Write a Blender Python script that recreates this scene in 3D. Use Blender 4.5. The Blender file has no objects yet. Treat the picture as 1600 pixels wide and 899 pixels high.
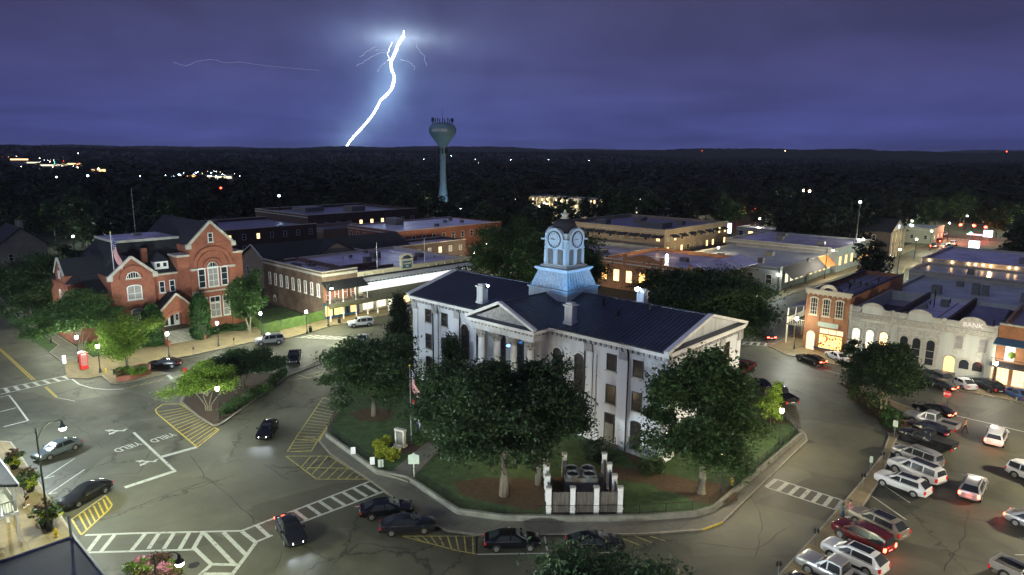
import bpy, math, random
import numpy as np
from mathutils import Vector, Matrix, Quaternion
scene = bpy.context.scene
COL = scene.collection
random.seed(7)
HAZE = 4e-5
pi = math.pi
# ------------------------------------------------------------------ camera
CAM_H, FPX, HORIZON, ROLL = 33.0, 1067.0, 240.0, math.radians(0.45)
PITCH = math.atan((449.5 - HORIZON) / FPX)
FW = Vector((0, math.cos(PITCH), -math.sin(PITCH)))
R_ = Vector((1, 0, 0)); U_ = R_.cross(FW)
RV = R_ * math.cos(ROLL) + U_ * math.sin(ROLL)
UV = U_ * math.cos(ROLL) - R_ * math.sin(ROLL)
CP = Vector((0, 0, CAM_H))
cd = bpy.data.cameras.new('camera'); cam = bpy.data.objects.new('camera', cd); COL.objects.link(cam)
cam.matrix_world = Matrix((( RV.x, UV.x, -FW.x, 0), (RV.y, UV.y, -FW.y, 0), (RV.z, UV.z, -FW.z, CAM_H), (0, 0, 0, 1)))
cd.sensor_width = 36.0; cd.lens = FPX / 1600 * 36; cd.clip_start = 0.5; cd.clip_end = 20000
scene.camera = cam
def ray(x, y): return FW + RV * ((x - 800) / FPX) - UV * ((y - 449.5) / FPX)
def G(x, y, z=0.0):
    """survey: the place at height z that the photograph shows at pixel x, y"""
    d = ray(x, y); t = (z - CAM_H) / d.z
    p = CP + d * t; return Vector((p.x, p.y, z))
def D(x, y, dist):
    d = ray(x, y); return CP + d * (dist / math.hypot(d.x, d.y))
A = math.radians(-43.0)                       # the town grid
EX = Vector((math.cos(A), math.sin(A), 0)); EY = Vector((-math.sin(A), math.cos(A), 0))
def GR(a, b, z=0.0):
    p = EX * a + EY * b; return Vector((p.x, p.y, z))
def AB(v): return v.dot(EX), v.dot(EY)
RS, RW, RE, RB = A, A + pi / 2, A - pi / 2, A + pi      # fronts that face -b, +a, -a, +b
# ------------------------------------------------------------------ world, sun, exposure
scene.view_settings.view_transform = 'Standard'; scene.view_settings.look = 'None'
scene.view_settings.exposure = 1.02; scene.view_settings.gamma = 1.0
try:
    scene.cycles.use_light_tree = True; scene.cycles.use_denoising = True
    scene.cycles.sample_clamp_indirect = 3.0; scene.cycles.max_bounces = 5
    scene.cycles.diffuse_bounces = 2; scene.cycles.glossy_bounces = 2; scene.cycles.transmission_bounces = 3
    scene.cycles.caustics_reflective = False; scene.cycles.caustics_refractive = False
except Exception: pass
W = bpy.data.worlds.new('World'); scene.world = W; W.use_nodes = True
nt = W.node_tree; nt.nodes.clear()
def N(t, k, **kw):
    n = t.nodes.new(k)
    for a, v in kw.items():
        if a == 'i':
            for kk, vv in v.items(): n.inputs[kk].default_value = vv
        else: setattr(n, a, v)
    return n
def math_(t, op, a, b=None, clamp=False):
    n = N(t, 'ShaderNodeMath', operation=op, use_clamp=clamp)
    for i, v in enumerate((a, b)):
        if v is None: continue
        if isinstance(v, (int, float)): n.inputs[i].default_value = v
        else: t.links.new(v, n.inputs[i])
    return n.outputs[0]
def mixc(t, f, a, b, bt='MIX'):
    n = N(t, 'ShaderNodeMix', data_type='RGBA', blend_type=bt)
    for i, v in ((0, f), (6, a), (7, b)):
        if isinstance(v, (int, float, tuple)): n.inputs[i].default_value = v
        else: t.links.new(v, n.inputs[i])
    return n.outputs[2]
L_ = nt.links.new
tc = N(nt, 'ShaderNodeTexCoord'); sep = N(nt, 'ShaderNodeSeparateXYZ'); L_(tc.outputs['Generated'], sep.inputs[0])
el = math_(nt, 'MAXIMUM', sep.outputs[2], 0.0)
rmp = N(nt, 'ShaderNodeValToRGB'); L_(el, rmp.inputs[0])
e = rmp.color_ramp.elements
e[0].position = 0.0; e[0].color = (.026, .031, .112, 1)
e[1].position = 0.5; e[1].color = (.022, .023, .06, 1)
for p_, c_ in ((.05, (.028, .032, .110, 1)), (.12, (.031, .032, .094, 1)), (.2, (.027, .027, .068, 1))):
    q_ = e.new(p_); q_.color = c_
# cloud deck seen in perspective: direction divided by its elevation
den = math_(nt, 'ADD', el, 0.12)
cmb = N(nt, 'ShaderNodeCombineXYZ')
L_(math_(nt, 'DIVIDE', sep.outputs[0], den), cmb.inputs[0]); L_(math_(nt, 'DIVIDE', sep.outputs[1], den), cmb.inputs[1])
nz = N(nt, 'ShaderNodeTexNoise', i={'Scale': .55, 'Detail': 6, 'Roughness': .55, 'Distortion': .4}); L_(cmb.outputs[0], nz.inputs[0])
cr = N(nt, 'ShaderNodeMapRange', i={1: .3, 2: .7, 3: .70, 4: 1.24}); L_(nz.outputs[0], cr.inputs[0])
sky = mixc(nt, 1.0, rmp.outputs[0], (1, 1, 1, 1), 'MULTIPLY')
cl = N(nt, 'ShaderNodeCombineColor')
for k in range(3): L_(cr.outputs[0], cl.inputs[k])
sky = mixc(nt, 1.0, sky, cl.outputs[0], 'MULTIPLY')
# cloud and rain lit by the lightning stroke
BOLT = [(628, 55), (631, 58), (622, 70), (617, 84), (611, 97), (612, 110), (616, 122), (611, 140), (601, 151), (594, 158), (587, 172), (577, 187), (563, 203), (551, 216), (539, 232)]
def glow(x, y, k, amp, col, sy=1.0):
    global sky
    d = ray(x, y).normalized()
    sub = N(nt, 'ShaderNodeVectorMath', operation='SUBTRACT'); L_(tc.outputs['Generated'], sub.inputs[0]); sub.inputs[1].default_value = d
    sc_ = N(nt, 'ShaderNodeVectorMath', operation='MULTIPLY'); L_(sub.outputs[0], sc_.inputs[0]); sc_.inputs[1].default_value = (1, 1, sy)
    ln = N(nt, 'ShaderNodeVectorMath', operation='LENGTH'); L_(sc_.outputs[0], ln.inputs[0])
    ex_ = math_(nt, 'MULTIPLY', math_(nt, 'POWER', 2.718, math_(nt, 'MULTIPLY', ln.outputs['Value'], -k)), amp)
    n2 = N(nt, 'ShaderNodeTexNoise', i={'Scale': 14, 'Detail': 5}); L_(tc.outputs['Generated'], n2.inputs[0])
    mr = N(nt, 'ShaderNodeMapRange', i={1: .25, 2: .75, 3: .55, 4: 1.4}); L_(n2.outputs[0], mr.inputs[0])
    f = math_(nt, 'MULTIPLY', ex_, mr.outputs[0])
    cc = N(nt, 'ShaderNodeCombineColor')
    for i_, c_ in enumerate(col): L_(math_(nt, 'MULTIPLY', f, c_), cc.inputs[i_])
    sky = mixc(nt, 1.0, sky, cc.outputs[0], 'ADD')
glow(648, 60, 34, .30, (.62, .80, 1.0), 3.6)
glow(628, 62, 60, .28, (.7, .88, 1.0), 2.0)
glow(605, 60, 45, .13, (.6, .8, 1.0), 3.0)
for x_, y_ in BOLT[2:]: glow(x_, y_, 85, .105, (.42, .70, 1.0))
glow(605, 130, 11.0, .05, (.22, .45, 1.0))
glow(700, 110, 3.2, .020, (.40, .5, 1.0))
bg = N(nt, 'ShaderNodeBackground', i={'Strength': 1.0}); L_(sky, bg.inputs[0])
wo = N(nt, 'ShaderNodeOutputWorld'); L_(bg.outputs[0], wo.inputs[0])
# soft cold fill sun from behind the camera, added to lift the shadows
sd = bpy.data.lights.new('sun', 'SUN'); sd.energy = 0.34; sd.angle = math.radians(60); sd.color = (.66, .74, 1.0)
sun = bpy.data.objects.new('sun', sd); COL.objects.link(sun)
sun.rotation_euler = Vector((.62, .6, -.75)).to_track_quat('-Z', 'Y').to_euler()
# ------------------------------------------------------------------ materials
def mat(name, col, rough=.8, var=.25, scale=1.5, metal=0.0, emit=None, es=1.0, spec=.4, bump=0.0, streak=False, rnd=False, col2=None, lo=.3, hi=.7):
    m = bpy.data.materials.new(name); m.use_nodes = True
    t = m.node_tree; b = t.nodes['Principled BSDF']
    b.inputs['Roughness'].default_value = rough; b.inputs['Metallic'].default_value = metal
    b.inputs['Specular IOR Level'].default_value = spec
    c = (*col, 1)
    if var > 0:
        tcx = N(t, 'ShaderNodeTexCoord'); nz_ = N(t, 'ShaderNodeTexNoise', i={'Scale': scale, 'Detail': 6, 'Roughness': .65})
        if streak:
            mp = N(t, 'ShaderNodeMapping'); mp.inputs['Scale'].default_value = (1, 1, .12); t.links.new(tcx.outputs['Object'], mp.inputs[0]); t.links.new(mp.outputs[0], nz_.inputs[0])
        else: t.links.new(tcx.outputs['Object'], nz_.inputs[0])
        mr = N(t, 'ShaderNodeMapRange', i={1: lo, 2: hi, 3: 0, 4: 1}); t.links.new(nz_.outputs[0], mr.inputs[0])
        d = col2 or tuple(x * (1 - var) for x in col); u = tuple(min(1, x * (1 + var * .6)) for x in col)
        o = mixc(t, mr.outputs[0], (*d, 1), (*u, 1))
        if rnd:
            g = N(t, 'ShaderNodeNewGeometry'); oi = N(t, 'ShaderNodeObjectInfo')
            r1 = N(t, 'ShaderNodeMapRange', i={3: .45, 4: 1.55}); t.links.new(g.outputs['Random Per Island'], r1.inputs[0])
            r2 = N(t, 'ShaderNodeMapRange', i={3: .75, 4: 1.25}); t.links.new(oi.outputs['Random'], r2.inputs[0])
            v = math_(t, 'MULTIPLY', r1.outputs[0], r2.outputs[0]); ccx = N(t, 'ShaderNodeCombineColor')
            for k in range(3): t.links.new(v, ccx.inputs[k])
            o = mixc(t, 1.0, o, ccx.outputs[0], 'MULTIPLY')
        t.links.new(o, b.inputs['Base Color'])
        if bump:
            bp = N(t, 'ShaderNodeBump', i={'Strength': bump, 'Distance': .05}); n3 = N(t, 'ShaderNodeTexNoise', i={'Scale': scale * 6, 'Detail': 4})
            t.links.new(tcx.outputs['Object'], n3.inputs[0]); t.links.new(n3.outputs[0], bp.inputs['Height']); t.links.new(bp.outputs[0], b.inputs['Normal'])
    else: b.inputs['Base Color'].default_value = c
    if emit:
        b.inputs['Emission Color'].default_value = (*emit, 1); b.inputs['Emission Strength'].default_value = es
    return m
def brick_mat(name, c1, c2, mortar, sc=1.0, var=.35):
    m = mat(name, c1, .85, 0); t = m.node_tree; b = t.nodes['Principled BSDF']
    tcx = N(t, 'ShaderNodeTexCoord'); s = N(t, 'ShaderNodeSeparateXYZ'); t.links.new(tcx.outputs['Object'], s.inputs[0])
    cx = N(t, 'ShaderNodeCombineXYZ'); t.links.new(math_(t, 'ADD', s.outputs[0], s.outputs[1]), cx.inputs[0]); t.links.new(s.outputs[2], cx.inputs[1])
    br = N(t, 'ShaderNodeTexBrick', i={'Scale': 1.0, 'Mortar Size': .008, 'Brick Width': .24 * sc, 'Row Height': .08 * sc, 'Color1': (*c1, 1), 'Color2': (*c2, 1), 'Mortar': (*mortar, 1)})
    t.links.new(cx.outputs[0], br.inputs[0])
    n1 = N(t, 'ShaderNodeTexNoise', i={'Scale': .5, 'Detail': 7, 'Roughness': .7}); t.links.new(tcx.outputs['Object'], n1.inputs[0])
    mr = N(t, 'ShaderNodeMapRange', i={1: .3, 2: .7, 3: 1 - var, 4: 1 + var * .5}); t.links.new(n1.outputs[0], mr.inputs[0])
    cc = N(t, 'ShaderNodeCombineColor')
    for k in range(3): t.links.new(mr.outputs[0], cc.inputs[k])
    t.links.new(mixc(t, 1.0, br.outputs[0], cc.outputs[0], 'MULTIPLY'), b.inputs['Base Color'])
    return m
def asphalt_mat():
    m = mat('asphalt', (.07, .07, .06), .72, 0, spec=.35); t = m.node_tree; b = t.nodes['Principled BSDF']; lk = t.links.new
    tcx = N(t, 'ShaderNodeTexCoord')
    def noise(s, d=5, r=.6):
        n = N(t, 'ShaderNodeTexNoise', i={'Scale': s, 'Detail': d, 'Roughness': r}); lk(tcx.outputs['Object'], n.inputs[0]); return n
    big = noise(.055, 6); mid = noise(.5, 6, .7); fine = noise(9, 3)
    a1 = N(t, 'ShaderNodeMapRange', i={1: .36, 2: .64, 3: 0, 4: 1}); lk(big.outputs[0], a1.inputs[0])
    c = mixc(t, a1.outputs[0], (.050, .052, .036, 1), (.122, .118, .080, 1))
    a2 = N(t, 'ShaderNodeMapRange', i={1: .3, 2: .7, 3: .74, 4: 1.18}); lk(mid.outputs[0], a2.inputs[0])
    a3 = N(t, 'ShaderNodeMapRange', i={1: .3, 2: .7, 3: .85, 4: 1.15}); lk(fine.outputs[0], a3.inputs[0])
    # patched rectangles of newer surfacing
    mp = N(t, 'ShaderNodeMapping'); mp.inputs['Rotation'].default_value = (0, 0, .75); mp.inputs['Scale'].default_value = (.07, .11, 1); lk(tcx.outputs['Object'], mp.inputs[0])
    v1 = N(t, 'ShaderNodeTexVoronoi', feature='F1', distance='CHEBYCHEV', i={'Scale': 1.0}); lk(mp.outputs[0], v1.inputs[0])
    hs = N(t, 'ShaderNodeSeparateColor'); lk(v1.outputs['Color'], hs.inputs[0])
    a4 = N(t, 'ShaderNodeMapRange', i={3: .74, 4: 1.16}); lk(hs.outputs[0], a4.inputs[0])
    # sealed cracks
    wob = noise(.7, 4); ad = N(t, 'ShaderNodeVectorMath', operation='MULTIPLY_ADD'); lk(wob.outputs['Color'], ad.inputs[0]); ad.inputs[1].default_value = (3.2, 3.2, 0); lk(tcx.outputs['Object'], ad.inputs[2])
    v2 = N(t, 'ShaderNodeTexVoronoi', feature='DISTANCE_TO_EDGE', i={'Scale': .085}); lk(ad.outputs[0], v2.inputs[0])
    ck = N(t, 'ShaderNodeMapRange', i={1: .0, 2: .014, 3: .38, 4: 1.0}); lk(v2.outputs['Distance'], ck.inputs[0])
    gate = N(t, 'ShaderNodeMapRange', i={1: .45, 2: .55, 3: 0, 4: 1}); lk(noise(.06, 2).outputs[0], gate.inputs[0])
    ckf = math_(t, 'MAXIMUM', ck.outputs[0], gate.outputs[0])
    v = math_(t, 'MULTIPLY', math_(t, 'MULTIPLY', a2.outputs[0], a3.outputs[0]), math_(t, 'MULTIPLY', a4.outputs[0], ckf))
    cc = N(t, 'ShaderNodeCombineColor')
    for k in range(3): lk(v, cc.inputs[k])
    lk(mixc(t, 1.0, c, cc.outputs[0], 'MULTIPLY'), b.inputs['Base Color'])
    rr = N(t, 'ShaderNodeMapRange', i={1: .3, 2: .7, 3: .5, 4: .85}); lk(mid.outputs[0], rr.inputs[0]); lk(rr.outputs[0], b.inputs['Roughness'])
    bp = N(t, 'ShaderNodeBump', i={'Strength': .25, 'Distance': .02}); lk(fine.outputs[0], bp.inputs['Height']); lk(bp.outputs[0], b.inputs['Normal'])
    return m
def paving_mat(name, c, w=1.5, h=1.5):
    m = brick_mat(name, c, tuple(x * .86 for x in c), tuple(x * .5 for x in c), 1.0, .3)
    t = m.node_tree; br = [n for n in t.nodes if n.type == 'TEX_BRICK'][0]
    br.inputs['Brick Width'].default_value = w; br.inputs['Row Height'].default_value = h; br.inputs['Mortar Size'].default_value = .025; br.offset = 0
    tcx = [n for n in t.nodes if n.type == 'TEX_COORD'][0]; mp = N(t, 'ShaderNodeMapping'); mp.inputs['Rotation'].default_value = (0, 0, -A)
    t.links.new(tcx.outputs['Object'], mp.inputs[0]); t.links.new(mp.outputs[0], br.inputs[0]); return m
def leaf_mat(name, col, var=.4):
    m = mat(name, col, .55, var, .35, spec=.35, rnd=True); t = m.node_tree; b = t.nodes['Principled BSDF']
    b.inputs['Subsurface Weight'].default_value = 0
    tr = N(t, 'ShaderNodeBsdfTranslucent'); mx = N(t, 'ShaderNodeMixShader', i={0: .25}); out = [n for n in t.nodes if n.type == 'OUTPUT_MATERIAL'][0]
    src = b.inputs['Base Color'].links[0].from_socket; t.links.new(src, tr.inputs[0])
    t.links.new(b.outputs[0], mx.inputs[1]); t.links.new(tr.outputs[0], mx.inputs[2]); t.links.new(mx.outputs[0], out.inputs[0]); return m
def emat(name, col, s): return mat(name, (.5, .5, .5), .5, 0, emit=col, es=s)
M = dict(
 asphalt=asphalt_mat(), ground=mat('earth_ground', (.018, .022, .014), .95, .5, .05), lawn=mat('lawn', (.045, .088, .024), .95, .55, 1.2, bump=.8),
 litter=mat('leaf_litter', (.075, .045, .02), .95, .5, 2.5, bump=.8), mulch=mat('mulch', (.06, .035, .022), .95, .5, 5, bump=1), walk=paving_mat('tan_paving', (.23, .18, .095)),
 concrete=paving_mat('concrete_paving', (.155, .148, .115), 3, 3), kerb=mat('kerb_concrete', (.30, .28, .22), .85, .3, 2), wallc=mat('wall_concrete', (.17, .17, .14), .9, .45, .8, bump=.4),
 white=mat('white_road_paint', (.40, .41, .36), .7, .15, 2.6, col2=(.12, .12, .10), lo=.30, hi=.46), yellow=mat('yellow_road_paint', (.46, .35, .045), .7, .15, 2.6, col2=(.16, .13, .06), lo=.30, hi=.48), yellowdull=mat('worn_yellow_paint', (.34, .30, .09), .75, .15, 2.2, col2=(.10, .10, .07), lo=.34, hi=.52),
 stucco=mat('white_stucco', (.52, .54, .56), .85, .12, .34, streak=True, bump=.2, col2=(.27, .28, .29), lo=.30, hi=.52), cupola=mat('dimmed_cupola_paint', (.36, .42, .46), .75, .3, .8, streak=True), trim=mat('white_trim', (.66, .66, .64), .7, .15, 1.5), ornament=mat('weathered_ornament', (.34, .34, .34), .8, .5, 4, bump=1),  # cupola: trim paint with dimmer, bluer light put into its colour
 metalroof=mat('dark_metal_roof', (.050, .060, .085), .38, .3, .25, metal=.25, spec=.5), seam=mat('roof_seam_metal', (.07, .085, .12), .4, .2, 1, metal=.3), shingle=mat('slate_shingle', (.022, .024, .028), .75, .45, 3, bump=.6),
 flatroof=mat('flat_roof_membrane', (.54, .50, .62), .26, .5, .16, spec=.5), flatdark=mat('dark_flat_roof', (.15, .14, .20), .34, .5, .2), flatgrey=mat('grey_flat_roof', (.38, .42, .42), .32, .45, .2),
 redbrick=brick_mat('red_brick', (.31, .088, .050), (.25, .068, .040), (.26, .16, .11)), oldbrick=brick_mat('old_brown_brick', (.16, .10, .07), (.12, .072, .05), (.2, .16, .12), 1, .5),
 orangebrick=brick_mat('orange_brick', (.36, .145, .058), (.3, .115, .045), (.3, .2, .12)), darkbrick=brick_mat('dark_brick', (.09, .055, .042), (.07, .042, .035), (.1, .08, .065)),
 tanwall=mat('tan_stucco', (.30, .23, .15), .85, .2, .5), creamwall=mat('cream_stucco', (.36, .33, .25), .85, .2, .5), greywall=mat('grey_painted_wall', (.26, .26, .235), .85, .25, .4, streak=True),
 palegreen=mat('pale_painted_facade', (.42, .44, .39), .8, .2, .4, streak=True), palemould=mat('pale_moulding', (.40, .39, .33), .8, .35, 3), cream=mat('cream_paint', (.58, .52, .38), .7, .12, 2),
 stone=mat('pale_stone', (.46, .44, .38), .85, .3, 1.5), sash=mat('white_sash_paint', (.72, .73, .72), .5, .08, 3), darkframe=mat('dark_frame', (.03, .03, .032), .5, .2, 3),
 glass=mat('dark_glass', (.022, .026, .032), .12, .3, .5, spec=.7), curtain=mat('curtained_glass', (.25, .24, .23), .3, .3, .8, spec=.6), brownglass=mat('shaded_glass', (.032, .026, .025), .2, .4, 1.0, spec=.6),
 warmglass=mat('lit_glass_warm', (.3, .2, .1), .3, .5, 1.5, emit=(1, .62, .26), es=1.6), whiteglass=mat('lit_glass_white', (.5, .5, .42), .3, .5, 1.2, emit=(1, .90, .62), es=.75), orangeglass=mat('lit_glass_orange', (.4, .2, .06), .3, .4, 2, emit=(1, .50, .14), es=1.7),
 iron=mat('black_iron', (.018, .018, .02), .5, .2, 6, metal=.4), steel=mat('grey_steel', (.2, .21, .22), .45, .2, 3, metal=.6), lampgreen=mat('lamp_post_paint', (.02, .026, .024), .45, .2, 5), bluepaint=mat('blue_paint', (.03, .12, .2), .6, .3, 2),
 towerpaint=mat('pale_blue_tank_paint', (.14, .24, .29), .55, .25, .15), wood=mat('weathered_boards', (.115, .10, .085), .85, .5, 5, streak=True), red=mat('red_gloss_paint', (.55, .025, .02), .35, .2, 4), redsign=mat('sign_red', (.5, .02, .02), .5, .1, 3),
 signwhite=mat('sign_white', (.75, .76, .74), .5, .1, 4), signgreen=mat('pale_green_sign', (.45, .52, .42), .6, .2, 3), hydrant=mat('hydrant_yellow', (.62, .45, .04), .5, .2, 8), greenmesh=mat('green_fence_fabric', (.085, .15, .035), .8, .35, 1.2, bump=.5),
 awning=mat('dark_awning', (.022, .025, .035), .7, .3, 2), orangeawn=mat('orange_awning', (.5, .17, .04), .7, .2, 2), navy=mat('navy_roof_felt', (.014, .016, .045), .7, .35, .8), tinroof=mat('olive_tin_roof', (.10, .10, .06), .5, .35, 1.5, metal=.2), black=mat('black_rubber', (.012, .012, .013), .6, .2, 5),
 bark=mat('bark', (.14, .115, .085), .9, .5, 4, bump=1, streak=True), palebark=mat('pale_bark', (.20, .18, .13), .9, .5, 5, bump=.8), acmetal=mat('unit_metal', (.19, .185, .16), .5, .35, 2, metal=.3),
 hedge=leaf_mat('hedge_leaves', (.04, .10, .025)), leafdark=leaf_mat('dark_leaves', (.034, .066, .022)), leafmid=leaf_mat('mid_leaves', (.05, .098, .026)), leaflime_lit=leaf_mat('lime_and_lit_leaves', (.15, .24, .03)), leafyellow=leaf_mat('yellow_leaves', (.32, .36, .03)), leafpine=leaf_mat('evergreen_leaves', (.024, .044, .02)),
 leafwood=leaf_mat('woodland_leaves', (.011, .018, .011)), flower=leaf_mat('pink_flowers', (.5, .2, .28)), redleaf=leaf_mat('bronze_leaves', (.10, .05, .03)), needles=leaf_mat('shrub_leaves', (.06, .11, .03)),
 bulb=emat('lamp_bulb', (1, .96, .86), 14), bulbcold=emat('cold_lamp_bulb', (.55, .75, 1), 30), bulbwarm=emat('warm_lamp_bulb', (1, .7, .35), 16), bolt=emat('lightning_stroke', (.86, .92, 1), 6), boltthin=emat('lightning_branch', (.62, .7, 1), .26), boltmid=emat('lightning_side_branch', (.8, .86, 1), 1.3), boltfaint=emat('faint_lightning_branch', (.42, .46, .8), .13),
 redlight=emat('red_light', (1, .05, .02), 9), redglow=emat('lit_tail_lens', (1, .06, .02), 9), headglow=emat('lit_head_lens', (.8, .88, 1), 14), greensig=emat('green_light', (.1, 1, .6), 6), blueglow=emat('blue_light', (.1, .35, 1), 4), whitesign=emat('lit_sign_white', (.85, .9, 1), 2.2), stringbulb=emat('string_bulb', (1, .62, .28), 12), pinksign=emat('lit_pink_sign', (1, .2, .3), 2),
 skin=mat('skin', (.42, .25, .17), .6, .1, 6), skindark=mat('skin_tanned', (.26, .15, .1), .6, .1, 6), hair=mat('brown_hair', (.045, .028, .016), .7, .3, 8), flagred=mat('flag_red', (.45, .03, .04), .8, .1, 4), flagwhite=mat('flag_white', (.6, .58, .56), .8, .1, 4), flagblue=mat('flag_blue', (.03, .04, .16), .8, .1, 4),
)
# ------------------------------------------------------------------ mesh helpers
class MB:
    def __init__(s): s.v = []; s.f = []
    def add(s, vs, fs):
        o = len(s.v); s.v += [tuple(p) for p in vs]; s.f += [tuple(i + o for i in f) for f in fs]; return s
    def box(s, x0, x1, y0, y1, z0, z1):
        return s.add([(x0, y0, z0), (x1, y0, z0), (x1, y1, z0), (x0, y1, z0), (x0, y0, z1), (x1, y0, z1), (x1, y1, z1), (x0, y1, z1)],
                     [(0, 3, 2, 1), (4, 5, 6, 7), (0, 1, 5, 4), (1, 2, 6, 5), (2, 3, 7, 6), (3, 0, 4, 7)])
    def cbox(s, c, sx, sy, sz): return s.box(c[0] - sx / 2, c[0] + sx / 2, c[1] - sy / 2, c[1] + sy / 2, c[2], c[2] + sz)
    def prism(s, poly, z0, z1):
        n = len(poly); area = sum(poly[i][0] * poly[(i + 1) % n][1] - poly[(i + 1) % n][0] * poly[i][1] for i in range(n))
        if area < 0: poly = poly[::-1]
        return s.add([(p[0], p[1], z0) for p in poly] + [(p[0], p[1], z1) for p in poly],
                     [tuple(range(n))[::-1], tuple(range(n, 2 * n))] + [(i, (i + 1) % n, n + (i + 1) % n, n + i) for i in range(n)])
    def xz(s, poly, y0, y1):                  # a profile in x-z pushed along y
        n = len(poly); area = sum(poly[i][0] * poly[(i + 1) % n][1] - poly[(i + 1) % n][0] * poly[i][1] for i in range(n))
        if area < 0: poly = poly[::-1]
        return s.add([(p[0], y0, p[1]) for p in poly] + [(p[0], y1, p[1]) for p in poly],
                     [tuple(range(n)), tuple(range(n, 2 * n))[::-1]] + [(i, n + i, n + (i + 1) % n, (i + 1) % n) for i in range(n)])
    def yz(s, poly, x0, x1):                  # a profile in y-z pushed along x
        n = len(poly); area = sum(poly[i][0] * poly[(i + 1) % n][1] - poly[(i + 1) % n][0] * poly[i][1] for i in range(n))
        if area < 0: poly = poly[::-1]
        return s.add([(x0, p[0], p[1]) for p in poly] + [(x1, p[0], p[1]) for p in poly],
                     [tuple(range(n))[::-1], tuple(range(n, 2 * n))] + [(i, (i + 1) % n, n + (i + 1) % n, n + i) for i in range(n)])
    def slab(s, q, th):                       # a quad given thickness downwards
        q = [Vector(p) for p in q]; nn = (q[1] - q[0]).cross(q[2] - q[0]).normalized() * th
        if nn.z < 0: nn = -nn; q = q[::-1]
        return s.add(q + [p - nn for p in q], [(0, 1, 2, 3), (7, 6, 5, 4), (0, 4, 5, 1), (1, 5, 6, 2), (2, 6, 7, 3), (3, 7, 4, 0)])
    def bar(s, p, q, w, h=None):
        p = Vector(p); q = Vector(q); d = (q - p).normalized(); h = h or w
        sx = d.cross(Vector((0, 0, 1))); sx = Vector((1, 0, 0)) if sx.length < 1e-4 else sx.normalized(); up = sx.cross(d)
        vs = [b + sx * (i * w / 2) + up * (j * h / 2) for b in (p, q) for i, j in ((-1, -1), (1, -1), (1, 1), (-1, 1))]
        return s.add(vs, [(0, 1, 2, 3), (7, 6, 5, 4), (0, 4, 5, 1), (1, 5, 6, 2), (2, 6, 7, 3), (3, 7, 4, 0)])
    def tube(s, pts, rs, n=8, cap=True):
        pts = [Vector(p) for p in pts]; rs = rs if isinstance(rs, (list, tuple)) else [rs] * len(pts); o = len(s.v)
        for i, p in enumerate(pts):
            d = (pts[min(i + 1, len(pts) - 1)] - pts[max(i - 1, 0)]).normalized()
            a = d.cross(Vector((0, 0, 1))); a = Vector((1, 0, 0)) if a.length < 1e-3 else a.normalized(); b = a.cross(d)
            for k in range(n):
                t = 2 * pi * k / n; s.v.append(tuple(p + (a * math.cos(t) + b * math.sin(t)) * rs[i]))
        for i in range(len(pts) - 1):
            for k in range(n): s.f.append((o + i * n + k, o + (i + 1) * n + k, o + (i + 1) * n + (k + 1) % n, o + i * n + (k + 1) % n))
        if cap: s.f.append(tuple(o + k for k in range(n))); s.f.append(tuple(o + (len(pts) - 1) * n + k for k in range(n))[::-1])
        return s
    def lathe(s, prof, n=16, c=(0, 0, 0)):
        o = len(s.v)
        for r, z in prof:
            for k in range(n): t = 2 * pi * k / n; s.v.append((c[0] + r * math.cos(t), c[1] + r * math.sin(t), c[2] + z))
        for i in range(len(prof) - 1):
            for k in range(n): s.f.append((o + i * n + k, o + i * n + (k + 1) % n, o + (i + 1) * n + (k + 1) % n, o + (i + 1) * n + k))
        s.f.append(tuple(o + k for k in range(n))[::-1]); s.f.append(tuple(o + (len(prof) - 1) * n + k for k in range(n)))
        return s
    def arc(s, cx, cz, r0, r1, y0, y1, a0=0, a1=pi, n=14):
        P = lambda r, t, y: (cx + r * math.cos(t), y, cz + r * math.sin(t)); T = [a0 + (a1 - a0) * i / n for i in range(n + 1)]; o = len(s.v)
        for t in T: s.v += [P(r0, t, y0), P(r1, t, y0), P(r1, t, y1), P(r0, t, y1)]
        for i in range(n):
            a = o + 4 * i; b = a + 4
            for j in range(4): k = (j + 1) % 4; s.f.append((a + j, a + k, b + k, b + j))
        s.f.append((o, o + 3, o + 2, o + 1)); e_ = o + 4 * n; s.f.append((e_, e_ + 1, e_ + 2, e_ + 3)); return s
    def mesh(s, name, material=None, smooth=False):
        me = bpy.data.meshes.new(name); me.from_pydata(s.v, [], s.f); me.update()
        if smooth:
            me.polygons.foreach_set('use_smooth', [True] * len(me.polygons))
            try: me.set_sharp_from_angle(angle=math.radians(40))
            except Exception: pass
        if material: me.materials.append(M[material] if isinstance(material, str) else material)
        return me
    def obj(s, name, material, parent=None, loc=None, rz=0.0, smooth=False): return link(name, s.mesh(name, material, smooth), parent, loc, rz)
def link(name, data, parent=None, loc=None, rz=0.0):
    o = bpy.data.objects.new(name, data); COL.objects.link(o)
    if parent: o.parent = parent
    if loc is not None: o.location = loc
    if rz: o.rotation_euler = (0, 0, rz)
    return o
def tag(o, label=None, cat=None, group=None, kind=None):
    for k, v in (('label', label), ('category', cat), ('group', group), ('kind', kind)):
        if v: o[k] = v
    return o
def thing(name, label, cat, loc=(0, 0, 0), rz=0.0, group=None): return tag(link(name, None, None, loc, rz), label, cat, group)
def struct(o): o['kind'] = 'structure'; return o
def stuff(o): o['kind'] = 'stuff'; return o
def copy_tree(o, parent=None, loc=None, rz=None, label=None, group=None, sc=None):
    c = o.copy(); COL.objects.link(c)
    if parent: c.parent = parent
    if loc is not None: c.location = loc
    if rz is not None: c.rotation_euler = (0, 0, rz)
    if sc is not None: c.scale = sc if isinstance(sc, tuple) else (sc,) * 3
    if label: c['label'] = label
    if group: c['group'] = group
    for ch in o.children: copy_tree(ch, c)
    return c
CACHE = {}
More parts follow.
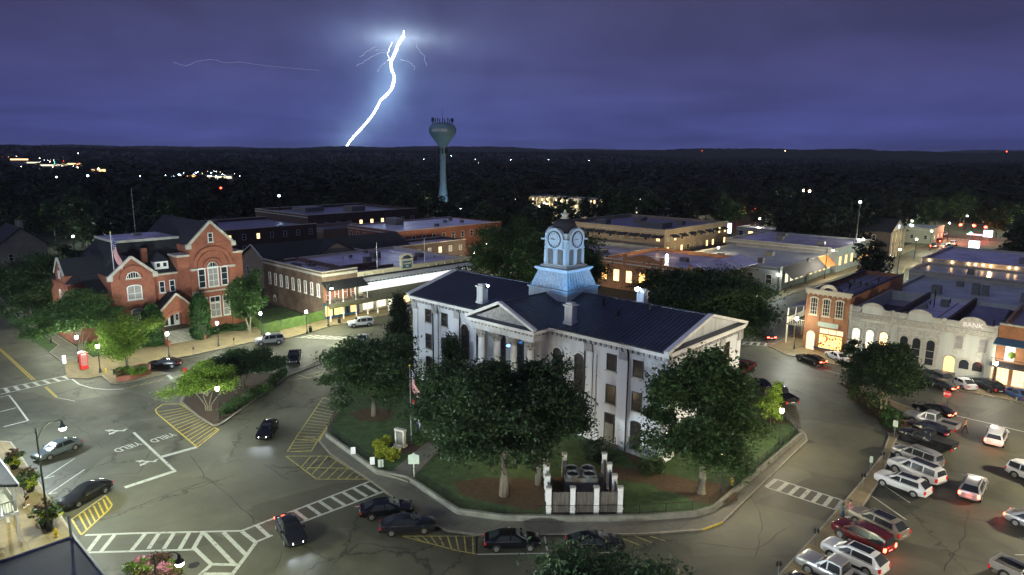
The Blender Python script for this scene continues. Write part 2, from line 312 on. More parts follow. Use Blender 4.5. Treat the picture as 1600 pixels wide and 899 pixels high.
def cached(key, fn):
    if key not in CACHE: CACHE[key] = fn()
    return CACHE[key]
def outline(w, h, arch, inset=0.0, n=10):
    """window outline in x-z; arch: 0 flat, 1 round, .3 segmental"""
    hw = w / 2 - inset; pts = [(-hw, inset), (hw, inset)]
    if arch <= 0: return pts + [(hw, h - inset), (-hw, h - inset)]
    rise = (w / 2) * arch; sp = h - rise
    for i in range(n + 1):
        t = pi * i / n; pts.append((hw * math.cos(t), sp + (rise - inset) * math.sin(t)))
    return pts
def window(parent, x, y, z, w, h, rz=0.0, arch=0.0, frame='sash', glass='glass', nx=1, nz=2, fr=.09, hood=None, name='window', dep=.09, sill=None, base=-.02):
    """a window set on a wall: its frame is the part, its pane, sill and hood the sub-parts; x, y, z is the bottom centre in the building's own frame"""
    def mk_frame():
        m = MB(); o = outline(w, h, arch); i = outline(w, h, arch, fr); n = len(o)
        for k in range(n):
            k2 = (k + 1) % n; q = [o[k], o[k2], i[k2], i[k]]
            m.add([(p[0], yy, p[1]) for yy in (-dep, .02) for p in q], [(0, 1, 2, 3), (0, 4, 5, 1), (3, 2, 6, 7)])
        top = h - (w / 2) * arch if arch else h
        for k in range(1, nx): xx = -w / 2 + w * k / nx; m.box(xx - .03, xx + .03, -dep * .8, .0, fr, h - fr - .01 * k)
        for k in range(1, nz): zz = top * k / nz; m.box(-w / 2 + fr, w / 2 - fr, -dep * .7, .005, zz - .03, zz + .03)
        return m.mesh(name, frame)
    o = link(name, cached((name, frame, w, h, arch, nx, nz, fr, dep), mk_frame), parent, (x, y, z), rz)
    def mk_pane():
        p = outline(w, h, arch, fr * .5); return MB().add([(q[0], base, q[1]) for q in p], [tuple(range(len(p)))]).mesh('pane', glass)
    link('pane', cached(('pane', glass, w, h, arch, fr, base), mk_pane), o)
    if sill: link('sill', cached(('sill', sill, w), lambda: MB().box(-w / 2 - .12, w / 2 + .12, -.2, .01, -.16, -.002).mesh('sill', sill)), o)
    if hood:
        def mk_hood():
            m = MB()
            if arch > 0:
                rise = (w / 2) * arch; oo = [(w / 2 * math.cos(pi * i / 10), h - rise + rise * math.sin(pi * i / 10)) for i in range(11)]
                ou = [((w / 2 + .16) * math.cos(pi * i / 10), h - rise + (rise + .18) * math.sin(pi * i / 10)) for i in range(11)]
                for i in range(10): q = [oo[i], ou[i], ou[i + 1], oo[i + 1]]; m.add([(p[0], yy, p[1]) for yy in (-.17, .01) for p in q], [(0, 1, 2, 3), (1, 5, 6, 2), (0, 3, 7, 4)])
            else: m.box(-w / 2 - .12, w / 2 + .12, -.2, .01, h + .002, h + .2)
            return m.mesh('hood', hood)
        link('hood', cached(('hood', hood, w, h, arch), mk_hood), o)
    return o
def gable_roof(m, x0, x1, y0, y1, ze, zr, th=.2, axis='y', ov=.3):
    """two slopes; the ridge runs along axis"""
    if axis == 'y':
        xm = (x0 + x1) / 2; k = (zr - ze) / (xm - x0)
        m.slab([(x0 - ov, y0, ze - k * ov), (xm, y0, zr), (xm, y1, zr), (x0 - ov, y1, ze - k * ov)], th); m.slab([(xm, y0, zr), (x1 + ov, y0, ze - k * ov), (x1 + ov, y1, ze - k * ov), (xm, y1, zr)], th)
    else:
        ym = (y0 + y1) / 2; k = (zr - ze) / (ym - y0)
        m.slab([(x0, y0 - ov, ze - k * ov), (x1, y0 - ov, ze - k * ov), (x1, ym, zr), (x0, ym, zr)], th); m.slab([(x0, ym, zr), (x1, ym, zr), (x1, y1 + ov, ze - k * ov), (x0, y1 + ov, ze - k * ov)], th)
    return m
def poly_px(pts, z=0): return [G(x, y, z) for x, y in pts]
def inset_poly(P, d):
    """shrink (d > 0) a closed polygon by moving each edge sideways"""
    n = len(P); P = [Vector((p[0], p[1])) for p in P]
    area = sum(P[i].x * P[(i + 1) % n].y - P[(i + 1) % n].x * P[i].y for i in range(n)); sg = 1 if area > 0 else -1; out = []
    for i in range(n):
        a, b, c = P[i - 1], P[i], P[(i + 1) % n]; e1 = (b - a).normalized(); e2 = (c - b).normalized()
        n1 = Vector((-e1.y, e1.x)) * sg; n2 = Vector((-e2.y, e2.x)) * sg; m_ = n1 + n2
        m_ = n1 if m_.length < .3 else m_ / max(.35, m_.dot(n1)); out.append(b + m_ * d)
    return out
def ring(m, P, d0, d1, z0, z1, closed=True, only=None):
    a = inset_poly(P, d0); b = inset_poly(P, d1); n = len(P)
    for i in range(n if closed else n - 1):
        if only is not None and i not in only: continue
        j = (i + 1) % n; q = [a[i], a[j], b[j], b[i]]; m.prism([(p.x, p.y) for p in q], z0, z1)
    return m
def strip(m, p, q, w, z):
    p = Vector((p[0], p[1])); q = Vector((q[0], q[1])); d = (q - p).normalized(); s_ = Vector((-d.y, d.x)) * (w / 2)
    return m.add([(*(p - s_), z), (*(q - s_), z), (*(q + s_), z), (*(p + s_), z)], [(0, 1, 2, 3)])
def lamp_light(parent, loc, power, col, r=.28, smooth=8.0):
    l = bpy.data.lights.new('lamp_light', 'POINT'); l.energy = power; l.color = col; l.shadow_soft_size = r; l.use_soft_falloff = False
    l.use_nodes = True; t = l.node_tree; em = [n for n in t.nodes if n.type == 'EMISSION'][0]
    fo = t.nodes.new('ShaderNodeLightFalloff'); fo.inputs['Strength'].default_value = 1.0; fo.inputs['Smooth'].default_value = smooth
    t.links.new(fo.outputs['Quadratic'], em.inputs['Strength'])
    o = bpy.data.objects.new('lamp_light', l); COL.objects.link(o); o.parent = parent; o.location = loc; return o
# ------------------------------------------------------------------ ground, roads, kerbs
def hill(r, th):
    """height of the land at distance r and bearing th from straight ahead (positive to the right)"""
    t = max(0.0, min(1.0, (r - 1500) / 1800)); t = t * t * (3 - 2 * t)
    lf = 1 / (1 + math.exp((th - .12) * 9))
    return t * (6 + 26 * lf + 7 * math.sin(th * 7 + 1) * lf + 4 * math.sin(th * 19))
def terrain():
    rs = [0, 60, 150, 400, 800, 1200, 1500, 1800, 2100, 2400, 2800, 3300, 4000, 6000, 9300]; na = 96; m = MB()
    for r in rs:
        for k in range(na):
            t = 2 * pi * k / na; th = math.atan2(math.sin(t), math.cos(t)); m.v.append((r * math.sin(t), r * math.cos(t), -.03 + (hill(r, th) if r < 4500 else 0)))
    for i in range(len(rs) - 1):
        for k in range(na): m.f.append((i * na + k, i * na + (k + 1) % na, (i + 1) * na + (k + 1) % na, (i + 1) * na + k)[::-1])
    struct(m.obj('ground', 'ground', smooth=True))
terrain()
sq = [GR(-121, -40), GR(60, -60), GR(60, 118), GR(-40, 118), GR(-42, 330), GR(-62, 330), GR(-63, 119), GR(-110, 119), GR(-110, 300), GR(-119, 300), GR(-121, 60)]
struct(MB().add([(p.x, p.y, 0) for p in sq], [tuple(range(len(sq)))]).obj('asphalt_road', 'asphalt'))
lot = [G(1380, 395), G(1610, 372), G(1610, 420), G(1420, 420)]
struct(MB().add([(p.x, p.y, -.006) for p in [GR(-121, 12), GR(-260, 12), GR(-260, 27.5), GR(-121, 27.5)]], [(0, 1, 2, 3)]).obj('side_street', 'asphalt'))
struct(MB().add([(p.x, p.y, -.008) for p in [GR(-42, 205), GR(60, 205), GR(60, 330), GR(-42, 330)]], [(0, 1, 2, 3)]).obj('side_street', 'asphalt'))
struct(MB().add([(p.x, p.y, -.008) for p in [GR(-62, 222), GR(-150, 222), GR(-150, 262), GR(-62, 262)]], [(0, 1, 2, 3)]).obj('side_street', 'asphalt'))
def walk(name, P, material='walk', z=.14, kerb=True, only=None, kname='kerb', kmat='kerb'):
    P = [(p[0], p[1]) for p in P]
    if kerb:
        struct(ring(MB(), P, 0, .16, -.02, z + .004, only=only).obj(kname, kmat))
    struct(MB().prism(P, -.015, z).obj(name, material))
ch = walk
# west side: city hall corner with its bulb-out, then along the storefronts
west = poly_px([(106, 592), (140, 593), (159, 588), (173, 601), (188, 601), (262, 585.5), (236, 577), (240, 568), (300, 556), (392, 536), (451, 529), (480, 521), (513, 511.5), (543, 505), (591, 495.5), (633, 489), (700, 470)]) + [GR(-119, 112), GR(-122, 60), GR(-122, 27.3)]
walk('pavement', west, only=set(range(16)))
walk('pavement', [GR(-122.1, 27.3), GR(-122.1, 31.4), GR(-250, 31.4), GR(-250, 29.6), GR(-134, 29.6), GR(-130, 27.3)], 'concrete')
struct(MB().add([(p.x, p.y, .03) for p in [GR(-130, 27.4), GR(-250, 27.4), GR(-250, 29.5), GR(-134, 29.5)]], [(0, 1, 2, 3)]).obj('verge', 'lawn'))
struct(MB().prism([tuple(GR(*p)[:2]) for p in [(-122.2, 31.5), (-122.2, 70.8), (-134, 70.8), (-134, 62), (-170, 62), (-250, 60), (-250, 31.5)]], -.01, .22).obj('city_hall_lawn', 'lawn'))
# south side
south = poly_px([(-30, 688), (18, 692), (30, 708), (118, 840), (165, 905)]) + [GR(-46, -10), GR(-78, -10)]
walk('pavement', south, only={0, 1, 2, 3})
# left median with its bed
med = poly_px([(281, 629), (308, 652), (333, 668), (340, 667.5), (347, 664), (387, 635), (451, 588), (500, 570), (545, 559), (549, 553), (520, 551), (475, 574), (440, 582), (395, 582), (330, 590), (290, 612)])
walk('median_pavement', med, 'concrete')
bedp = poly_px([(286, 628), (312, 650), (334, 663), (344, 660), (384, 632), (445, 589), (430, 583), (395, 584), (330, 592), (294, 612)], .14)
struct(MB().prism([tuple(p[:2]) for p in bedp], .1, .2).obj('planting_bed', 'mulch'))
# courthouse block: pavement, retaining wall, lawn
ISL = poly_px([(533, 632), (498, 691), (515, 711), (585, 758), (660, 815), (700, 832), (745, 838), (800, 838), (900, 838), (1000, 837), (1098, 830), (1130, 818), (1262, 690), (1259, 680), (1246, 668), (1180, 618), (1150, 596), (1149, 560)]) + [GR(-28, 82.5), GR(-34, 86), GR(-76, 86), GR(-84, 80), GR(-85, 62)] + poly_px([(590, 560), (553, 600)])
walk('courthouse_pavement', ISL, 'concrete')
struct(ring(MB(), [(p[0], p[1]) for p in ISL], -.012, .10, .02, .152, only={0, 10}).obj('yellow_kerb_paint', 'yellow'))
LAWN = poly_px([(545, 618), (513, 684), (592, 742), (640, 752), (717, 804), (790, 814), (900, 815), (1000, 814), (1084, 808), (1112, 800), (1250, 684), (1236, 666), (1172, 620), (1144, 596), (1141, 560)]) + [GR(-30, 82), GR(-35, 84), GR(-75, 84), GR(-82, 79), GR(-83, 62)] + poly_px([(600, 562), (562, 596)])
LAWN2 = [(p[0], p[1]) for p in LAWN]
struct(MB().prism(LAWN2, .05, .42).obj('courthouse_lawn', 'lawn'))
wl = tag(thing('retaining_wall', 'low pale concrete retaining wall edging the courthouse lawn', 'retaining wall'))
for i in range(1, 12):
    ring(MB(), LAWN2, -.30, -.002, .10, .66, only={i}).obj('wall_segment', 'wallc', wl)
# ground under trees and plant beds
def blob(cx, cy, rx, ry, z, rot=0, n=18, seed=1):
    r = random.Random(seed); out = []
    for k in range(n):
        t = 2 * pi * k / n; f = 1 + r.uniform(-.14, .14); x = rx * f * math.cos(t); y = ry * f * math.sin(t)
        out.append((cx + x * math.cos(rot) - y * math.sin(rot), cy + x * math.sin(rot) + y * math.cos(rot), z))
    return out
for (x, y, rx, ry, mt_) in ((583, 648, 2.6, 2.2, 'litter'), (800, 768, 5.5, 3.0, 'litter'), (1098, 768, 3.4, 2.2, 'litter'), (1210, 655, 1.8, 1.6, 'litter'), (660, 702, 3.6, 1.8, 'mulch'), (1010, 745, 5, 1.6, 'litter')):
    c = G(x, y, .43); p = blob(c.x, c.y, rx, ry, .428 + random.random() * .004, -.3, seed=int(x))
    struct(MB().add(p, [tuple(range(len(p)))]).obj('leaf_litter' if mt_ == 'litter' else 'planting_bed', mt_))
# right median: planted bed then a narrow strip between street and car park
rm = poly_px([(1309, 598), (1322, 605), (1345, 624), (1372, 652), (1386, 672), (1388, 684), (1378, 712), (1340, 760), (1272, 838), (1205, 912), (1262, 912), (1330, 822), (1377, 750), (1399, 692), (1420, 655), (1432, 642), (1395, 628), (1345, 604)])
walk('median_pavement', rm)
rb = poly_px([(1313, 600), (1345, 622), (1372, 648), (1388, 676), (1402, 676), (1418, 650), (1385, 630), (1340, 606)], .14)
struct(MB().prism([tuple(p[:2]) for p in rb], .1, .21).obj('planting_bed', 'mulch'))
# north side pavement before the bank row, and both pavements of the street beyond
walk('pavement', [GR(-46, 115.5), GR(-41.5, 112.5), GR(20, 112.5), GR(20, 118.9), GR(-41.9, 118.9), GR(-41.9, 205), GR(-46, 205)], only={0, 1, 6})
walk('pavement', [GR(-61, 222), GR(-61, 124), GR(-64, 117), GR(-106, 117), GR(-106, 121), GR(-66, 121), GR(-66, 222)], only={0, 1, 2})
walk('pavement', [GR(-61, 262), GR(-61, 330), GR(-66, 330), GR(-66, 262)], only={0})
# ------------------------------------------------------------------ painted markings
def marks(name, segs, w, material, z=.006):
    m = MB()
    for s_ in segs:
        ww = s_[4] if len(s_) > 4 else w
        strip(m, G(s_[0], s_[1]), G(s_[2], s_[3]), ww, z)
    return struct(m.obj(name, material))
def lerp(p, q, t): return (p[0] + (q[0] - p[0]) * t, p[1] + (q[1] - p[1]) * t)
def ladder(r0, r1, s0, s1, n, skew=0.0, bw=.45, rw=.2, m='white', name='crosswalk_marking', ends=False):
    """two rails r0-r1, s0-s1 and n bars between"""
    segs = [(*r0, *r1, rw), (*s0, *s1, rw)]; z2 = []
    for i in range(n):
        t = (i + .5) / n if not ends else i / (n - 1); z2.append((*lerp(r0, r1, t), *lerp(s0, s1, min(1, max(0, t + skew))), bw))
    marks(name, segs, rw, m, .006); return marks(name, z2, bw, m, .009)
# crosswalk across the near street, bottom left
marks('crosswalk_marking', [(133, 836.5, 210, 833.5), (207, 833.6, 377, 829.8), (377, 829.8, 579, 752), (138, 863.5, 307, 859), (400, 847, 426, 836.5), (464, 819, 600, 768)], .26, 'white')
marks('crosswalk_marking', [(157, 836, 137, 862), (179, 836, 158, 862), (227, 834, 206, 860), (248, 834, 232, 858), (272, 833, 256, 858), (296, 832, 281, 858), (317, 832, 302, 858), (318, 832, 368, 884), (349, 832, 384, 867), (378, 831, 400, 848), (401, 821, 420, 838), (437, 810, 448, 822), (459, 797, 480, 813), (479, 789, 501, 805), (498, 783, 520, 798), (517, 776, 539, 790), (535, 769, 557, 783), (552, 763, 573, 776), (568, 757, 590, 770)], .36, 'white', .009)
marks('crosswalk_marking', [(304, 857, 330, 882), (330, 882, 373, 883), (400, 848, 362, 899), (331, 882, 312, 899), (315, 897, 364, 897)], .34, 'white', .012)
marks('stop_line', [(209, 676, 274, 737, .3), (274, 736, 195, 762, .55), (253, 714, 307, 699, .6)], .4, 'white')
marks('parking_line', [(69, 748, 117, 716.5), (76, 772, 132, 734), (69, 748.5, 85, 744), (76, 772.5, 89, 770), (107, 815, 165, 774)], .13, 'white')
marks('lane_line', [(-5, 645, 25, 637.5), (24, 630, 44, 657.5), (6, 667, 44, 657.5), (14, 617.6, 24, 630), (0, 621, 14, 617.6)], .2, 'white')
ladder((0, 608), (105, 587), (0, 616.5), (112, 592), 7, .05)
marks('lane_line', [(112, 592, 124, 601), (124, 601, 145, 607), (145, 607, 168, 609), (168, 609, 194, 608)], .22, 'white')
marks('double_yellow_line', [(-6, 539, 55, 594), (-4, 543.5, 51, 594.5)], .13, 'yellow')
marks('double_yellow_line', [(70, 605, 87, 621), (72.5, 604.5, 89.5, 620.5)], .12, 'yellow')
marks('lane_line', [(262, 586, 287, 607, .5), (87, 621, 117, 627, .1)], .3, 'white')
def hatch(poly, a0, a1, b0, b1, n, w=.14, m='yellow', ow=.16, skew=0.0):
    segs = [(*poly[i], *poly[(i + 1) % len(poly)], ow) for i in range(len(poly))]; marks('hatched_marking', segs, ow, m, .006)
    marks('hatched_marking', [(*lerp(a0, a1, (i + .5) / n), *lerp(b0, b1, min(1, max(0, (i + .5) / n + skew)))) for i in range(n)], w, m, .009)
hatch([(281, 631), (254, 632), (243, 640), (245, 646), (308, 699), (342, 672), (333, 667)], (286, 636), (341, 673), (244, 642), (308, 698), 13, .12)
hatch([(505.5, 621), (464, 681.5), (449, 706), (486, 706), (496, 689), (533, 633)], (532, 634), (486, 706), (504, 623), (450, 706), 17, .13, 'yellowdull', skew=.03)
marks('hatched_marking', [(464, 681.5, 495, 685.5), (461.5, 687, 496, 689.5)], .14, 'yellowdull', .012)
marks('hatched_marking', [(446.5, 713, 515, 713), (515, 713, 574, 749), (574, 749, 495, 749), (495, 749, 446.5, 713), (474, 731, 544, 732)], .16, 'yellowdull', .006)
marks('hatched_marking', [(486, 713, 471, 730), (499, 713, 479, 735), (512, 713.5, 488, 741), (526, 720, 497, 748), (529, 732, 512, 748), (544, 732, 527, 748), (554, 737, 541, 748), (563, 742, 555, 748)], .14, 'yellowdull', .009)
hatch([(112, 812), (165, 775), (175, 789), (171, 796), (127, 836)], (120, 808), (165, 778), (133, 832), (172, 794), 6, .15, 'yellow', .15)
hatch([(628, 838), (745, 838), (745, 866), (716, 861)], (640, 838), (745, 838), (654, 845), (745, 866), 8, .12, 'yellowdull', .13)
marks('parking_line', [(745, 838, 745, 866), (745, 866.5, 970, 863), (850.5, 838, 856, 864.6), (554, 792, 568, 791)], .14, 'white')
marks('parking_line', [(971, 841, 999, 852), (990, 837, 1018, 848), (1016, 838, 1040, 846)], .13, 'yellowdull')
marks('hatched_marking', [(196, 607, 266, 592), (205, 605, 214, 601), (218, 602, 230, 597), (232, 599, 244, 594), (246, 596, 256, 591)], .13, 'yellowdull')
marks('hatched_marking', [(460, 584, 484, 592), (446, 595, 490, 589), (490, 589, 540, 572), (476, 586, 500, 581)], .13, 'yellowdull')
ladder((1213, 749), (1317, 782), (1197, 761.5), (1306, 797), 7, 0, .42, .2, ends=True)
ladder((483, 523.5), (580, 529), (464, 527.5), (557, 532), 9, 0, .5, .18)
ladder((1148, 533.5), (1225, 538), (1150, 538), (1230, 543), 7, -.08, .4, .16)
marks('parking_line', [(1378, 757, 1422, 786), (1362, 775, 1416, 812.5), (1593, 840, 1625, 846), (1586, 867, 1620, 868), (1398, 690, 1440, 706), (1408, 668, 1440, 680)], .13, 'white')
marks('lane_line', [(1495, 650, 1560, 665), (1567, 667, 1625, 681), (1269, 573, 1324, 588, .16), (1277, 573, 1284, 567, .5), (1228, 552, 1262, 563, .2)], .28, 'white')
marks('parking_line', [(1518, 610, 1536, 619), (1563, 618, 1582, 629), (1476, 600, 1498, 612), (1442, 590, 1462, 600)], .13, 'white')
for k_ in range(7): marks('lane_line', [(1470 + k_ * 6.5, 371 + k_ * .5, 1473.5 + k_ * 6.5, 371.3 + k_ * .5)], .8, 'white', .02)
marks('double_yellow_line', [(1408, 432, 1416, 415)], .25, 'yellow', .02)
def text(name, s_, size, material, parent=None, loc=(0, 0, 0), rot=(0, 0, 0), ext=.004, sx=1.0):
    c = bpy.data.curves.new(name, 'FONT'); c.body = s_; c.size = size; c.align_x = 'CENTER'; c.align_y = 'CENTER'; c.extrude = ext; c.resolution_u = 3; c.offset = size * .012
    tmp = bpy.data.objects.new(name, c); me = bpy.data.meshes.new_from_object(tmp); me.materials.clear(); me.materials.append(M[material]); bpy.data.objects.remove(tmp); o = bpy.data.objects.new(name, me); COL.objects.link(o); o.parent = parent; o.location = loc; o.rotation_euler = rot; o.scale = (sx, 1, 1); return o
def up_dir(p, q): d = G(*q) - G(*p); return math.atan2(d.y, d.x)
for (x, y) in ((199, 698.5), (254, 684)):
    a_ = up_dir((x + 18, y - 6), (x - 18, y + 6)); g = G(x, y, .009)
    struct(text('yield_lettering', 'YIELD', 1.75, 'white', None, g, (0, 0, a_), .001, .62))
def arrow_mark(x, y, s_=1.0):
    g = G(x, y, .007); a_ = up_dir((x + 20, y + 1), (x - 20, y)) ; m = MB()
    def P(u, v): return (g.x + math.cos(a_) * u * s_ - math.sin(a_) * v * s_, g.y + math.sin(a_) * u * s_ + math.cos(a_) * v * s_, .008)
    m.add([P(-1.6, -.16), P(.6, -.16), P(.6, .16), P(-1.6, .16)], [(0, 1, 2, 3)]); m.add([P(.6, -.5), P(1.7, 0), P(.6, .5)], [(0, 1, 2)])
    m.add([P(-.7, .17), P(-.1, .17), P(.1, .9), P(-.3, .9)], [(0, 1, 2, 3)]); m.add([P(-.6, .9), P(.4, .9), P(0, 1.6)], [(0, 1, 2)])
    m.add([P(-1.3, -.17), P(-1.0, -.17), P(-1.2, -.8), P(-1.6, -.8)], [(3, 2, 1, 0)])
    struct(m.obj('arrow_marking', 'white'))
arrow_mark(228, 721, .72); arrow_mark(180, 673, .78)
rc = random.Random(8); m = MB()
for pl_ in ([(163, 810), (240, 780), (320, 753)], [(300, 713), (314, 736.5), (330, 753), (370, 786.5), (395, 813), (402, 818)], [(300, 760), (326, 751.6)], [(342, 726), (374, 718)], [(414, 726), (451, 749)], [(429, 890), (440, 863)], [(467, 624), (491, 595), (515, 579)], [(138, 603.5), (168, 624.5)], [(1204, 557), (1240, 574)], [(1253, 607), (1289, 622)], [(1562, 714), (1592, 742), (1640, 790)], [(1511, 798), (1507, 839), (1475, 893)], [(330, 640), (420, 633), (460, 628)], [(520, 880), (560, 850), (640, 858)], [(1090, 850), (1180, 860), (1240, 820)], [(1150, 745), (1190, 800), (1180, 870)], [(240, 700), (215, 740), (150, 745)], [(60, 640), (120, 665), (160, 700)]):
    P = [G(*q) for q in pl_]; Q = []
    for a, b in zip(P, P[1:]):
        n_ = max(2, int((b - a).length / 1.1))
        for k in range(n_): q = a.lerp(b, k / n_); Q.append((q.x + rc.uniform(-.18, .18), q.y + rc.uniform(-.18, .18)))
    Q.append(P[-1][:2])
    for a, b in zip(Q, Q[1:]): strip(m, a, b, rc.uniform(.05, .11), .004)
stuff(m.obj('crack_seal', mat('tar', (.018, .018, .017), .6, .2, 4)))
for (x, y, r) in ((303, 883, .45), (1265, 690, .5)):
    c = G(x, y, .005); p = blob(c.x, c.y, r, r, .006, n=16, seed=3); struct(MB().add(p, [tuple(range(16))]).obj('manhole_cover', 'iron'))
# ------------------------------------------------------------------ courthouse (fronts face -y; local origin: near eaves corner)
CH = thing('courthouse', 'white stuccoed courthouse with dark metal roof, columned portico and clock cupola', 'courthouse', GR(-34.3, 60.52, 0), RS)
def P_(m, name, material, parent=CH, smooth=False): return m.obj(name, material, parent, smooth=smooth)
X0, X1, Y0, Y1 = -42.15, -.45, .45, 17.75
P_(MB().box(X0, X1, Y0, Y1, 0, 12.25), 'wall', 'stucco')
P_(MB().box(X0 - .12, X1 + .12, Y0 - .12, Y1 + .12, .0, .95), 'plinth', 'stucco')
for x in (X1 - .55, X0 + .55, -5.62, -10.35, -32.5, -37.1): P_(MB().box(x - .5, x + .5, Y0 - .13, Y0 + .02, .95, 11.2), 'pilaster', 'stucco')
for y in (Y0 + .45, 6.6, 12.6, Y1 - .45): P_(MB().box(X1 - .02, X1 + .13, y - .5, y + .5, .95, 11.2), 'pilaster', 'stucco')
m = MB(); m.box(X0 - .17, X1 + .17, Y0 - .17, Y1 + .17, 11.3, 12.35); P_(m, 'frieze', 'stucco')
m = MB()
for k in range(60):
    x = X0 + .3 + k * .7
    if x < X1: m.box(x, x + .32, Y0 - .40, Y0 - .17, 11.95, 12.345)
for k in range(25): m.box(X1 + .17, X1 + .40, Y0 + .2 + k * .7, Y0 + .52 + k * .7, 11.95, 12.345)
stuff(P_(m, 'dentils', 'ornament'))
for x in (X1 - .6, -5.62, -10.35, -32.5, -37.1, X0 + .6): P_(MB().box(x - .55, x + .55, Y0 - .36, Y0 - .17, 11.0, 11.92), 'bracket', 'ornament')
for y in (Y0 + .5, 6.6, 12.6, Y1 - .5): P_(MB().box(X1 + .17, X1 + .36, y - .55, y + .55, 11.0, 11.92), 'bracket', 'ornament')
m = MB(); m.box(X0 - .45, X1 + .45, Y0 - .45, Y1 + .45, 12.352, 12.62); m.box(X0 - .58, X1 + .58, Y0 - .58, Y1 + .58, 12.622, 12.88); P_(m, 'cornice', 'trim')
ZE, ZR, YR = 12.95, 15.35, 9.1
roof = MB(); roof.slab([(X0 - .1, -.2, ZE), (X1 + .1, -.2, ZE), (X1 + .1, YR, ZR), (X0 - .1, YR, ZR)], .16); roof.slab([(X0 - .1, YR, ZR), (X1 + .1, YR, ZR), (X1 + .1, 18.4, ZE), (X0 - .1, 18.4, ZE)], .16)
rf = P_(roof, 'roof', 'metalroof')
PX0, PX1, PYF = -26.9, -16.3, -2.5
PXM = (PX0 + PX1) / 2
pr = MB(); pr.slab([(PX0 - .35, PYF, ZE - .02), (PXM, PYF, ZR - .02), (PXM, YR, ZR - .02), (PX0 - .35, YR, ZE - .02)], .16); pr.slab([(PXM, PYF, ZR - .02), (PX1 + .35, PYF, ZE - .02), (PX1 + .35, YR, ZE - .02), (PXM, YR, ZR - .02)], .16)
P_(pr, 'portico_roof', 'metalroof')
sm = MB(); kz = (ZR - ZE) / (YR + .2)
n_ = 80
for k in range(n_):
    x = X0 + .2 + k * (X1 - X0 - .4) / (n_ - 1)
    yb = -.15
    if PX0 - .3 < x < PX1 + .3: yb = YR * (1 - abs(x - PXM) / (PXM - PX0 + .35)) + .1
    if yb < YR - .6: sm.bar((x, yb, ZE + (yb + .2) * kz + .03), (x, YR, ZR + .03), .05, .08)
    sm.bar((x, YR, ZR + .03), (x, 18.3, ZE + .03), .05, .08)
ks = (ZR - ZE) / (PXM - PX0 + .35)
for k in range(19):
    y = PYF + .3 + k * .6
    for s_, xe in ((-1, PX0 - .3), (1, PX1 + .3)):
        xi = PXM if y < .2 else PXM
        # stop where the main slope rises above the cross slope
        t0 = 0.0 if y < .3 else min(1.0, (y) / YR)
        xs = xe + (PXM - xe) * t0
        if t0 < .95: sm.bar((xs, y, ZE + abs(xs - xe) * ks + .05), (PXM, y, ZR + .02), .05, .08)
sm.bar((X0, YR, ZR + .06), (X1, YR, ZR + .06), .22, .12); sm.bar((PXM, PYF, ZR + .04), (PXM, YR, ZR + .04), .22, .12)
stuff(P_(sm, 'roof_seams', 'seam', rf))
for s_, xf in ((1, X1), (-1, X0)):            # the two gable ends
    P_(MB().yz([(Y0 - .3, 12.88), (Y1 + .3, 12.88), (YR, 15.15)], min(xf, xf - s_ * .12), max(xf, xf - s_ * .12)), 'tympanum', 'stucco')
    m = MB(); m.bar((xf + s_ * .30, -.25, ZE + .02), (xf + s_ * .30, YR, ZR + .06), .6, .34); m.bar((xf + s_ * .30, 18.45, ZE + .02), (xf + s_ * .30, YR, ZR + .06), .6, .34); P_(m, 'raking_cornice', 'trim')
    m = MB(); m.slab([(xf + s_ * .56, .1, 12.93), (xf + s_ * .56, 18.1, 12.93), (xf + s_ * .02, 17.6, 13.2), (xf + s_ * .02, .6, 13.2)], .05); P_(m, 'pediment_flashing', 'metalroof')
# portico
P_(MB().box(PX0 + .3, PX1 - .3, -2.2, .44, 0, 4.7), 'portico_base', 'stucco')
for x in (PX0 + .75, PX1 - .75): P_(MB().box(x - .45, x + .45, -.9, .44, 4.7, 11.25), 'anta', 'stucco')
for x in (-25.75, -23.0, -20.2, -17.45):
    m = MB(); m.lathe([(.60, 4.7), (.60, 4.95), (.52, 5.05), (.50, 7.5), (.44, 10.15)], 16, (x, -1.7, 0)); c_ = m.obj('column', 'stucco', CH, smooth=True)
    m = MB(); m.lathe([(.45, 10.15), (.55, 10.4), (.48, 10.6), (.68, 10.85), (.6, 11.0), (.82, 11.15)], 12, (x, -1.7, 0)); m.box(x - .72, x + .72, -2.42, -.98, 11.15, 11.3)
    for k in range(8): t = k * pi / 4; m.box(x + .55 * math.cos(t) - .1, x + .55 * math.cos(t) + .1, -1.7 + .55 * math.sin(t) - .1, -1.7 + .55 * math.sin(t) + .1, 10.5, 10.95)
    P_(m, 'capital', 'ornament', c_)
m = MB(); m.box(PX0 + .12, PX1 - .12, -2.42, -.9, 11.3, 12.0); m.box(PX0 + .12, PX0 + 1.4, -.9, .25, 11.3, 12.0); m.box(PX1 - 1.4, PX1 - .12, -.9, .25, 11.3, 12.0); P_(m, 'architrave', 'stucco')
m = MB(); m.box(PX0 - .0, PX1 + .0, -2.55, .0, 12.003, 12.36); P_(m, 'portico_frieze', 'trim')
m = MB()
for k in range(17): m.box(PX0 + .2 + k * .62, PX0 + .5 + k * .62, -2.72, -2.55, 12.05, 12.34)
for k in range(4): m.box(PX1, PX1 + .17, -2.3 + k * .6, -2.0 + k * .6, 12.05, 12.34)
stuff(P_(m, 'dentils', 'ornament'))
P_(MB().box(PX0 - .4, PX1 + .4, -2.95, .0, 12.363, 12.72), 'portico_cornice', 'trim')
P_(MB().xz([(PX0 + .3, 12.72), (PX1 - .3, 12.72), (PXM, 14.9)], -2.4, -2.2), 'tympanum', 'ornament')
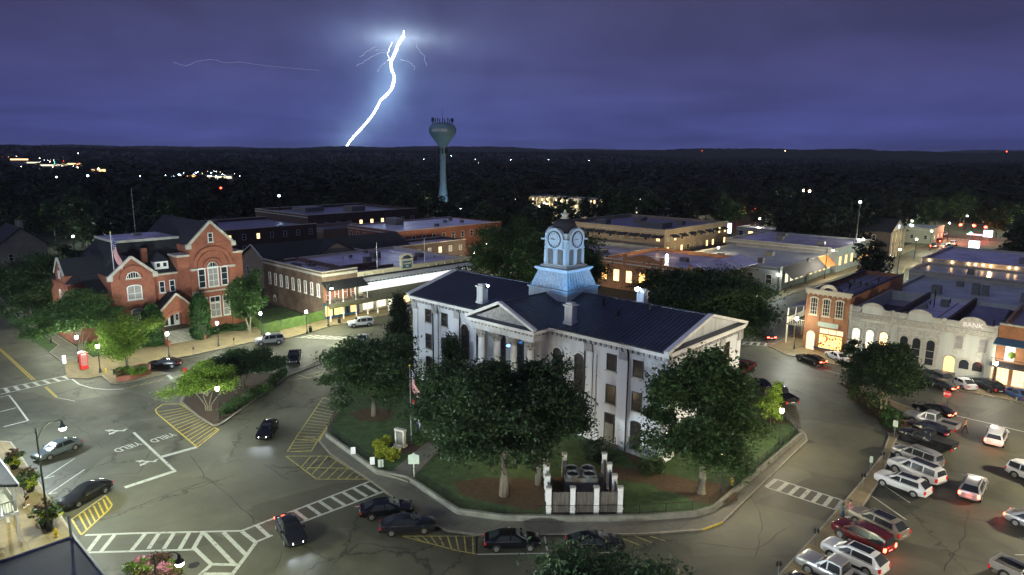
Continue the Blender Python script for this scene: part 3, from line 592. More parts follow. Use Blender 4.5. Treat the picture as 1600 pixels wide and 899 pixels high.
m = MB(); m.bar((PX0 - .4, -2.75, ZE - .05), (PXM, -2.75, ZR + .03), .55, .34); m.bar((PX1 + .4, -2.75, ZE - .05), (PXM, -2.75, ZR + .03), .55, .34); P_(m, 'raking_cornice', 'trim')
m = MB(); m.slab([(PX0 - .1, -2.9, 12.76), (PX1 + .1, -2.9, 12.76), (PX1 - .5, -2.41, 13.0), (PX0 + .5, -2.41, 13.0)], .04); P_(m, 'pediment_flashing', 'metalroof')
# windows
for lx in (-3.85, -7.3, -35.3, -38.75):
    gl = 'brownglass'
    window(CH, lx, Y0 - .0, 9.35, 1.3, 2.0, 0, 0, 'darkframe', gl, 1, 2, .12, None, sill='stone')
    window(CH, lx, Y0, 5.45, 1.3, 2.2, 0, 0, 'darkframe', gl, 1, 2, .12, None, sill='stone')
    if lx != -7.3: window(CH, lx, Y0, .98, 1.35, 3.35, 0, .35, 'darkframe', gl, 1, 2, .12, None, sill='stone')
m = MB(); m.box(-8.0, -6.6, Y0 - .1, Y0 + .02, .96, 4.3); dr = P_(m, 'door', 'darkframe'); P_(MB().box(-7.85, -6.75, Y0 - .14, Y0 - .1, 1.0, 3.1), 'leaf', 'greywall', dr); P_(MB().box(-7.85, -6.75, Y0 - .13, Y0 - .1, 3.25, 4.15), 'pane', 'brownglass', dr)
m = MB(); m.box(-8.6, -6.0, Y0 - 1.6, Y0 - .12, .3, .9); m.box(-8.6, -6.0, Y0 - 2.1, Y0 - 1.6, .3, .6); P_(m, 'door_step', 'concrete')
m = MB()
for x in (-8.5, -6.1):
    for y in (-1.5, -.3): m.bar((x, y + .3, .9), (x, y + .3, 1.85), .05)
    m.bar((x, -1.2, 1.85), (x, 0, 1.85), .05); m.bar((x, -1.2, 1.4), (x, 0, 1.4), .05)
P_(m, 'handrail', 'iron')
for lx in (-11.75, -15.0, -28.2, -31.1): window(CH, lx, Y0, 5.6, 1.45, 4.85, 0, 1, 'darkframe', 'brownglass', 1, 3, .13, 'trim')
for lx in (-24.4, -18.8): window(CH, lx, Y0, 5.0, 1.7, 5.6, 0, 1, 'darkframe', 'brownglass', 1, 3, .13)
window(CH, -21.6, Y0, 4.75, 2.3, 6.2, 0, 1, 'darkframe', 'glass', 2, 3, .16)
P_(MB().box(-22.2, -21.7, -.9, -.4, 9.4, 9.55), 'entrance_lamp', 'blueglow')
for ly in (1.9, 5.0, 8.3, 11.3, 14.3, 16.6)[:5]:
    window(CH, X1, ly, 9.35, 1.3, 2.0, pi / 2, 0, 'darkframe', 'brownglass', 1, 2, .12, None, sill='stone')
    window(CH, X1, ly, 5.45, 1.3, 2.2, pi / 2, 0, 'darkframe', 'brownglass', 1, 2, .12, None, sill='stone')
    window(CH, X1, ly, .98, 1.35, 3.35, pi / 2, .35, 'darkframe', 'brownglass', 1, 2, .12, None, sill='stone')
for x, z1 in ((-5.0, 12.0), (-10.9, 12.0), (-37.6, 12.0), (-32.0, 12.0)): P_(MB().tube([(x, Y0 - .45, 12.3), (x, Y0 - .2, 11.6), (x, Y0 - .2, .5)], .085, 6), 'downpipe', 'iron')
P_(MB().tube([(-9.3, Y0 - .08, 10.8), (-9.3, Y0 - .08, .9)], .04, 5), 'conduit', 'greywall')
def chimney(x, y, h=2.1):
    z = ZE + (min(y, 18.2 - y) + .2) * kz; m = MB(); m.box(x - .55, x + .55, y - .5, y + .5, z - .3, z + h); m.box(x - .66, x + .66, y - .61, y + .61, z - .1, z + .25); c_ = P_(m, 'chimney', 'stucco')
    m = MB(); m.box(x - .7, x + .7, y - .65, y + .65, z + h, z + h + .18); m.box(x - .45, x + .45, y - .4, y + .4, z + h + .18, z + h + .4); P_(m, 'cap', 'trim', c_); return z
chimney(-29.3, 1.9); chimney(-14.05, 1.5); chimney(-13.6, 16.2, 1.6); chimney(-29.3, 16.2, 1.6)
for (x, y) in ((-9.9, 5.2), (-13.2, 6.9), (-7.2, 7.8)):
    z = ZE + (y + .2) * kz; P_(MB().tube([(x, y, z - .1), (x, y, z + .75)], .16, 8).tube([(x, y, z + .75), (x, y, z + .9)], .26, 8), 'roof_vent', 'iron')
# cupola
CU = MB(); cx, cy = -21.3, 9.1
CB = P_(MB().box(cx - 3.25, cx + 3.25, cy - 3.25, cy + 3.25, 12.9, 15.85), 'cupola', 'cupola')
P_(MB().box(cx - 3.4, cx + 3.4, cy - 3.4, cy + 3.4, 15.85, 15.98), 'coping', 'cupola', CB)
m = MB(); a_, b_, z0, z1 = 3.05, 2.35, 15.98, 18.05
m.add([(cx + sx * a_, cy + sy * a_, z0) for sx, sy in ((-1, -1), (1, -1), (1, 1), (-1, 1))] + [(cx + sx * b_, cy + sy * b_, z1) for sx, sy in ((-1, -1), (1, -1), (1, 1), (-1, 1))], [(0, 1, 5, 4), (1, 2, 6, 5), (2, 3, 7, 6), (3, 0, 4, 7), (4, 5, 6, 7)])
P_(m, 'skirt_roof', 'ornament', CB)
m = MB()
for k in range(11):
    f = -1 + 2 * k / 10
    for s_ in (-1, 1):
        m.bar((cx + f * a_, cy + s_ * (a_ + .02), z0), (cx + f * b_, cy + s_ * (b_ + .02), z1), .08); m.bar((cx + s_ * (a_ + .02), cy + f * a_, z0), (cx + s_ * (b_ + .02), cy + f * b_, z1), .08)
stuff(P_(m, 'skirt_battens', 'cupola', CB))
m = MB(); m.box(cx - 2.55, cx + 2.55, cy - 2.55, cy + 2.55, 18.05, 18.25); m.box(cx - 2.75, cx + 2.75, cy - 2.75, cy + 2.75, 18.25, 18.5); m.box(cx - 2.2, cx + 2.2, cy - 2.2, cy + 2.2, 18.5, 18.75); P_(m, 'ledge', 'cupola', CB)
h_ = 1.82
P_(MB().box(cx - h_, cx + h_, cy - h_, cy + h_, 18.75, 23.0), 'clock_stage', 'cupola', CB)
for s_ in (0, 1, 2, 3):
    rz = s_ * pi / 2; c = Vector((cx, cy, 0))
    def rot(mb):
        ca, sa = math.cos(rz), math.sin(rz); mb.v = [(cx + x * ca - y * sa, cy + x * sa + y * ca, z) for x, y, z in mb.v]; return mb
    m = MB(); m.box(-h_ - .02, h_ + .02, -h_ - .12, -h_, 20.95, 21.1)
    for x in (-.82, .82): m.arc(x, 20.75, .46, .66, -h_ - .10, -h_)
    for x in (-1.62, 0, 1.62): m.box(x - .2, x + .2, -h_ - .10, -h_, 18.76, 20.75)
    m.box(-h_ - .02, h_ + .02, -h_ - .16, -h_, 18.76, 18.95); P_(rot(m), 'arcade', 'cupola', CB)
    m = MB()
    for x in (-.82, .82): o_ = [(x - .46, 18.95), (x + .46, 18.95)] + [(x + .46 * math.cos(pi * i / 8), 20.75 + .46 * math.sin(pi * i / 8)) for i in range(9)]; m.add([(p[0], -h_ - .015, p[1]) for p in o_], [tuple(range(len(o_)))])
    P_(rot(m), 'louvre', 'wood', CB)
    m = MB(); o_ = [(-1.3, 21.1), (1.3, 21.1), (1.3, 22.2)] + [(1.3 * math.cos(pi * i / 12), 22.2 + 1.3 * math.sin(pi * i / 12)) for i in range(13)] + [(-1.3, 22.2)]; m.xz(o_, -h_ - .28, -h_ + .25)
    P_(rot(m), 'clock_gable', 'cupola', CB)
    m = MB(); m.arc(0, 22.2, 1.30, 1.46, -h_ - .36, -h_ + .2); m.box(-2.2, -1.3, -h_ - .3, -h_ + .2, 22.05, 22.25); m.box(1.3, 2.2, -h_ - .3, -h_ + .2, 22.05, 22.25); P_(rot(m), 'hood_mould', 'cupola', CB)
    m = MB(); m.add([(1.0 * math.cos(2 * pi * k / 28), -h_ - .30, 22.2 + 1.0 * math.sin(2 * pi * k / 28)) for k in range(28)], [tuple(range(28))]); P_(rot(m), 'clock_face', 'cupola', CB)
    m = MB(); m.arc(0, 22.2, .96, 1.08, -h_ - .36, -h_ - .28, 0, 2 * pi, 28)
    for k in range(12): t = k * pi / 6; m.bar((.70 * math.cos(t), -h_ - .315, 22.2 + .70 * math.sin(t)), (.88 * math.cos(t), -h_ - .315, 22.2 + .88 * math.sin(t)), .07, .02)
    for t, l in ((math.radians(90 - 8.75 * 30), .52), (math.radians(90 - 45 * 6 + 0), .8), ): m.bar((-.1 * math.cos(t), -h_ - .33, 22.2 - .1 * math.sin(t)), (l * math.cos(t - .35 * (l < .6)), -h_ - .33, 22.2 + l * math.sin(t - .35 * (l < .6))), .08, .03)
    P_(rot(m), 'clock_hands', 'iron', CB)
m = MB(); m.lathe([(1.62, 22.6), (1.66, 23.2), (1.58, 23.75), (1.32, 24.3), (.9, 24.65), (.4, 24.85)], 20, (cx, cy, 0)); P_(m, 'dome', 'shingle', CB, True)
m = MB(); m.lathe([(.62, 24.66), (.62, 24.85), (.42, 24.9), (.42, 25.25), (.58, 25.3), (.5, 25.42), (.2, 25.5), (.16, 25.75), (.02, 25.95)], 12, (cx, cy, 0)); P_(m, 'lantern', 'stone', CB, True)
# ------------------------------------------------------------------ city hall (local x runs along b, front faces -y)
HB = thing('city_hall', 'red brick city hall with tall gable, great arched window and entrance porch', 'city hall', GR(-127, 0, 0), RW)
def H_(m, name, material, parent=HB, smooth=False): return m.obj(name, material, parent, smooth=smooth)
m = MB(); m.xz([(50, 0), (58, 0), (58, 16.2), (54, 20.0), (50, 16.2)], 0, .5); m.box(50, 58, .5, 20, 0, 15.9); H_(m, 'gable_wall', 'redbrick')
m = MB(); m.xz([(36.6, 0), (43.5, 0), (43.5, 12.0), (40.05, 14.9), (36.6, 12.0)], -.15, .4); m.box(36.6, 43.5, .4, 9, 0, 11.8); H_(m, 'gable_wall', 'redbrick')
H_(MB().box(43.5, 48.0, .7, 9, 0, 11.5), 'wall', 'redbrick')
for x0, x1, zt in ((47.8, 49.98, 14.1), (58.02, 59.9, 13.9)):
    H_(MB().box(x0, x1, .25, 4, 0, zt), 'turret', 'redbrick'); H_(MB().box(x0 - .15, x1 + .15, .1, 4.15, zt, zt + .35), 'coping', 'stone')
H_(MB().box(58.02, 60.5, 4, 20, 0, 11), 'side_wall', 'redbrick')
H_(MB().box(37.2, 57.8, 8, 22, 0, 11.5), 'rear_wall', 'redbrick')
def coping(xl, xm, xr, ze, zr, y, th=.42):
    m = MB(); m.bar((xl - .25, y, ze - .1), (xm, y, zr + .12), .5, th); m.bar((xr + .25, y, ze - .1), (xm, y, zr + .12), .5, th); H_(m, 'gable_coping', 'stone')
    for x in (xl - .15, xr + .15): H_(MB().box(x - .42, x + .42, y - .35, y + .35, ze - .75, ze + .1), 'kneeler', 'stone')
coping(50, 54, 58, 16.2, 20.1, -.05); coping(36.6, 40.05, 43.5, 12.0, 15.0, -.2)
H_(gable_roof(MB(), 50, 58, .25, 22, 16.2, 20.1, .2, 'y', .1), 'roof', 'shingle'); H_(gable_roof(MB(), 36.6, 43.5, .1, 10, 12.0, 15.0, .2, 'y', .1), 'roof', 'shingle')
m = MB(); Q = [(36.8, 4.5, 11.6), (57.6, 4.5, 11.6), (57.6, 22, 11.6), (36.8, 22, 11.6), (40.0, 6.2, 16.9), (50.5, 6.2, 16.9), (50.5, 17, 16.9), (40.0, 17, 16.9)]
m.add(Q, [(0, 1, 5, 4), (1, 2, 6, 5), (2, 3, 7, 6), (3, 0, 4, 7), (4, 5, 6, 7)]); m.slab([(43.4, .5, 11.55), (50.0, .5, 11.55), (50.0, 6.0, 15.2), (43.4, 6.0, 15.2)], .2); H_(m, 'mansard_roof', 'shingle')
H_(MB().box(39.8, 50.6, 6.1, 17.2, 16.92, 17.2), 'roof_deck', 'flatroof'); m = MB(); m.box(39.6, 50.6, 5.9, 6.1, 16.85, 17.3); m.box(39.6, 39.8, 6.1, 17.2, 16.85, 17.3); H_(m, 'deck_edge', 'stone')
H_(MB().tube([(45.5, 13, 17.1), (45.5, 13, 26.0)], [.09, .05], 6), 'roof_mast', 'steel'); H_(MB().box(44.9, 46.4, 12.4, 13.6, 17.2, 17.65), 'vent', 'stone')
H_(MB().box(43.0, 43.9, 3.2, 4.1, 11.5, 15.9), 'chimney', 'redbrick')
m = MB(); m.box(43.6, 48, .55, .72, 11.2, 11.6); H_(m, 'eaves_cornice', 'stone')
d_ = H_(MB().box(44.35, 46.65, 1.4, 4.2, 11.7, 13.55), 'dormer', 'sash'); m = MB(); m.add([(44.2, 1.2, 13.55), (46.8, 1.2, 13.55), (46.8, 4.6, 13.55), (44.2, 4.6, 13.55), (45.5, 2.9, 15.2)], [(0, 1, 4), (1, 2, 4), (2, 3, 4), (3, 0, 4)]); H_(m, 'dormer_roof', 'shingle', d_)
for x in (44.95, 46.05): window(d_, x, 1.4, 12.5, .75, .85, 0, 0, 'sash', 'glass', 1, 1, .08)
# left rear bay and its side gable
H_(MB().box(31.6, 36.6, 5.5, 16, 0, 10.6), 'wall', 'redbrick'); m = MB(); m.yz([(6.5, 10.6), (11.5, 10.6), (11.5, 12.2), (9, 14.6), (6.5, 12.2)], 31.45, 36); H_(m, 'side_gable', 'redbrick')
H_(gable_roof(MB(), 31.3, 38, 6.5, 11.5, 12.2, 14.7, .2, 'x', .2), 'roof', 'shingle'); m = MB(); m.add([(31.4, 5.3, 10.62), (36.8, 5.3, 10.62), (36.8, 16, 10.62), (31.4, 16, 10.62), (36.8, 10, 15.5)], [(0, 1, 4), (1, 2, 4), (2, 3, 4), (3, 0, 4)]); H_(m, 'roof', 'shingle')
m = MB(); m.bar((31.35, 6.3, 12.0), (31.35, 9, 14.8), .3, .25); m.bar((31.35, 11.7, 12.0), (31.35, 9, 14.8), .3, .25); H_(m, 'gable_coping', 'stone')
m = MB(); m.slab([(34.0, 1.0, 9.2), (36.62, 1.0, 9.2), (36.62, 5.6, 10.9), (34.0, 5.6, 10.9)], .2); H_(m, 'roof', 'shingle'); H_(MB().box(34.2, 36.6, 1.2, 5.5, 0, 9.1), 'wall', 'redbrick')
# relief arches, string courses, windows
H_(MB().arc(54, 12.0, 3.1, 3.65, -.38, .0, 0, pi, 20), 'arch_ring', 'redbrick'); H_(MB().arc(54, 12.0, 2.5, 2.8, -.22, .0, 0, pi, 20), 'arch_ring', 'redbrick'); H_(MB().arc(53.95, 11.72, 1.2, 1.75, -.3, .0, 0, pi, 16), 'arch_ring', 'redbrick')
H_(MB().arc(40.15, 11.4, 1.5, 2.2, -.5, -.15, 0, pi, 18), 'arch_ring', 'redbrick')
H_(MB().box(50, 58, -.12, 0, 16.0, 16.3), 'string_course', 'redbrick'); H_(MB().box(50.2, 57.8, -.14, 0, 7.1, 7.35), 'string_course', 'stone')
for x0, x1 in ((49.9, 51.0), (57.0, 58.1)):
    H_(MB().box(x0, x1, -.28, .0, 0.2, 11.4), 'pier', 'redbrick'); H_(MB().box(x0 - .08, x1 + .08, -.36, .0, 11.4, 11.8), 'impost', 'stone'); H_(MB().box(x0 - .05, x1 + .05, -.32, .0, 6.8, 7.5), 'band', 'stone')
window(HB, 53.95, -.02, 11.72, 1.9, .98, 0, 1, 'sash', 'glass', 4, 1, .1, name='fanlight')
for x, w_ in ((51.85, 1.35), (53.95, 2.0), (56.05, 1.35)): window(HB, x, -.02, 8.0, w_, 3.6, 0, 0, 'sash', 'curtain' if w_ > 1.5 else 'glass', 2 if w_ > 1.5 else 1, 3, .14, sill='stone')
H_(MB().box(51.0, 57.0, -.2, -.02, 11.6, 11.74), 'transom', 'sash')
for x, w_ in ((51.85, 1.35), (53.95, 2.0), (56.05, 1.35)):
    window(HB, x, -.02, 2.2, w_, 2.7, 0, 0, 'sash', 'curtain', 2 if w_ > 1.5 else 1, 2, .14, sill='stone'); window(HB, x, -.02, 5.0, w_, 1.15, 0, 0, 'sash', 'glass', 2, 1, .12)
window(HB, 53.95, -.02, 16.4, .95, 1.75, 0, 0, 'sash', 'glass', 1, 2, .1, sill='stone')
window(HB, 40.15, -.17, 11.35, 2.3, 1.15, 0, 1, 'sash', 'glass', 6, 1, .1, sill='stone', name='fanlight')
window(HB, 40.15, -.17, 7.6, 2.4, 2.6, 0, .35, 'sash', 'curtain', 2, 2, .14, sill='stone'); window(HB, 40.3, -.17, 2.6, 2.0, 3.4, 0, .3, 'sash', 'curtain', 2, 3, .14, sill='stone')
for x in (45.0, 46.75): window(HB, x, .7, 8.0, .95, 2.1, 0, 0, 'sash', 'glass', 1, 2, .1, sill='stone')
for y, z in ((2.3, 7.2), (4.2, 7.0)): window(HB, 34.2, y, z, .8, 2.0, -pi / 2, 1, 'sash', 'glass', 1, 2, .1)
for y in (7.8, 10.2): window(HB, 31.6, y, 6.6, .9, 2.6, -pi / 2, 1, 'sash', 'glass', 1, 2, .1); window(HB, 31.6, y, 2.0, .9, 2.2, -pi / 2, 0, 'sash', 'glass', 1, 2, .1)
window(HB, 31.45, 9, 11.2, .8, 1.4, -pi / 2, 0, 'sash', 'glass', 1, 2, .1)
# porch, door, stairs
m = MB()
for x0, x1 in ((42.6, 43.35), (48.3, 49.0)): m.box(x0, x1, -3.2, .7, 0, 4.9)
n_ = 14
for i in range(n_):                           # the arched front wall: a wedge above each piece of the arch
    t0, t1 = pi * i / n_, pi * (i + 1) / n_; P = lambda t: (45.83 + 2.48 * math.cos(t), 2.35 + 2.48 * math.sin(t)); top = lambda x: 8.0 - abs(x - 45.8) * .96
    a, b = P(t0), P(t1); m.add([(p[0], y, p[1]) for y in (-3.2, -2.6) for p in (a, (a[0], top(a[0])), (b[0], top(b[0])), b)], [(0, 1, 2, 3), (7, 6, 5, 4), (0, 3, 7, 4), (1, 5, 6, 2)])
H_(m, 'porch', 'redbrick'); H_(MB().arc(45.83, 2.35, 2.5, 3.0, -3.42, -3.2, 0, pi, 18), 'porch_arch', 'redbrick')
H_(gable_roof(MB(), 42.5, 49.1, -3.1, .9, 5.0, 8.1, .2, 'y', .15), 'porch_roof', 'shingle'); m = MB(); m.bar((42.3, -3.25, 4.9), (45.8, -3.25, 8.25), .4, .3); m.bar((49.3, -3.25, 4.9), (45.8, -3.25, 8.25), .4, .3); H_(m, 'gable_coping', 'stone')
H_(MB().box(43.0, 48.6, -3.1, .7, 0, 1.75), 'porch_floor', 'concrete')
dd = H_(MB().box(44.2, 47.4, .5, .71, 1.76, 5.6), 'door_surround', 'sash')
for x in (45.1, 46.1): window(dd, x, .5, 1.78, .9, 2.5, 0, 0, 'sash', 'glass', 1, 1, .14, name='door')
window(dd, 45.6, .5, 4.4, 2.2, 1.0, 0, 1, 'sash', 'glass', 4, 1, .1, name='fanlight'); window(dd, 47.0, .5, 2.6, .55, 1.2, 0, 0, 'sash', 'glass', 1, 2, .06)
for k in range(10): z = 1.75 - (k + 1) * .165; s_ = H_(MB().box(42.9, 48.4, -3.2 - (k + 1) * .33, -3.2 - k * .33, 0, z - .04), 'step', 'wallc'); H_(MB().box(42.88, 48.42, -3.24 - (k + 1) * .33, -3.2 - k * .33, z - .04, z), 'tread', 'stone', s_)  # riser shade put into the colours: dark risers under pale treads
for x in (42.4, 48.5): H_(MB().box(x, x + .45, -7.2, -3.2, 0, .9), 'stair_cheek', 'redbrick')
# ------------------------------------------------------------------ corner shop with gallery (west row)
SH = thing('corner_bookshop', 'two storey old brick corner shop with blue shopfront and wooden gallery', 'shop', GR(-118, 71.5, 0), RW)
def S_(m, name, material, parent=SH): return m.obj(name, material, parent)
m = MB(); m.box(0, .35, 0, 24, 0, 9.6); m.box(.35, 8.2, 0, .35, 0, 9.6); m.box(7.9, 8.2, .35, 24, 0, 9.3); m.box(.35, 7.9, 23.7, 24, 0, 9.0); S_(m, 'wall', 'oldbrick')
m = MB(); m.box(-.12, .45, -.12, 24.1, 9.6, 9.78); m.box(.45, 8.3, -.12, .45, 9.6, 9.78); S_(m, 'coping', 'stone'); m = MB(); m.box(-.1, 8.2, -.16, 0, 8.7, 9.2); m.box(-.1, 0, 0, 24, 8.8, 9.2); S_(m, 'cornice_band', 'stone')
S_(MB().box(.35, 7.9, .35, 23.7, 8.2, 8.5), 'roof', 'flatroof')
for k in range(9): window(SH, 0, 1.6 + k * 2.45, 4.6, .95, 2.6, -pi / 2, .3, 'sash', 'curtain', 1, 2, .1, sill='stone')
window(SH, 0, 19.5, .9, .9, 1.4, -pi / 2, 0, 'sash', 'glass', 1, 2, .1)
for x, k in ((1.2, 'w'), (3.1, 'w'), (5.1, 'd'), (6.9, 'w')): window(SH, x, 0, 3.9, .95 if k == 'w' else 1.1, 1.9 if k == 'w' else 2.4, 0, 0, 'sash', 'glass', 1, 2, .1, name='window' if k == 'w' else 'door')
S_(MB().box(.3, 7.9, -.04, .0, 3.6, 6.6), 'brick_panel', 'redbrick')
S_(MB().box(-.05, 8.1, -.12, .0, 0, .55), 'stall_riser', 'bluepaint'); S_(MB().box(-.05, 8.1, -.14, .0, 2.85, 3.35), 'fascia', 'bluepaint')
for x in (0.05, 2.05, 4.9, 6.0, 7.9): S_(MB().box(x, x + .22, -.14, .0, .55, 2.85), 'pilaster', 'bluepaint')
for x, w_ in ((1.15, 1.7), (3.55, 2.5), (6.95, 1.8)): window(SH, x, -.02, .55, w_, 2.3, 0, 0, 'bluepaint', 'orangeglass', 2, 1, .08, name='shop_window')
window(SH, 5.5, -.02, .1, .9, 2.7, 0, 0, 'bluepaint', 'glass', 1, 1, .1, name='door')
S_(MB().slab([(-.3, -2.5, 6.3), (9.2, -2.5, 6.3), (9.2, 0, 7.7), (-.3, 0, 7.7)], .18), 'gallery_roof', 'shingle'); S_(MB().box(-.2, 9.0, -2.5, -.15, 3.4, 3.62), 'gallery_floor', 'wood')
S_(MB().slab([(-.6, -3.4, 2.9), (9.3, -3.4, 2.9), (9.3, -2.4, 3.45), (-.6, -2.4, 3.45)], .1), 'canopy', 'tinroof')
for x in (0, 3, 6, 8.8): S_(MB().box(x - .09, x + .09, -2.5, -2.32, 0, 3.4), 'post', 'sash'); S_(MB().box(x - .06, x + .06, -2.48, -2.36, 3.62, 6.3), 'post', 'sash')
m = MB(); m.box(-.1, 8.9, -2.46, -2.4, 4.5, 4.58); m.box(-.1, 8.9, -2.46, -2.4, 3.8, 3.86)
for k in range(46): m.box(-.1 + k * .2, -.07 + k * .2, -2.45, -2.41, 3.62, 4.5)
S_(m, 'railing', 'wood'); m = MB()
for x in (1.5, 6.3): S_(MB().box(x, x + 1.3, -1.6, -1.12, 3.62, 4.02).box(x, x + 1.3, -1.12, -1.06, 3.62, 4.5), 'gallery_bench', 'wood')

for (x, y, s_) in ((2, 8, .5), (5, 5, .7), (6.2, 14, .6), (3.2, 17, .8)): S_(MB().box(x, x + s_ * 1.4, y, y + s_, 8.5, 8.5 + s_), 'roof_unit', 'acmetal')
# ------------------------------------------------------------------ white storefront beside it
ST = thing('white_storefront', 'long white lit storefront with signboard parapet, flagpoles and tin awning', 'store', GR(-118, 79.8, 0), RW)
def T_(m, name, material, parent=ST): return m.obj(name, material, parent)
m = MB(); m.box(.02, 32, 0, .35, 0, 8.55); m.box(31.7, 32, .35, 30, 0, 8.3); m.box(.02, 31.7, 29.7, 30, 0, 8.2); T_(m, 'wall', 'cream'); T_(MB().box(0.1, 31.7, .35, 29.7, 7.4, 7.7), 'roof', 'flatroof')
m = MB(); m.box(0.02, 32.1, -.35, .4, 8.55, 8.75); m.box(0.02, 32.1, -.22, .0, 8.25, 8.55); T_(m, 'cornice', 'cream')
for k in range(13): T_(MB().box(1.2 + k * 2.5, 1.4 + k * 2.5, -.3, .0, 7.75, 8.25), 'bracket', 'cream')
T_(MB().box(.3, 32, -.1, .0, 7.35, 7.74), 'frieze', 'awning'); T_(MB().slab([(.3, -1.0, 6.75), (32, -1.0, 6.75), (32, -.02, 7.3), (.3, -.02, 7.3)], .08), 'upper_awning', 'sash')
T_(MB().box(.3, 32, -.16, .0, 6.2, 6.6), 'ornament_band', 'bluepaint')
for k in range(15): T_(MB().arc(1.4 + k * 2.05, 6.25, .42, .62, -.26, -.16, 0, pi, 8), 'swag', 'cream')
T_(MB().box(.3, 32, -.12, .0, 4.5, 6.15), 'lit_panel', mat('lit_white_panel', (.7, .7, .68), .6, .1, 1, emit=(.95, .95, 1), es=.42))
aw = T_(MB().slab([(1.0, -3.4, 2.95), (32, -3.4, 2.95), (32, -.1, 4.4), (1.0, -.1, 4.4)], .1), 'tin_awning', 'tinroof'); m = MB()
for k in range(62): m.bar((1.2 + k * .5, -3.4, 2.99), (1.2 + k * .5, -.1, 4.44), .05)
stuff(T_(m, 'awning_ribs', 'tinroof', aw))
for x in (2.4, 5.2, 8.4, 11.5, 12.4, 16, 20, 24, 28): T_(MB().box(x - .08, x + .08, -3.3, -3.14, 0, 2.9), 'post', 'sash')
for k, (x, w_) in enumerate(((2.2, 2.8), (5.6, 2.6), (8.6, 2.6), (12.4, 2.0), (15.4, 2.4), (18.6, 2.4), (22, 2.4), (25.6, 2.4), (29, 2.4))): window(ST, x, 0, .5, w_, 2.5, 0, 0, 'cream', 'whiteglass' if k < 3 else 'warmglass', 1 if k < 3 else 2, 1, .1, name='shop_window')
sb = T_(MB().box(10.9, 14.3, -.35, .1, 7.9, 10.0), 'signboard', 'cream'); T_(MB().box(11.35, 13.85, -.4, -.35, 8.15, 9.75), 'sign_panel', 'bluepaint', sb)
m = MB(); m.arc(12.6, 9.2, 1.9, 2.35, -.45, .15, math.radians(38), math.radians(142), 12); m.box(10.8, 14.4, -.45, .2, 10.0, 10.25); T_(m, 'sign_pediment', 'cream', sb)

for k in range(8): MB().box(11.55 + k * .27, 11.73 + k * .27, -.43, -.4, 9.05, 9.38).obj('faded_letter', 'cream', sb)
for k in range(3): MB().box(12.2 + k * .27, 12.4 + k * .27, -.43, -.4, 8.45, 8.75).obj('faded_letter', 'cream', sb)

for x in (5.5, 18.5): T_(MB().tube([(x, .8, 7.6), (x, .8, 14.3)], [.07, .04], 6), 'flagpole', 'signwhite')
for (x, y, a, b, h) in ((8, 8, 2.2, 1.4, 1.1), (12, 14, 1.5, 1.5, 1.3), (20, 9, 3, 1.4, 1.2), (17, 18, 2, 2, 1.6), (26, 12, 1.6, 1.6, 1)): T_(MB().box(x, x + a, y, y + b, 7.7, 7.7 + h), 'roof_unit', 'acmetal')
T_(MB().box(4.5, 11.0, 2.4, 2.7, 7.7, 9.0), 'parapet_back', 'darkbrick'); T_(MB().box(-.3, 9.8, 6.5, 6.9, 7.7, 9.2), 'party_wall', 'darkbrick')
# ------------------------------------------------------------------ bank row (fronts face -b): orange corner building, pale block, brick building
OC = thing('corner_building', 'orange brick two storey corner building with pale hooded windows and lit shopfront', 'building', GR(-41.4, 118.8, 0), RS)
def O_(m, name, material, parent=OC): return m.obj(name, material, parent)
m = MB(); m.box(0, 7.1, 0, .35, 0, 10.4); m.box(0, .35, .35, 32, 0, 10.0); m.box(6.75, 7.1, .35, 32, 0, 10.0); m.box(.35, 6.75, 31.65, 32, 0, 10.0); O_(m, 'wall', 'orangebrick'); O_(MB().box(.35, 6.75, .35, 31.65, 9.0, 9.3), 'roof', 'flatdark')
m = MB(); m.box(-.2, 7.25, -.35, .4, 10.4, 10.75); m.box(-.15, 7.2, -.2, .0, 9.95, 10.4); m.arc(3.5, 10.3, .9, 1.5, -.25, .2, .25, pi - .25, 10); O_(m, 'cornice', 'cream')
m = MB(); m.box(-.1, .45, .4, 32.1, 10.0, 10.2); m.box(6.7, 7.15, .4, 32.1, 10.0, 10.2); O_(m, 'coping', 'awning')
for k in range(9): O_(MB().box(.2 + k * .8, .42 + k * .8, -.28, -.0, 9.75, 10.2), 'bracket', 'cream')
for x in (0.05, 2.1, 4.4, 6.75): O_(MB().box(x, x + .3, -.1, .0, 4.4, 9.8), 'pilaster', 'orangebrick')
for x in (1.35, 3.4, 5.5): window(OC, x, 0, 6.3, 1.25, 3.0, 0, .5, 'cream', 'glass', 3, 4, .12, 'cream', sill='cream')
O_(MB().box(2.3, 5.6, -.14, .0, 4.45, 5.25), 'shop_sign', 'signgreen')
for x, w_ in ((3.4, 1.4), (4.75, 1.2), (5.95, 1.1)): window(OC, x, 0, 3.3, w_, .85, 0, 0, 'cream', 'warmglass', 4, 1, .07, name='transom_window')
window(OC, 4.55, 0, .6, 3.9, 2.6, 0, 0, 'orangebrick', 'orangeglass', 2, 1, .12, name='shop_window'); window(OC, 1.3, 0, .05, 1.5, 3.4, 0, 1, 'cream', 'warmglass', 2, 2, .14, name='door')
sg = O_(MB().box(2.45, 6.5, -1.9, -1.75, 1.0, 1.25), 'counter_rail', 'bluepaint')
rg = random.Random(5)
for k in range(44):
    x = 2.8 + rg.random() * 3.4; z = .75 + rg.random() * 2.1; O_(MB().cbox((x, -.10 - .0, z), .16 + rg.random() * .16, .05, .14 + rg.random() * .2), 'display_item', ['red', 'orangeawn', 'cream', 'flower', 'leaflime_lit', 'signwhite', 'string' if 0 else 'hydrant'][k % 7])
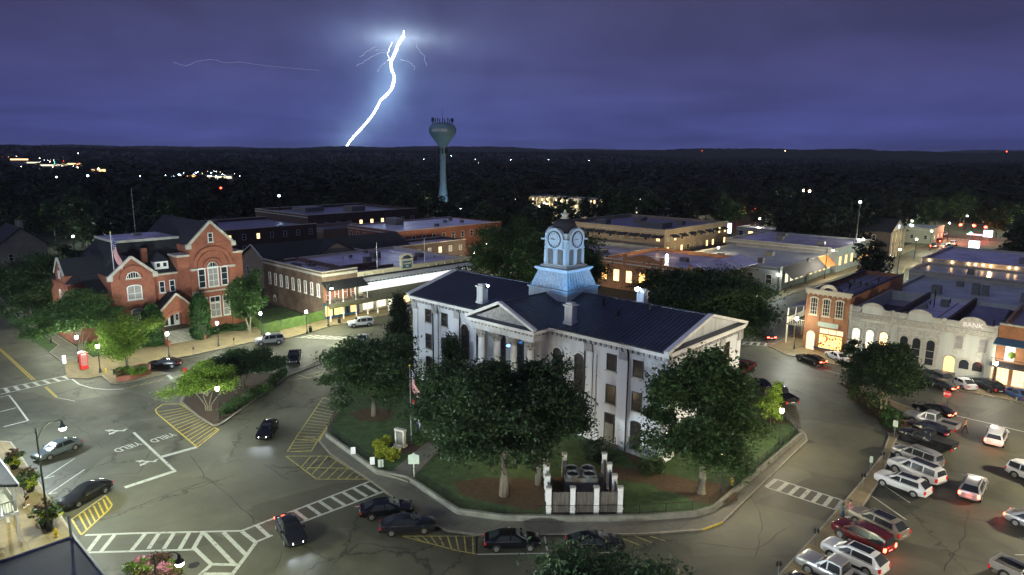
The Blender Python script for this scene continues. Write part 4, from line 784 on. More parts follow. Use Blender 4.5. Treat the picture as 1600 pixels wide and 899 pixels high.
# gallery on the street side
m = MB(); m.slab([(-3.6, 1.0, 6.6), (-.02, 1.0, 7.6), (-.02, 20, 7.6), (-3.6, 20, 6.6)], .15); O_(m, 'gallery_roof', 'metalroof'); O_(MB().box(-3.5, -.02, 1.0, 20, 3.5, 3.75), 'gallery_floor', 'wood')
for k in range(6):
    y = 1.15 + k * 3.7; O_(MB().box(-3.45, -3.25, y, y + .2, 0, 3.5), 'post', 'cream'); O_(MB().box(-3.43, -3.29, y, y + .14, 3.75, 6.6), 'post', 'cream')
m = MB(); m.box(-3.45, -3.35, 1.1, 19.8, 4.65, 4.75)
for k in range(60): m.box(-3.43, -3.38, 1.2 + k * .31, 1.25 + k * .31, 3.75, 4.65)
for k in range(11): m.box(-3.4 + k * .31, -3.35 + k * .31, 1.1, 1.15, 3.75, 4.65)
m.box(-3.4, 0, 1.08, 1.17, 4.65, 4.75); O_(m, 'railing', 'cream')
for k in range(5): window(OC, 0, 3.2 + k * 3.6, .2, 1.6, 2.9, -pi / 2, 0, 'cream', 'warmglass', 2, 1, .1, name='shop_window'); window(OC, 0, 3.2 + k * 3.6, 4.4, 1.1, 2.2, -pi / 2, 0, 'cream', 'glass', 2, 2, .1)
for (x, y) in ((2, 6), (3.2, 12)): O_(MB().tube([(x, y, 9.3), (x, y, 10.3)], .14, 8).tube([(x, y, 10.3), (x, y, 10.5)], .24, 8), 'roof_vent', 'iron')
BK = thing('bank_row', 'long pale painted bank row with panelled parapet, arched windows and low arches', 'bank building', GR(-34.25, 118.8, 0), RS)
def K_(m, name, material, parent=BK): return m.obj(name, material, parent)
m = MB(); m.box(0, 20.3, 0, .35, 0, 8.6); m.box(20, 20.3, .35, 24, 0, 8.2); m.box(0, .3, .35, 24, 0, 8.2); m.box(.3, 20, 23.7, 24, 0, 8.0); K_(m, 'wall', 'palegreen')
K_(MB().box(.3, 6.2, .35, 23.7, 6.0, 6.3), 'roof', 'flatdark'); K_(MB().box(6.7, 13.4, .35, 23.7, 7.2, 7.5), 'roof', 'flatroof'); K_(MB().box(13.8, 20, .35, 23.7, 6.6, 6.9), 'roof', 'flatdark')
for x in (6.2, 13.4): K_(MB().box(x, x + .42, .36, 24, 0, 8.5), 'party_wall', 'darkbrick')
K_(MB().yz([(.4, 6.9), (24, 6.9), (12, 9.4)], 15.5, 19.9), 'ridged_roof', 'flatdark')
K_(MB().box(1.5, 5.5, 9, 15, 6.3, 6.9), 'skylight', 'iron')
K_(MB().box(-.05, 20.35, -.30, .0, 7.55, 7.8), 'cornice', 'palemould'); K_(MB().box(-.05, 20.35, -.2, .0, 6.85, 7.05), 'cornice', 'palemould'); K_(MB().box(-.05, 20.35, -.22, .38, 8.6, 8.8), 'coping', 'palemould')
for i in range(12):
    x = .35 + i * 1.66; K_(MB().box(x, x + 1.35, -.09, .0, 7.88, 8.52), 'parapet_panel', 'palemould'); K_(MB().box(x + .12, x + 1.23, -.12, -.09, 8.0, 8.4), 'inset_panel', 'palegreen')
    K_(MB().box(x + .05, x + 1.3, -.1, .0, 7.12, 7.48), 'frieze_panel', 'palemould')
for i in range(26): K_(MB().box(.2 + i * .78, .42 + i * .78, -.27, .0, 7.3, 7.56), 'bracket', 'palemould')
for x in (0, 6.2, 13.3, 19.9): K_(MB().box(x, x + .4, -.24, .0, 6.4, 9.0), 'parapet_pier', 'palemould')
for x, tx in ((3.4, None), (10.2, None), (17.1, 'BANK')):
    K_(MB().xz([(x - 1.7, 8.8), (x + 1.7, 8.8), (x + 1.4, 9.3), (x + .7, 9.65), (x, 9.75), (x - .7, 9.65), (x - 1.4, 9.3)], -.2, .3), 'name_panel', 'palemould'); K_(MB().box(x - 1.5, x + 1.5, -.26, -.2, 7.9, 9.2), 'name_board', 'palegreen' if tx is None else 'palemould')
    if tx: text('bank_lettering', tx, .95, 'signwhite', BK, (x + .1, -.27, 8.5), (pi / 2, 0, 0), .03)
for x, g in ((1.3, 'whiteglass'), (3.4, 'whiteglass'), (5.45, 'warmglass'), (8.4, 'glass'), (10.15, 'glass'), (12.1, 'glass')):
    window(BK, x, 0, 1.1, 1.35, 4.2, 0, 1, 'palemould', g, 1, 3, .12, 'palemould'); K_(MB().box(x - .8, x + .8, -.1, .0, 5.7, 6.4), 'panel', 'palemould')
    for s_ in (-.95, .95): K_(MB().box(x + s_ - .11, x + s_ + .11, -.12, .0, .3, 6.5), 'pilaster', 'palemould')
for x in (15.7, 18.7): window(BK, x, 0, 4.5, 1.15, 2.2, 0, .2, 'palemould', 'curtain', 1, 2, .12, 'palemould', sill='palemould'); K_(MB().box(x - .9, x - .1, -.08, .0, 3.7, 4.15), 'plaque', 'palemould')
window(BK, 14.8, 0, .75, 1.6, 2.6, 0, 1, 'palemould', 'orangeglass', 2, 2, .12, 'palemould', name='door')
for x in (16.7, 18.4): window(BK, x, 0, 1.5, 1.5, 1.7, 0, 1, 'palemould', 'glass', 1, 1, .12, 'palemould')
for k in range(3): K_(MB().box(13.8, 15.8, -.35 * (k + 1), -.35 * k - .001, 0, .72 - k * .22), 'step', 'concrete')
K_(MB().tube([(9, 15, 7.5), (9, 15, 10.5)], .09, 6), 'vent_pipe', 'iron'); K_(MB().cbox((10.2, 17, 7.5), 1.2, .9, 1.2), 'roof_unit', 'acmetal')
RBK = thing('balcony_building', 'orange brick building with iron balcony right of the pale bank row', 'building', GR(-13.9, 118.8, 0), RS)
def Q_(m, name, material, parent=RBK): return m.obj(name, material, parent)
m = MB(); m.box(0.02, 16, 0, .35, 0, 9.2); m.box(0.02, .35, .35, 22, 0, 8.8); m.box(15.7, 16, .35, 22, 0, 8.8); Q_(m, 'wall', 'orangebrick'); Q_(MB().box(.35, 15.7, .35, 22, 7.6, 7.9), 'roof', 'flatdark'); Q_(MB().box(-.0, 16.1, -.25, .4, 9.2, 9.45), 'cornice', 'palemould')
Q_(MB().box(.02, 16, -.12, .0, 8.2, 8.5), 'brick_course', 'orangebrick')
for x in (1.7, 5.0, 8.4, 12): window(RBK, x, 0, 4.0, 1.2, 2.6, 0, 0, 'sash', 'whiteglass', 3, 4, .1, name='balcony_door')
Q_(MB().box(-.2, 16, -2.8, -.01, 3.5, 3.75), 'balcony_floor', 'awning'); Q_(MB().slab([(-.1, -2.9, 6.9), (16, -2.9, 6.9), (16, -.02, 7.3), (-.1, -.02, 7.3)], .12), 'balcony_canopy', 'bluepaint')
for x in (.2, 4.2, 8.2, 12.2): Q_(MB().box(x - .12, x + .12, -2.7, -2.45, 0, 3.5), 'post', 'cream'); Q_(MB().box(x - .08, x + .08, -2.68, -2.5, 3.75, 6.9), 'post', 'cream')
m = MB(); m.box(-.1, 16, -2.72, -2.66, 4.75, 4.82)
for k in range(80): m.box(-.1 + k * .2, -.07 + k * .2, -2.71, -2.67, 3.75, 4.75)
Q_(m, 'railing', 'iron')
for k in range(8): window(RBK, 1.2 + k * 1.9, 0, .4, 1.5, 2.7, 0, 0, 'cream', 'warmglass', 3, 4, .1, name='french_door')
for k, x in enumerate((2.2, 6.1)): Q_(MB().lathe([(.1, 4.95), (.4, 5.2), (.5, 5.5), (.3, 5.9), (.05, 6.0)], 8, (x, -2.4, 0)), 'hanging_fern', 'leaflime_lit')
# ------------------------------------------------------------------ plainer blocks of the town: local x along a, y along b
def block(name, label, cat, a0, a1, b0, b1, h, wall='darkbrick', roof='flatroof', par=.7, coping='stone', fwin=None, rwin=None, units=(), group=None, z0=0.0):
    """flat roofed block; fwin / rwin: (storeys, count, w, h, frame, [glass...]) for the face towards -b and the face towards +a"""
    t = thing(name, label, cat, GR(a0, b0, z0), RS, group); w, d = a1 - a0, b1 - b0; m = MB()
    m.box(0, w, 0, .35, -1, h); m.box(w - .35, w, .35, d, -1, h); m.box(0, .35, .35, d, -1, h); m.box(.35, w - .35, d - .35, d, -1, h); m.obj('wall', wall, t)
    MB().box(.35, w - .35, .35, d - .35, h - par - .3, h - par).obj('roof', roof, t)
    m = MB(); m.box(-.1, w + .1, -.1, .45, h, h + .16); m.box(w - .45, w + .1, .45, d + .1, h, h + .16); m.box(-.1, .45, .45, d + .1, h, h + .16); m.obj('coping', coping, t)
    MB().box(-.06, w + .06, -.14, .0, h - .9, h - .6).obj('cornice', coping, t)
    rr = random.Random(sum(map(ord, name)) + int(abs(a0 * 7) + b0))
    for face, sp in ((0, fwin), (1, rwin)):
        if not sp: continue
        ns, nc, ww, wh, fr_, gls = sp; Lg = w if face == 0 else d; st = (h - par) / ns
        for s_ in range(ns):
            for k in range(nc):
                u = Lg * (k + .5) / nc; z = s_ * st + st * .3; g = gls[rr.randrange(len(gls))]
                if face == 0: window(t, u, 0, z, ww, wh, 0, 0, fr_, g, 1, 2, .09)
                else: window(t, w, u, z, ww, wh, pi / 2, 0, fr_, g, 1, 2, .09)
    for (x, y, a, b, hh) in units: MB().box(x, x + a, y, y + b, h - par, h - par + hh).obj('roof_unit', 'acmetal', t)
    return t
DK = ['glass'] * 5 + ['warmglass']
# north west, beyond the corner shop
block('brick_block', 'dark three storey brick block behind city hall with one lit orange window', 'building', -222, -190, 84, 114, 11, 'darkbrick', 'flatdark', fwin=(3, 8, 1.1, 1.7, 'sash', DK), rwin=(3, 7, 1.1, 1.7, 'sash', DK), units=((5, 8, 2, 2, 1.2),))
LG = thing('gabled_hall', 'long dark roofed hall with pale cross gable behind the corner shop', 'building', GR(-168, 79, 0), RS)
MB().box(0, 12, 0, 44, 0, 7.2).obj('wall', 'tanwall', LG); gable_roof(MB(), 0, 12, -.4, 44.4, 7.2, 10.2, .25, 'y', .5).obj('roof', 'shingle', LG); MB().xz([(.1, 7.1), (11.9, 7.1), (6, 10.0)], -.1, .2).obj('gable', 'tanwall', LG)
m = MB(); m.bar((-.4, -.4, 7.1), (6, -.4, 10.3), .3, .3); m.bar((12.4, -.4, 7.1), (6, -.4, 10.3), .3, .3); m.obj('gable_trim', 'stone', LG)
m = MB(); m.yz([(14, 7.1), (26, 7.1), (20, 9.9)], 12.0, 12.6); m.obj('cross_gable', 'creamwall', LG); gable_roof(MB(), 6, 13, 14, 26, 7.2, 9.95, .2, 'x', .3).obj('roof', 'shingle', LG)
for y in (3, 8, 30, 36, 41): window(LG, 12, y, 2.5, 1.2, 2.2, pi / 2, 0, 'sash', 'glass', 1, 2, .1)
for x in (3, 9): window(LG, x, 0, 2.5, 1.2, 2.2, 0, 0, 'sash', 'glass', 1, 2, .1)
block('office_block', 'white roofed brick office block left of the water tower with porch canopy', 'building', -188, -162, 124, 168, 10, 'redbrick', mat('bright_flat_roof', (.72, .70, .80), .25, .35, .2, spec=.6), .25, 'stone', (2, 7, 1.3, 2.0, 'sash', ['glass']), (2, 11, 1.3, 2.0, 'sash', ['glass', 'glass', 'curtain']), ((4, 12, 5, 3.5, 2.2), (12, 30, 1, 1, .8), (16, 34, 1, 1, .9), (8, 36, 1, 1, .9), (19, 20, 1.2, 1.2, .8)))
block('flat_roof_block', 'broad low block with stepped dark roof beyond the gabled hall', 'building', -250, -212, 124, 172, 11.5, 'darkbrick', 'flatdark', .9, 'stone', (2, 8, 1.4, 1.8, 'sash', ['glass']), (2, 10, 1.4, 1.8, 'sash', ['glass', 'glass', 'warmglass']), ((6, 12, 10, 8, 1.6), (20, 26, 6, 6, 2.0)))
block('flat_roof_annex', 'small tan annex with orange lit roof edge before the broad block', 'building', -211, -196, 120, 140, 8.2, 'tanwall', 'flatdark', .7, 'stone', (1, 4, 1.2, 1.8, 'sash', ['warmglass', 'glass']), (1, 5, 1.2, 1.8, 'sash', ['warmglass', 'glass']))
block('link_building', 'low purple roofed building between the storefront and the white roofed office', 'building', -160, -150, 104, 140, 7.5, 'darkbrick', 'flatroof', .6, 'stone', (2, 3, 1.2, 1.7, 'sash', ['glass']), (2, 9, 1.2, 1.7, 'sash', ['glass', 'curtain', 'warmglass']))
# north, beyond the courthouse
MX = block('mixed_use_block', 'tan mixed use block with lit arcade terrace and awnings behind the courthouse', 'apartment block', -140, -102, 174, 214, 11.5, 'tanwall', 'flatdark', .9, 'creamwall', (3, 9, 1.3, 1.9, 'cream', ['warmglass', 'glass', 'glass']), (3, 10, 1.3, 1.9, 'cream', ['glass', 'warmglass', 'curtain', 'glass']), ((6, 10, 4, 3, 1.4), (14, 20, 3, 3, 1.6), (22, 12, 8, 6, 1.5), (26, 26, 3, 2, 1.2), (10, 30, 2, 2, 1.2)))
MB().box(4, 37.5, -5, -.05, 0, 6.2).obj('terrace', 'creamwall', MX); MB().box(4, 37.5, -5.1, -4.9, 6.2, 7.1).obj('terrace_parapet', 'creamwall', MX)
for k in range(8): x = 6 + k * 4.1; MB().box(x, x + 2.9, -5.12, -5.0, 3.4, 5.4).obj('arcade_opening', ['warmglass', 'orangeglass', 'glass'][k % 3], MX); MB().slab([(x - .3, -1.6, 9.2), (x + 3.2, -1.6, 9.2), (x + 3.2, -.02, 10.0), (x - .3, -.02, 10.0)], .1).obj('awning', 'awning', MX)
for k in range(7): MB().slab([(38.0, 3 + k * 5.3, 10.0), (38.0, 6.4 + k * 5.3, 10.0), (39.5, 6.4 + k * 5.3, 9.2), (39.5, 3 + k * 5.3, 9.2)], .1).obj('awning', 'awning', MX)
OB = block('parapet_store', 'orange brick store with shaped parapet lit from below behind courthouse', 'store', -101, -75, 140.5, 168, 7.3, 'orangebrick', 'flatroof', .9, 'stone', (1, 7, 1.8, 3.0, 'cream', ['warmglass', 'orangeglass', 'glass']), (1, 6, 1.2, 1.6, 'cream', ['glass']), ((6, 8, 2, 2, 1.1), (15, 14, 2, 1.6, 1.0)))
MB().xz([(8, 7.3), (18, 7.3), (18, 8.2), (16.5, 8.3), (15, 8.9), (13, 9.2), (11, 8.9), (9.5, 8.3), (8, 8.2)], -.05, .35).obj('shaped_parapet', 'orangebrick', OB)
for x in (0, 7.5, 17.8, 25.3): MB().box(x, x + .7, -.2, .4, 0, 9.0 if 5 < x < 20 else 8.2).obj('pier', 'orangebrick', OB)
MB().slab([(26, 2, 8.3), (26, 26, 8.3), (30.5, 26, 6.4), (30.5, 2, 6.4)], .2).obj('side_roof', 'flatroof', OB)
block('rear_store', 'low store with purple membrane roof left of the orange parapet store', 'store', -128, -103, 142, 172, 6.2, 'darkbrick', 'flatroof', .7, 'stone', (1, 7, 1.6, 2.2, 'cream', ['warmglass', 'glass']), (1, 6, 1.2, 1.6, 'cream', ['glass']), ((5, 8, 2, 2, 1.2), (14, 15, 3, 2, 1.3)))
block('grey_store', 'long grey painted store with clerestory openings behind the dark street tree', 'store', -98, -64, 205, 236, 7.0, 'greywall', 'flatroof', .5, 'stone', (1, 5, 3.0, 1.2, 'darkframe', ['glass']), (1, 6, 2.0, 2.6, 'cream', ['warmglass', 'orangeglass', 'glass']), ((12, 10, 2, 2, 1.3), (26, 6, 2, 1.5, 1.4), (8, 20, 3, 2, 1.5)))
AW = block('awning_store', 'grey green corner store with slanted dark and orange awnings', 'store', -94, -65, 166, 203, 5.8, 'greywall', 'flatgrey', .5, 'stone', (1, 6, 1.6, 2.4, 'cream', ['glass']), (1, 11, 2.2, 2.4, 'cream', ['warmglass', 'whiteglass', 'warmglass']), ((8, 9, 1.6, 1.6, 1.1), (16, 22, 2, 2, 1.2), (20, 8, 1.4, 1.2, 1.3)))
MB().slab([(28.9, 1.5, 5.9), (28.9, 26, 5.9), (31.8, 26, 3.3), (31.8, 1.5, 3.3)], .1).obj('dark_awning', 'awning', AW); MB().slab([(28.9, 26.2, 5.9), (28.9, 33, 5.9), (31.8, 33, 3.3), (31.8, 26.2, 3.3)], .1).obj('orange_awning', 'orangeawn', AW)
for y in (.8, 18): MB().box(28.98, 29.5, y, y + 1.2, 0, 6.4).obj('pier', 'greywall', AW)
# roofs to the right, behind the bank row
block('terrace_block', 'grey roofed block directly behind the bank row', 'building', -35.5, 10, 144, 172, 7.2, 'creamwall', 'flatgrey', .45, 'stone', None, None, ((6, 8, 1.6, 1.4, 1.6), (12, 12, 1.2, 1.2, 2.2), (13.5, 12, 1.2, 1.2, 2.0), (20, 10, 2.4, 2, 1.6), (30, 15, 2, 2, 1.2), (8, 20, 1.2, 1.2, 1.0)))
block('long_roof_block', 'long blue grey roofed block with low parapet walls toward the string lights', 'building', -38.3, 14, 173, 189, 7.8, 'creamwall', 'flatgrey', .5, 'stone', None, None, ((10, 6, 1.4, 1.4, 1.1), (26, 5, 2.2, 2, 1.9), (36, 8, 1.5, 1.5, 1.3)))
TR = block('rooftop_terrace_block', 'dark purple roofed block edged with glowing string lights', 'building', -39.5, 12, 190, 222, 8.6, 'creamwall', 'flatroof', .5, 'stone', (1, 1, .4, .4, 'cream', ['glass']), None, ((18, 10, 2.4, 2, 1.4), (21, 16, 3, 2.4, 1.6), (23, 9, 2, 2, 1.8), (26, 15, 2, 3, 1.5)))
for k, x in enumerate((1.5, 6.3, 9.6, 11, 12.5, 14, 17.5, 18.8, 23, 26, 27.3, 29.4, 31, 33, 36, 39)): MB().lathe([(.0, -.2), (.16, -.12), (.2, 0), (.14, .15), (.02, .2)], 8, (x, -.35, 8.3)).obj('string_light', 'stringbulb', TR)
lamp_light(TR, (14, -1.2, 8.1), 420, (1, .6, .28)); lamp_light(TR, (32, -1.2, 8.1), 300, (1, .6, .28))
# street beyond, left side: church-like hall and neighbours
CHR = thing('gabled_church', 'brick church with tall pale pilastered gable beside the far street', 'church', GR(-77, 246, 0), RS)
MB().box(0, 16, 0, 16, 0, 9.0).obj('wall', 'darkbrick', CHR); gable_roof(MB(), 0, 16.3, 0, 16, 9.0, 12.6, .25, 'x', .4).obj('roof', 'shingle', CHR); MB().yz([(0, 8.9), (16, 8.9), (8, 12.5)], 15.8, 16.1).obj('gable', 'creamwall', CHR)
for y in (.6, 4.2, 8, 11.8, 15.4): MB().box(16.0, 16.5, y - .4, y + .4, 0, 8.8).obj('pilaster', 'creamwall', CHR)
for y in (2.4, 6.1, 9.9, 13.6): window(CHR, 16, y, 1.3, 1.3, 2.6, pi / 2, 0, 'cream', 'glass', 1, 2, .1); window(CHR, 16, y, 5.2, 1.3, 2.4, pi / 2, 0, 'cream', 'glass', 1, 2, .1)
for x in (3, 7, 11): window(CHR, x, 0, 2, 1.2, 2.2, 0, 0, 'cream', 'warmglass', 1, 2, .1); window(CHR, x, 0, 5.6, 1.2, 2, 0, 0, 'cream', 'glass', 1, 2, .1)
MB().box(16.12, 16.3, 7.5, 8.5, 9.6, 10.6).obj('lit_emblem', 'blueglow', CHR)
block('corner_shops', 'low brick shops with warm lit fronts at the far street bend', 'store', -82, -64, 224, 238, 5.5, 'darkbrick', 'flatdark', .5, 'stone', (1, 4, 1.5, 2, 'cream', ['warmglass', 'glass']), (1, 4, 2.2, 2.6, 'cream', ['orangeglass', 'warmglass']))
block('pale_house', 'small pale building beyond the church among trees', 'house', -74, -60, 300, 318, 6, 'creamwall', 'flatgrey', .3, 'stone', (1, 3, 1.2, 1.6, 'cream', ['glass']), (1, 3, 1.2, 1.6, 'cream', ['whiteglass']))
AP = block('apartment_block', 'brightly lit apartment block with open balconies on the wood edge', 'apartment block', -252, -212, 285, 300, 10, 'creamwall', 'flatroof', .6, 'stone', (4, 12, 1.5, 1.6, 'cream', ['warmglass', 'whiteglass', 'glass', 'glass', 'curtain', 'whiteglass']), (4, 5, 1.6, 1.9, 'cream', ['whiteglass', 'glass', 'warmglass']), tuple((3 + 4.5 * k, 5, 1.6, 1.6, 1.0) for k in range(8)))
for s_ in range(1, 4): MB().box(0, 40, -1.8, -.02, s_ * 2.35 - .2, s_ * 2.35).obj('balcony_slab', 'creamwall', AP)
for k in range(9): MB().box(k * 4.95, k * 4.95 + .3, -1.8, -.02, 0, 9.6).obj('balcony_pier', 'creamwall', AP)
block('motel_block', 'white low building with flat roof at wood edge behind mixed block', 'building', -192, -174, 292, 306, 6.5, 'palegreen', 'flatroof', .5, 'stone', (2, 6, 1.2, 1.4, 'sash', ['glass', 'whiteglass']), (2, 4, 1.2, 1.4, 'sash', ['glass']))
block('drive_in_shop', 'low shop with lit front and red sign beyond grey store', 'store', -122, -98, 264, 276, 4.5, 'greywall', 'flatroof', .4, 'stone', (1, 6, 2.0, 2.0, 'cream', ['whiteglass', 'glass', 'warmglass']), (1, 3, 1.6, 1.8, 'cream', ['whiteglass']))
HS = thing('gabled_house', 'pale gabled house at far left edge with two chimneys', 'house', GR(-250, 40, 0), RS); MB().box(0, 16, 0, 12, 0, 6.5).obj('wall', 'creamwall', HS)
MB().yz([(0, 6.4), (12, 6.4), (6, 11.2)], 15.7, 16.0).obj('gable', 'creamwall', HS); gable_roof(MB(), -1, 16.3, 0, 12, 6.5, 11.4, .25, 'x', .5).obj('roof', 'shingle', HS)
for x in (11, 14): MB().box(x, x + 1, 6, 7, 9, 13).obj('chimney', 'creamwall', HS)
for y in (3, 9): window(HS, 16, y, 2, 1.2, 2, pi / 2, 0, 'sash', 'glass', 1, 2, .1)
# ------------------------------------------------------------------ south side: gallery corner and navy roof near the camera
GB = thing('gallery_building', 'corner building with white posted gallery at left picture edge', 'building', GR(-66.6, 10.6, 0), RB)
def g_(m, name, material, parent=GB): return m.obj(name, material, parent)
g_(MB().box(0, 22, 3.2, 16, 0, 7.2), 'wall', 'palegreen'); g_(MB().slab([(-.2, 0, 5.4), (22, 0, 5.4), (22, 3.4, 6.6), (-.2, 3.4, 6.6)], .22), 'gallery_roof', 'shingle')
m = MB()
for k in range(55): m.box(-.15 + k * .4, .08 + k * .4, -.06, .06, 5.2, 5.5)
g_(m, 'eaves_dentils', 'sash'); g_(MB().box(-.1, 22, .2, 3.2, 2.75, 3.0), 'gallery_floor', 'sash')
for x in (.1, 4.5, 9, 13.5, 18): g_(MB().box(x, x + .22, .25, .47, 0, 5.25), 'post', 'sash')
m = MB(); m.box(0, 22, .3, .38, 3.95, 4.05); m.box(0, .08, .38, 3.2, 3.95, 4.05)
for k in range(110): m.box(.05 + k * .2, .1 + k * .2, .31, .36, 3.0, 3.95)
for k in range(14): m.box(.01, .06, .4 + k * .2, .45 + k * .2, 3.0, 3.95)
g_(m, 'railing', 'palegreen')
for k in range(5): window(GB, 2.5 + 4 * k, 3.2, .4, 1.6, 2.2, 0, 0, 'sash', 'warmglass' if k == 0 else 'glass', 2, 1, .1, name='shop_window'); window(GB, 2.5 + 4 * k, 3.2, 3.2, 1.1, 2.2, 0, 0, 'sash', 'glass', 2, 2, .1)
NR = thing('navy_roof_building', 'building with flat navy felt roof and grey edge at lower left corner', 'building', GR(-51, 10.7, 0), RS)
def n2(m, name, material, parent=NR): return m.obj(name, material, parent)
n2(MB().box(0.1, 26, -22, -.1, 0, 6.7), 'wall', 'darkbrick'); n2(MB().box(0, 26, -22, 0, 6.7, 7.0), 'roof', 'navy'); n2(MB().box(-.12, 26, -.0, .14, 6.55, 7.05), 'gutter', 'steel'); n2(MB().box(-.12, -.0, -22, 0, 6.55, 7.03), 'fascia', 'navy')
n2(MB().tube([(.15, -.1, 5.8), (.15, -.1, 8.6)], .09, 8), 'vent_pipe', 'iron'); n2(MB().box(1.2, 6, -9, -4.2, 7.0, 7.5), 'raised_deck', 'navy')
# ------------------------------------------------------------------ water tower
g = G(693, 335)
WT = thing('water_tower', 'pale blue pedestal water tower with antennas around its bowl', 'water tower', g)
MB().lathe([(3.4, 0), (3.3, 3), (2.6, 9), (1.9, 15), (1.65, 20), (1.6, 35), (1.9, 36.2)], 24).obj('pedestal', 'towerpaint', WT, smooth=True)
BO = MB().lathe([(1.7, 36), (2.6, 37.2), (5.2, 40.6), (6.9, 42.8), (7.45, 44.6), (7.2, 46.2), (6.0, 47.7), (4.2, 48.6), (2, 49), (.2, 49.1)], 32).obj('tank', 'towerpaint', WT, smooth=True)
rt = random.Random(4)
for k in range(13):
    t = 2 * pi * k / 13; r = 5.4; x, y = r * math.cos(t), r * math.sin(t); m = MB(); m.tube([(x, y, 47.6), (x, y, 50.6 + rt.random() * 1.2)], .09, 5); m.cbox((x * 1.05, y * 1.05, 49.2), .45, .35, 2.0); m.obj('antenna', 'iron', WT)
MB().tube([(0, 0, 49), (0, 0, 56)], [.1, .05], 5).obj('mast', 'iron', WT)
for k in range(8): t = 2 * pi * k / 8; MB().cbox((2.3 * math.cos(t), 2.3 * math.sin(t), 32.5), .5, .5, 3).tube([(0, 0, 34), (2.3 * math.cos(t), 2.3 * math.sin(t), 34)], .1, 5).obj('antenna_panel', 'iron', WT)
to = math.atan2(-g.y, -g.x)
for i, c_ in enumerate('OXFORD'):
    for off in (-.25,):
        t = to + off + (i - 2.5) * .19; r = 7.5; text('tank_lettering', c_, 2.0, 'signwhite', BO, (r * math.cos(t), r * math.sin(t), 44.6), (pi / 2, 0, t + pi / 2), .05)

rv = random.Random(31)
for bld, zt, xs, ys in ((BK, 7.5, (7.2, 12.8), (3, 22)), (SH, 8.5, (.9, 7.2), (3, 22)), (ST, 7.7, (1.5, 30), (8, 28)), (OC, 9.3, (1, 6), (4, 30))):
    for k in range(9):
        x, y = rv.uniform(*xs), rv.uniform(*ys); h = rv.uniform(.3, .9)
        if k % 3: MB().tube([(x, y, zt - .02), (x, y, zt + h)], .09, 6).obj('vent_pipe', 'iron', bld)
        else: MB().cbox((x, y, zt), rv.uniform(.6, 1.3), rv.uniform(.6, 1.1), h).obj('roof_unit', 'acmetal', bld)
    for k in range(3): x = rv.uniform(*xs); MB().box(x, x + .12, ys[0], ys[1], zt, zt + .07).obj('roof_seam', 'concrete', bld)
# ------------------------------------------------------------------ vehicles (x forward, y left, origin on the ground under the centre)
def paint(name, col, rough=.16, metal=.0): return mat(name, col, rough, .06, 2, metal=metal, spec=.55)
PAINT = dict(black=paint('black_car_paint', (.005, .005, .007)), white=paint('white_car_paint', (.50, .51, .51), .3, 0), silver=paint('silver_car_paint', (.36, .36, .36), .3, .5), grey=paint('grey_car_paint', (.06, .064, .07)), darkgrey=paint('dark_grey_car_paint', (.014, .015, .018)),
             maroon=paint('maroon_car_paint', (.085, .012, .014)), red=paint('red_car_paint', (.22, .03, .02)), blue=paint('blue_car_paint', (.03, .06, .14)), slate=paint('slate_car_paint', (.10, .12, .13)), tan=paint('champagne_car_paint', (.30, .27, .22), .3, .5))
M['carglass'] = mat('car_glass', (.016, .019, .022), .13, .1, 2, spec=.55); M['tyre'] = mat('tyre_rubber', (.015, .015, .015), .8, .2, 8); M['rim'] = mat('alloy_rim', (.42, .42, .42), .35, .1, 6, metal=.8); M['darkrim'] = mat('dark_rim', (.04, .04, .042), .4, .1, 6, metal=.6)
M['headlens'] = mat('head_lens', (.55, .57, .6), .15, .1, 4, spec=.8); M['taillens'] = mat('tail_lens', (.6, .02, .02), .2, .1, 4, spec=.8); M['brightwork'] = mat('chrome', (.55, .55, .56), .2, .05, 4, metal=.9); M['plate'] = mat('number_plate', (.6, .6, .58), .5, .05, 9)
SP = dict(
 sedan=dict(st=[(-2.42, .46, .80, .66), (-2.36, .30, .93, .80), (-2.0, .24, 1.0, .88), (-1.2, .2, .98, .905), (0, .19, .95, .91), (.9, .19, .94, .905), (1.6, .21, .90, .89), (2.1, .23, .83, .87), (2.34, .27, .76, .82), (2.45, .34, .70, .74), (2.48, .42, .62, .66)], cab=[(-2.05, .98), (-1.15, 1.40), (-.5, 1.45), (.2, 1.42), (1.2, .92)], rw=.57, bw=.83, wb=(-1.42, 1.42), wr=.335),
 suv=dict(st=[(-2.42, .5, 1.02, .78), (-2.36, .36, 1.10, .88), (-1.9, .28, 1.10, .94), (-.8, .25, 1.08, .955), (.6, .25, 1.06, .955), (1.2, .28, 1.12, .96), (1.8, .30, 1.12, .95), (2.2, .33, 1.09, .93), (2.38, .38, 1.05, .90), (2.47, .44, .99, .85), (2.50, .52, .90, .80)], cab=[(-2.40, 1.08), (-2.22, 1.62), (-1.5, 1.80), (.55, 1.78), (1.42, 1.12)], rw=.68, bw=.90, wb=(-1.42, 1.52), wr=.40),
 pickup=dict(st=[(-2.95, .55, .80, .90), (-2.85, .5, .86, .95), (-1.0, .4, .86, .97), (-.62, .38, 1.12, .97), (.6, .36, 1.14, .97), (1.4, .36, 1.16, .96), (2.2, .38, 1.16, .95), (2.7, .40, 1.12, .94), (2.88, .44, 1.07, .91), (2.96, .5, 1.0, .88), (2.98, .58, .92, .84)], cab=[(-.72, 1.1), (-.58, 1.80), (.1, 1.88), (.6, 1.86), (1.45, 1.14)], rw=.74, bw=.92, wb=(-1.75, 1.85), wr=.41))
SP['crossover'] = dict(SP['suv'], cab=[(-2.36, 1.08), (-1.72, 1.60), (-1.0, 1.67), (.42, 1.64), (1.42, 1.12)], rw=.65, wr=.37)
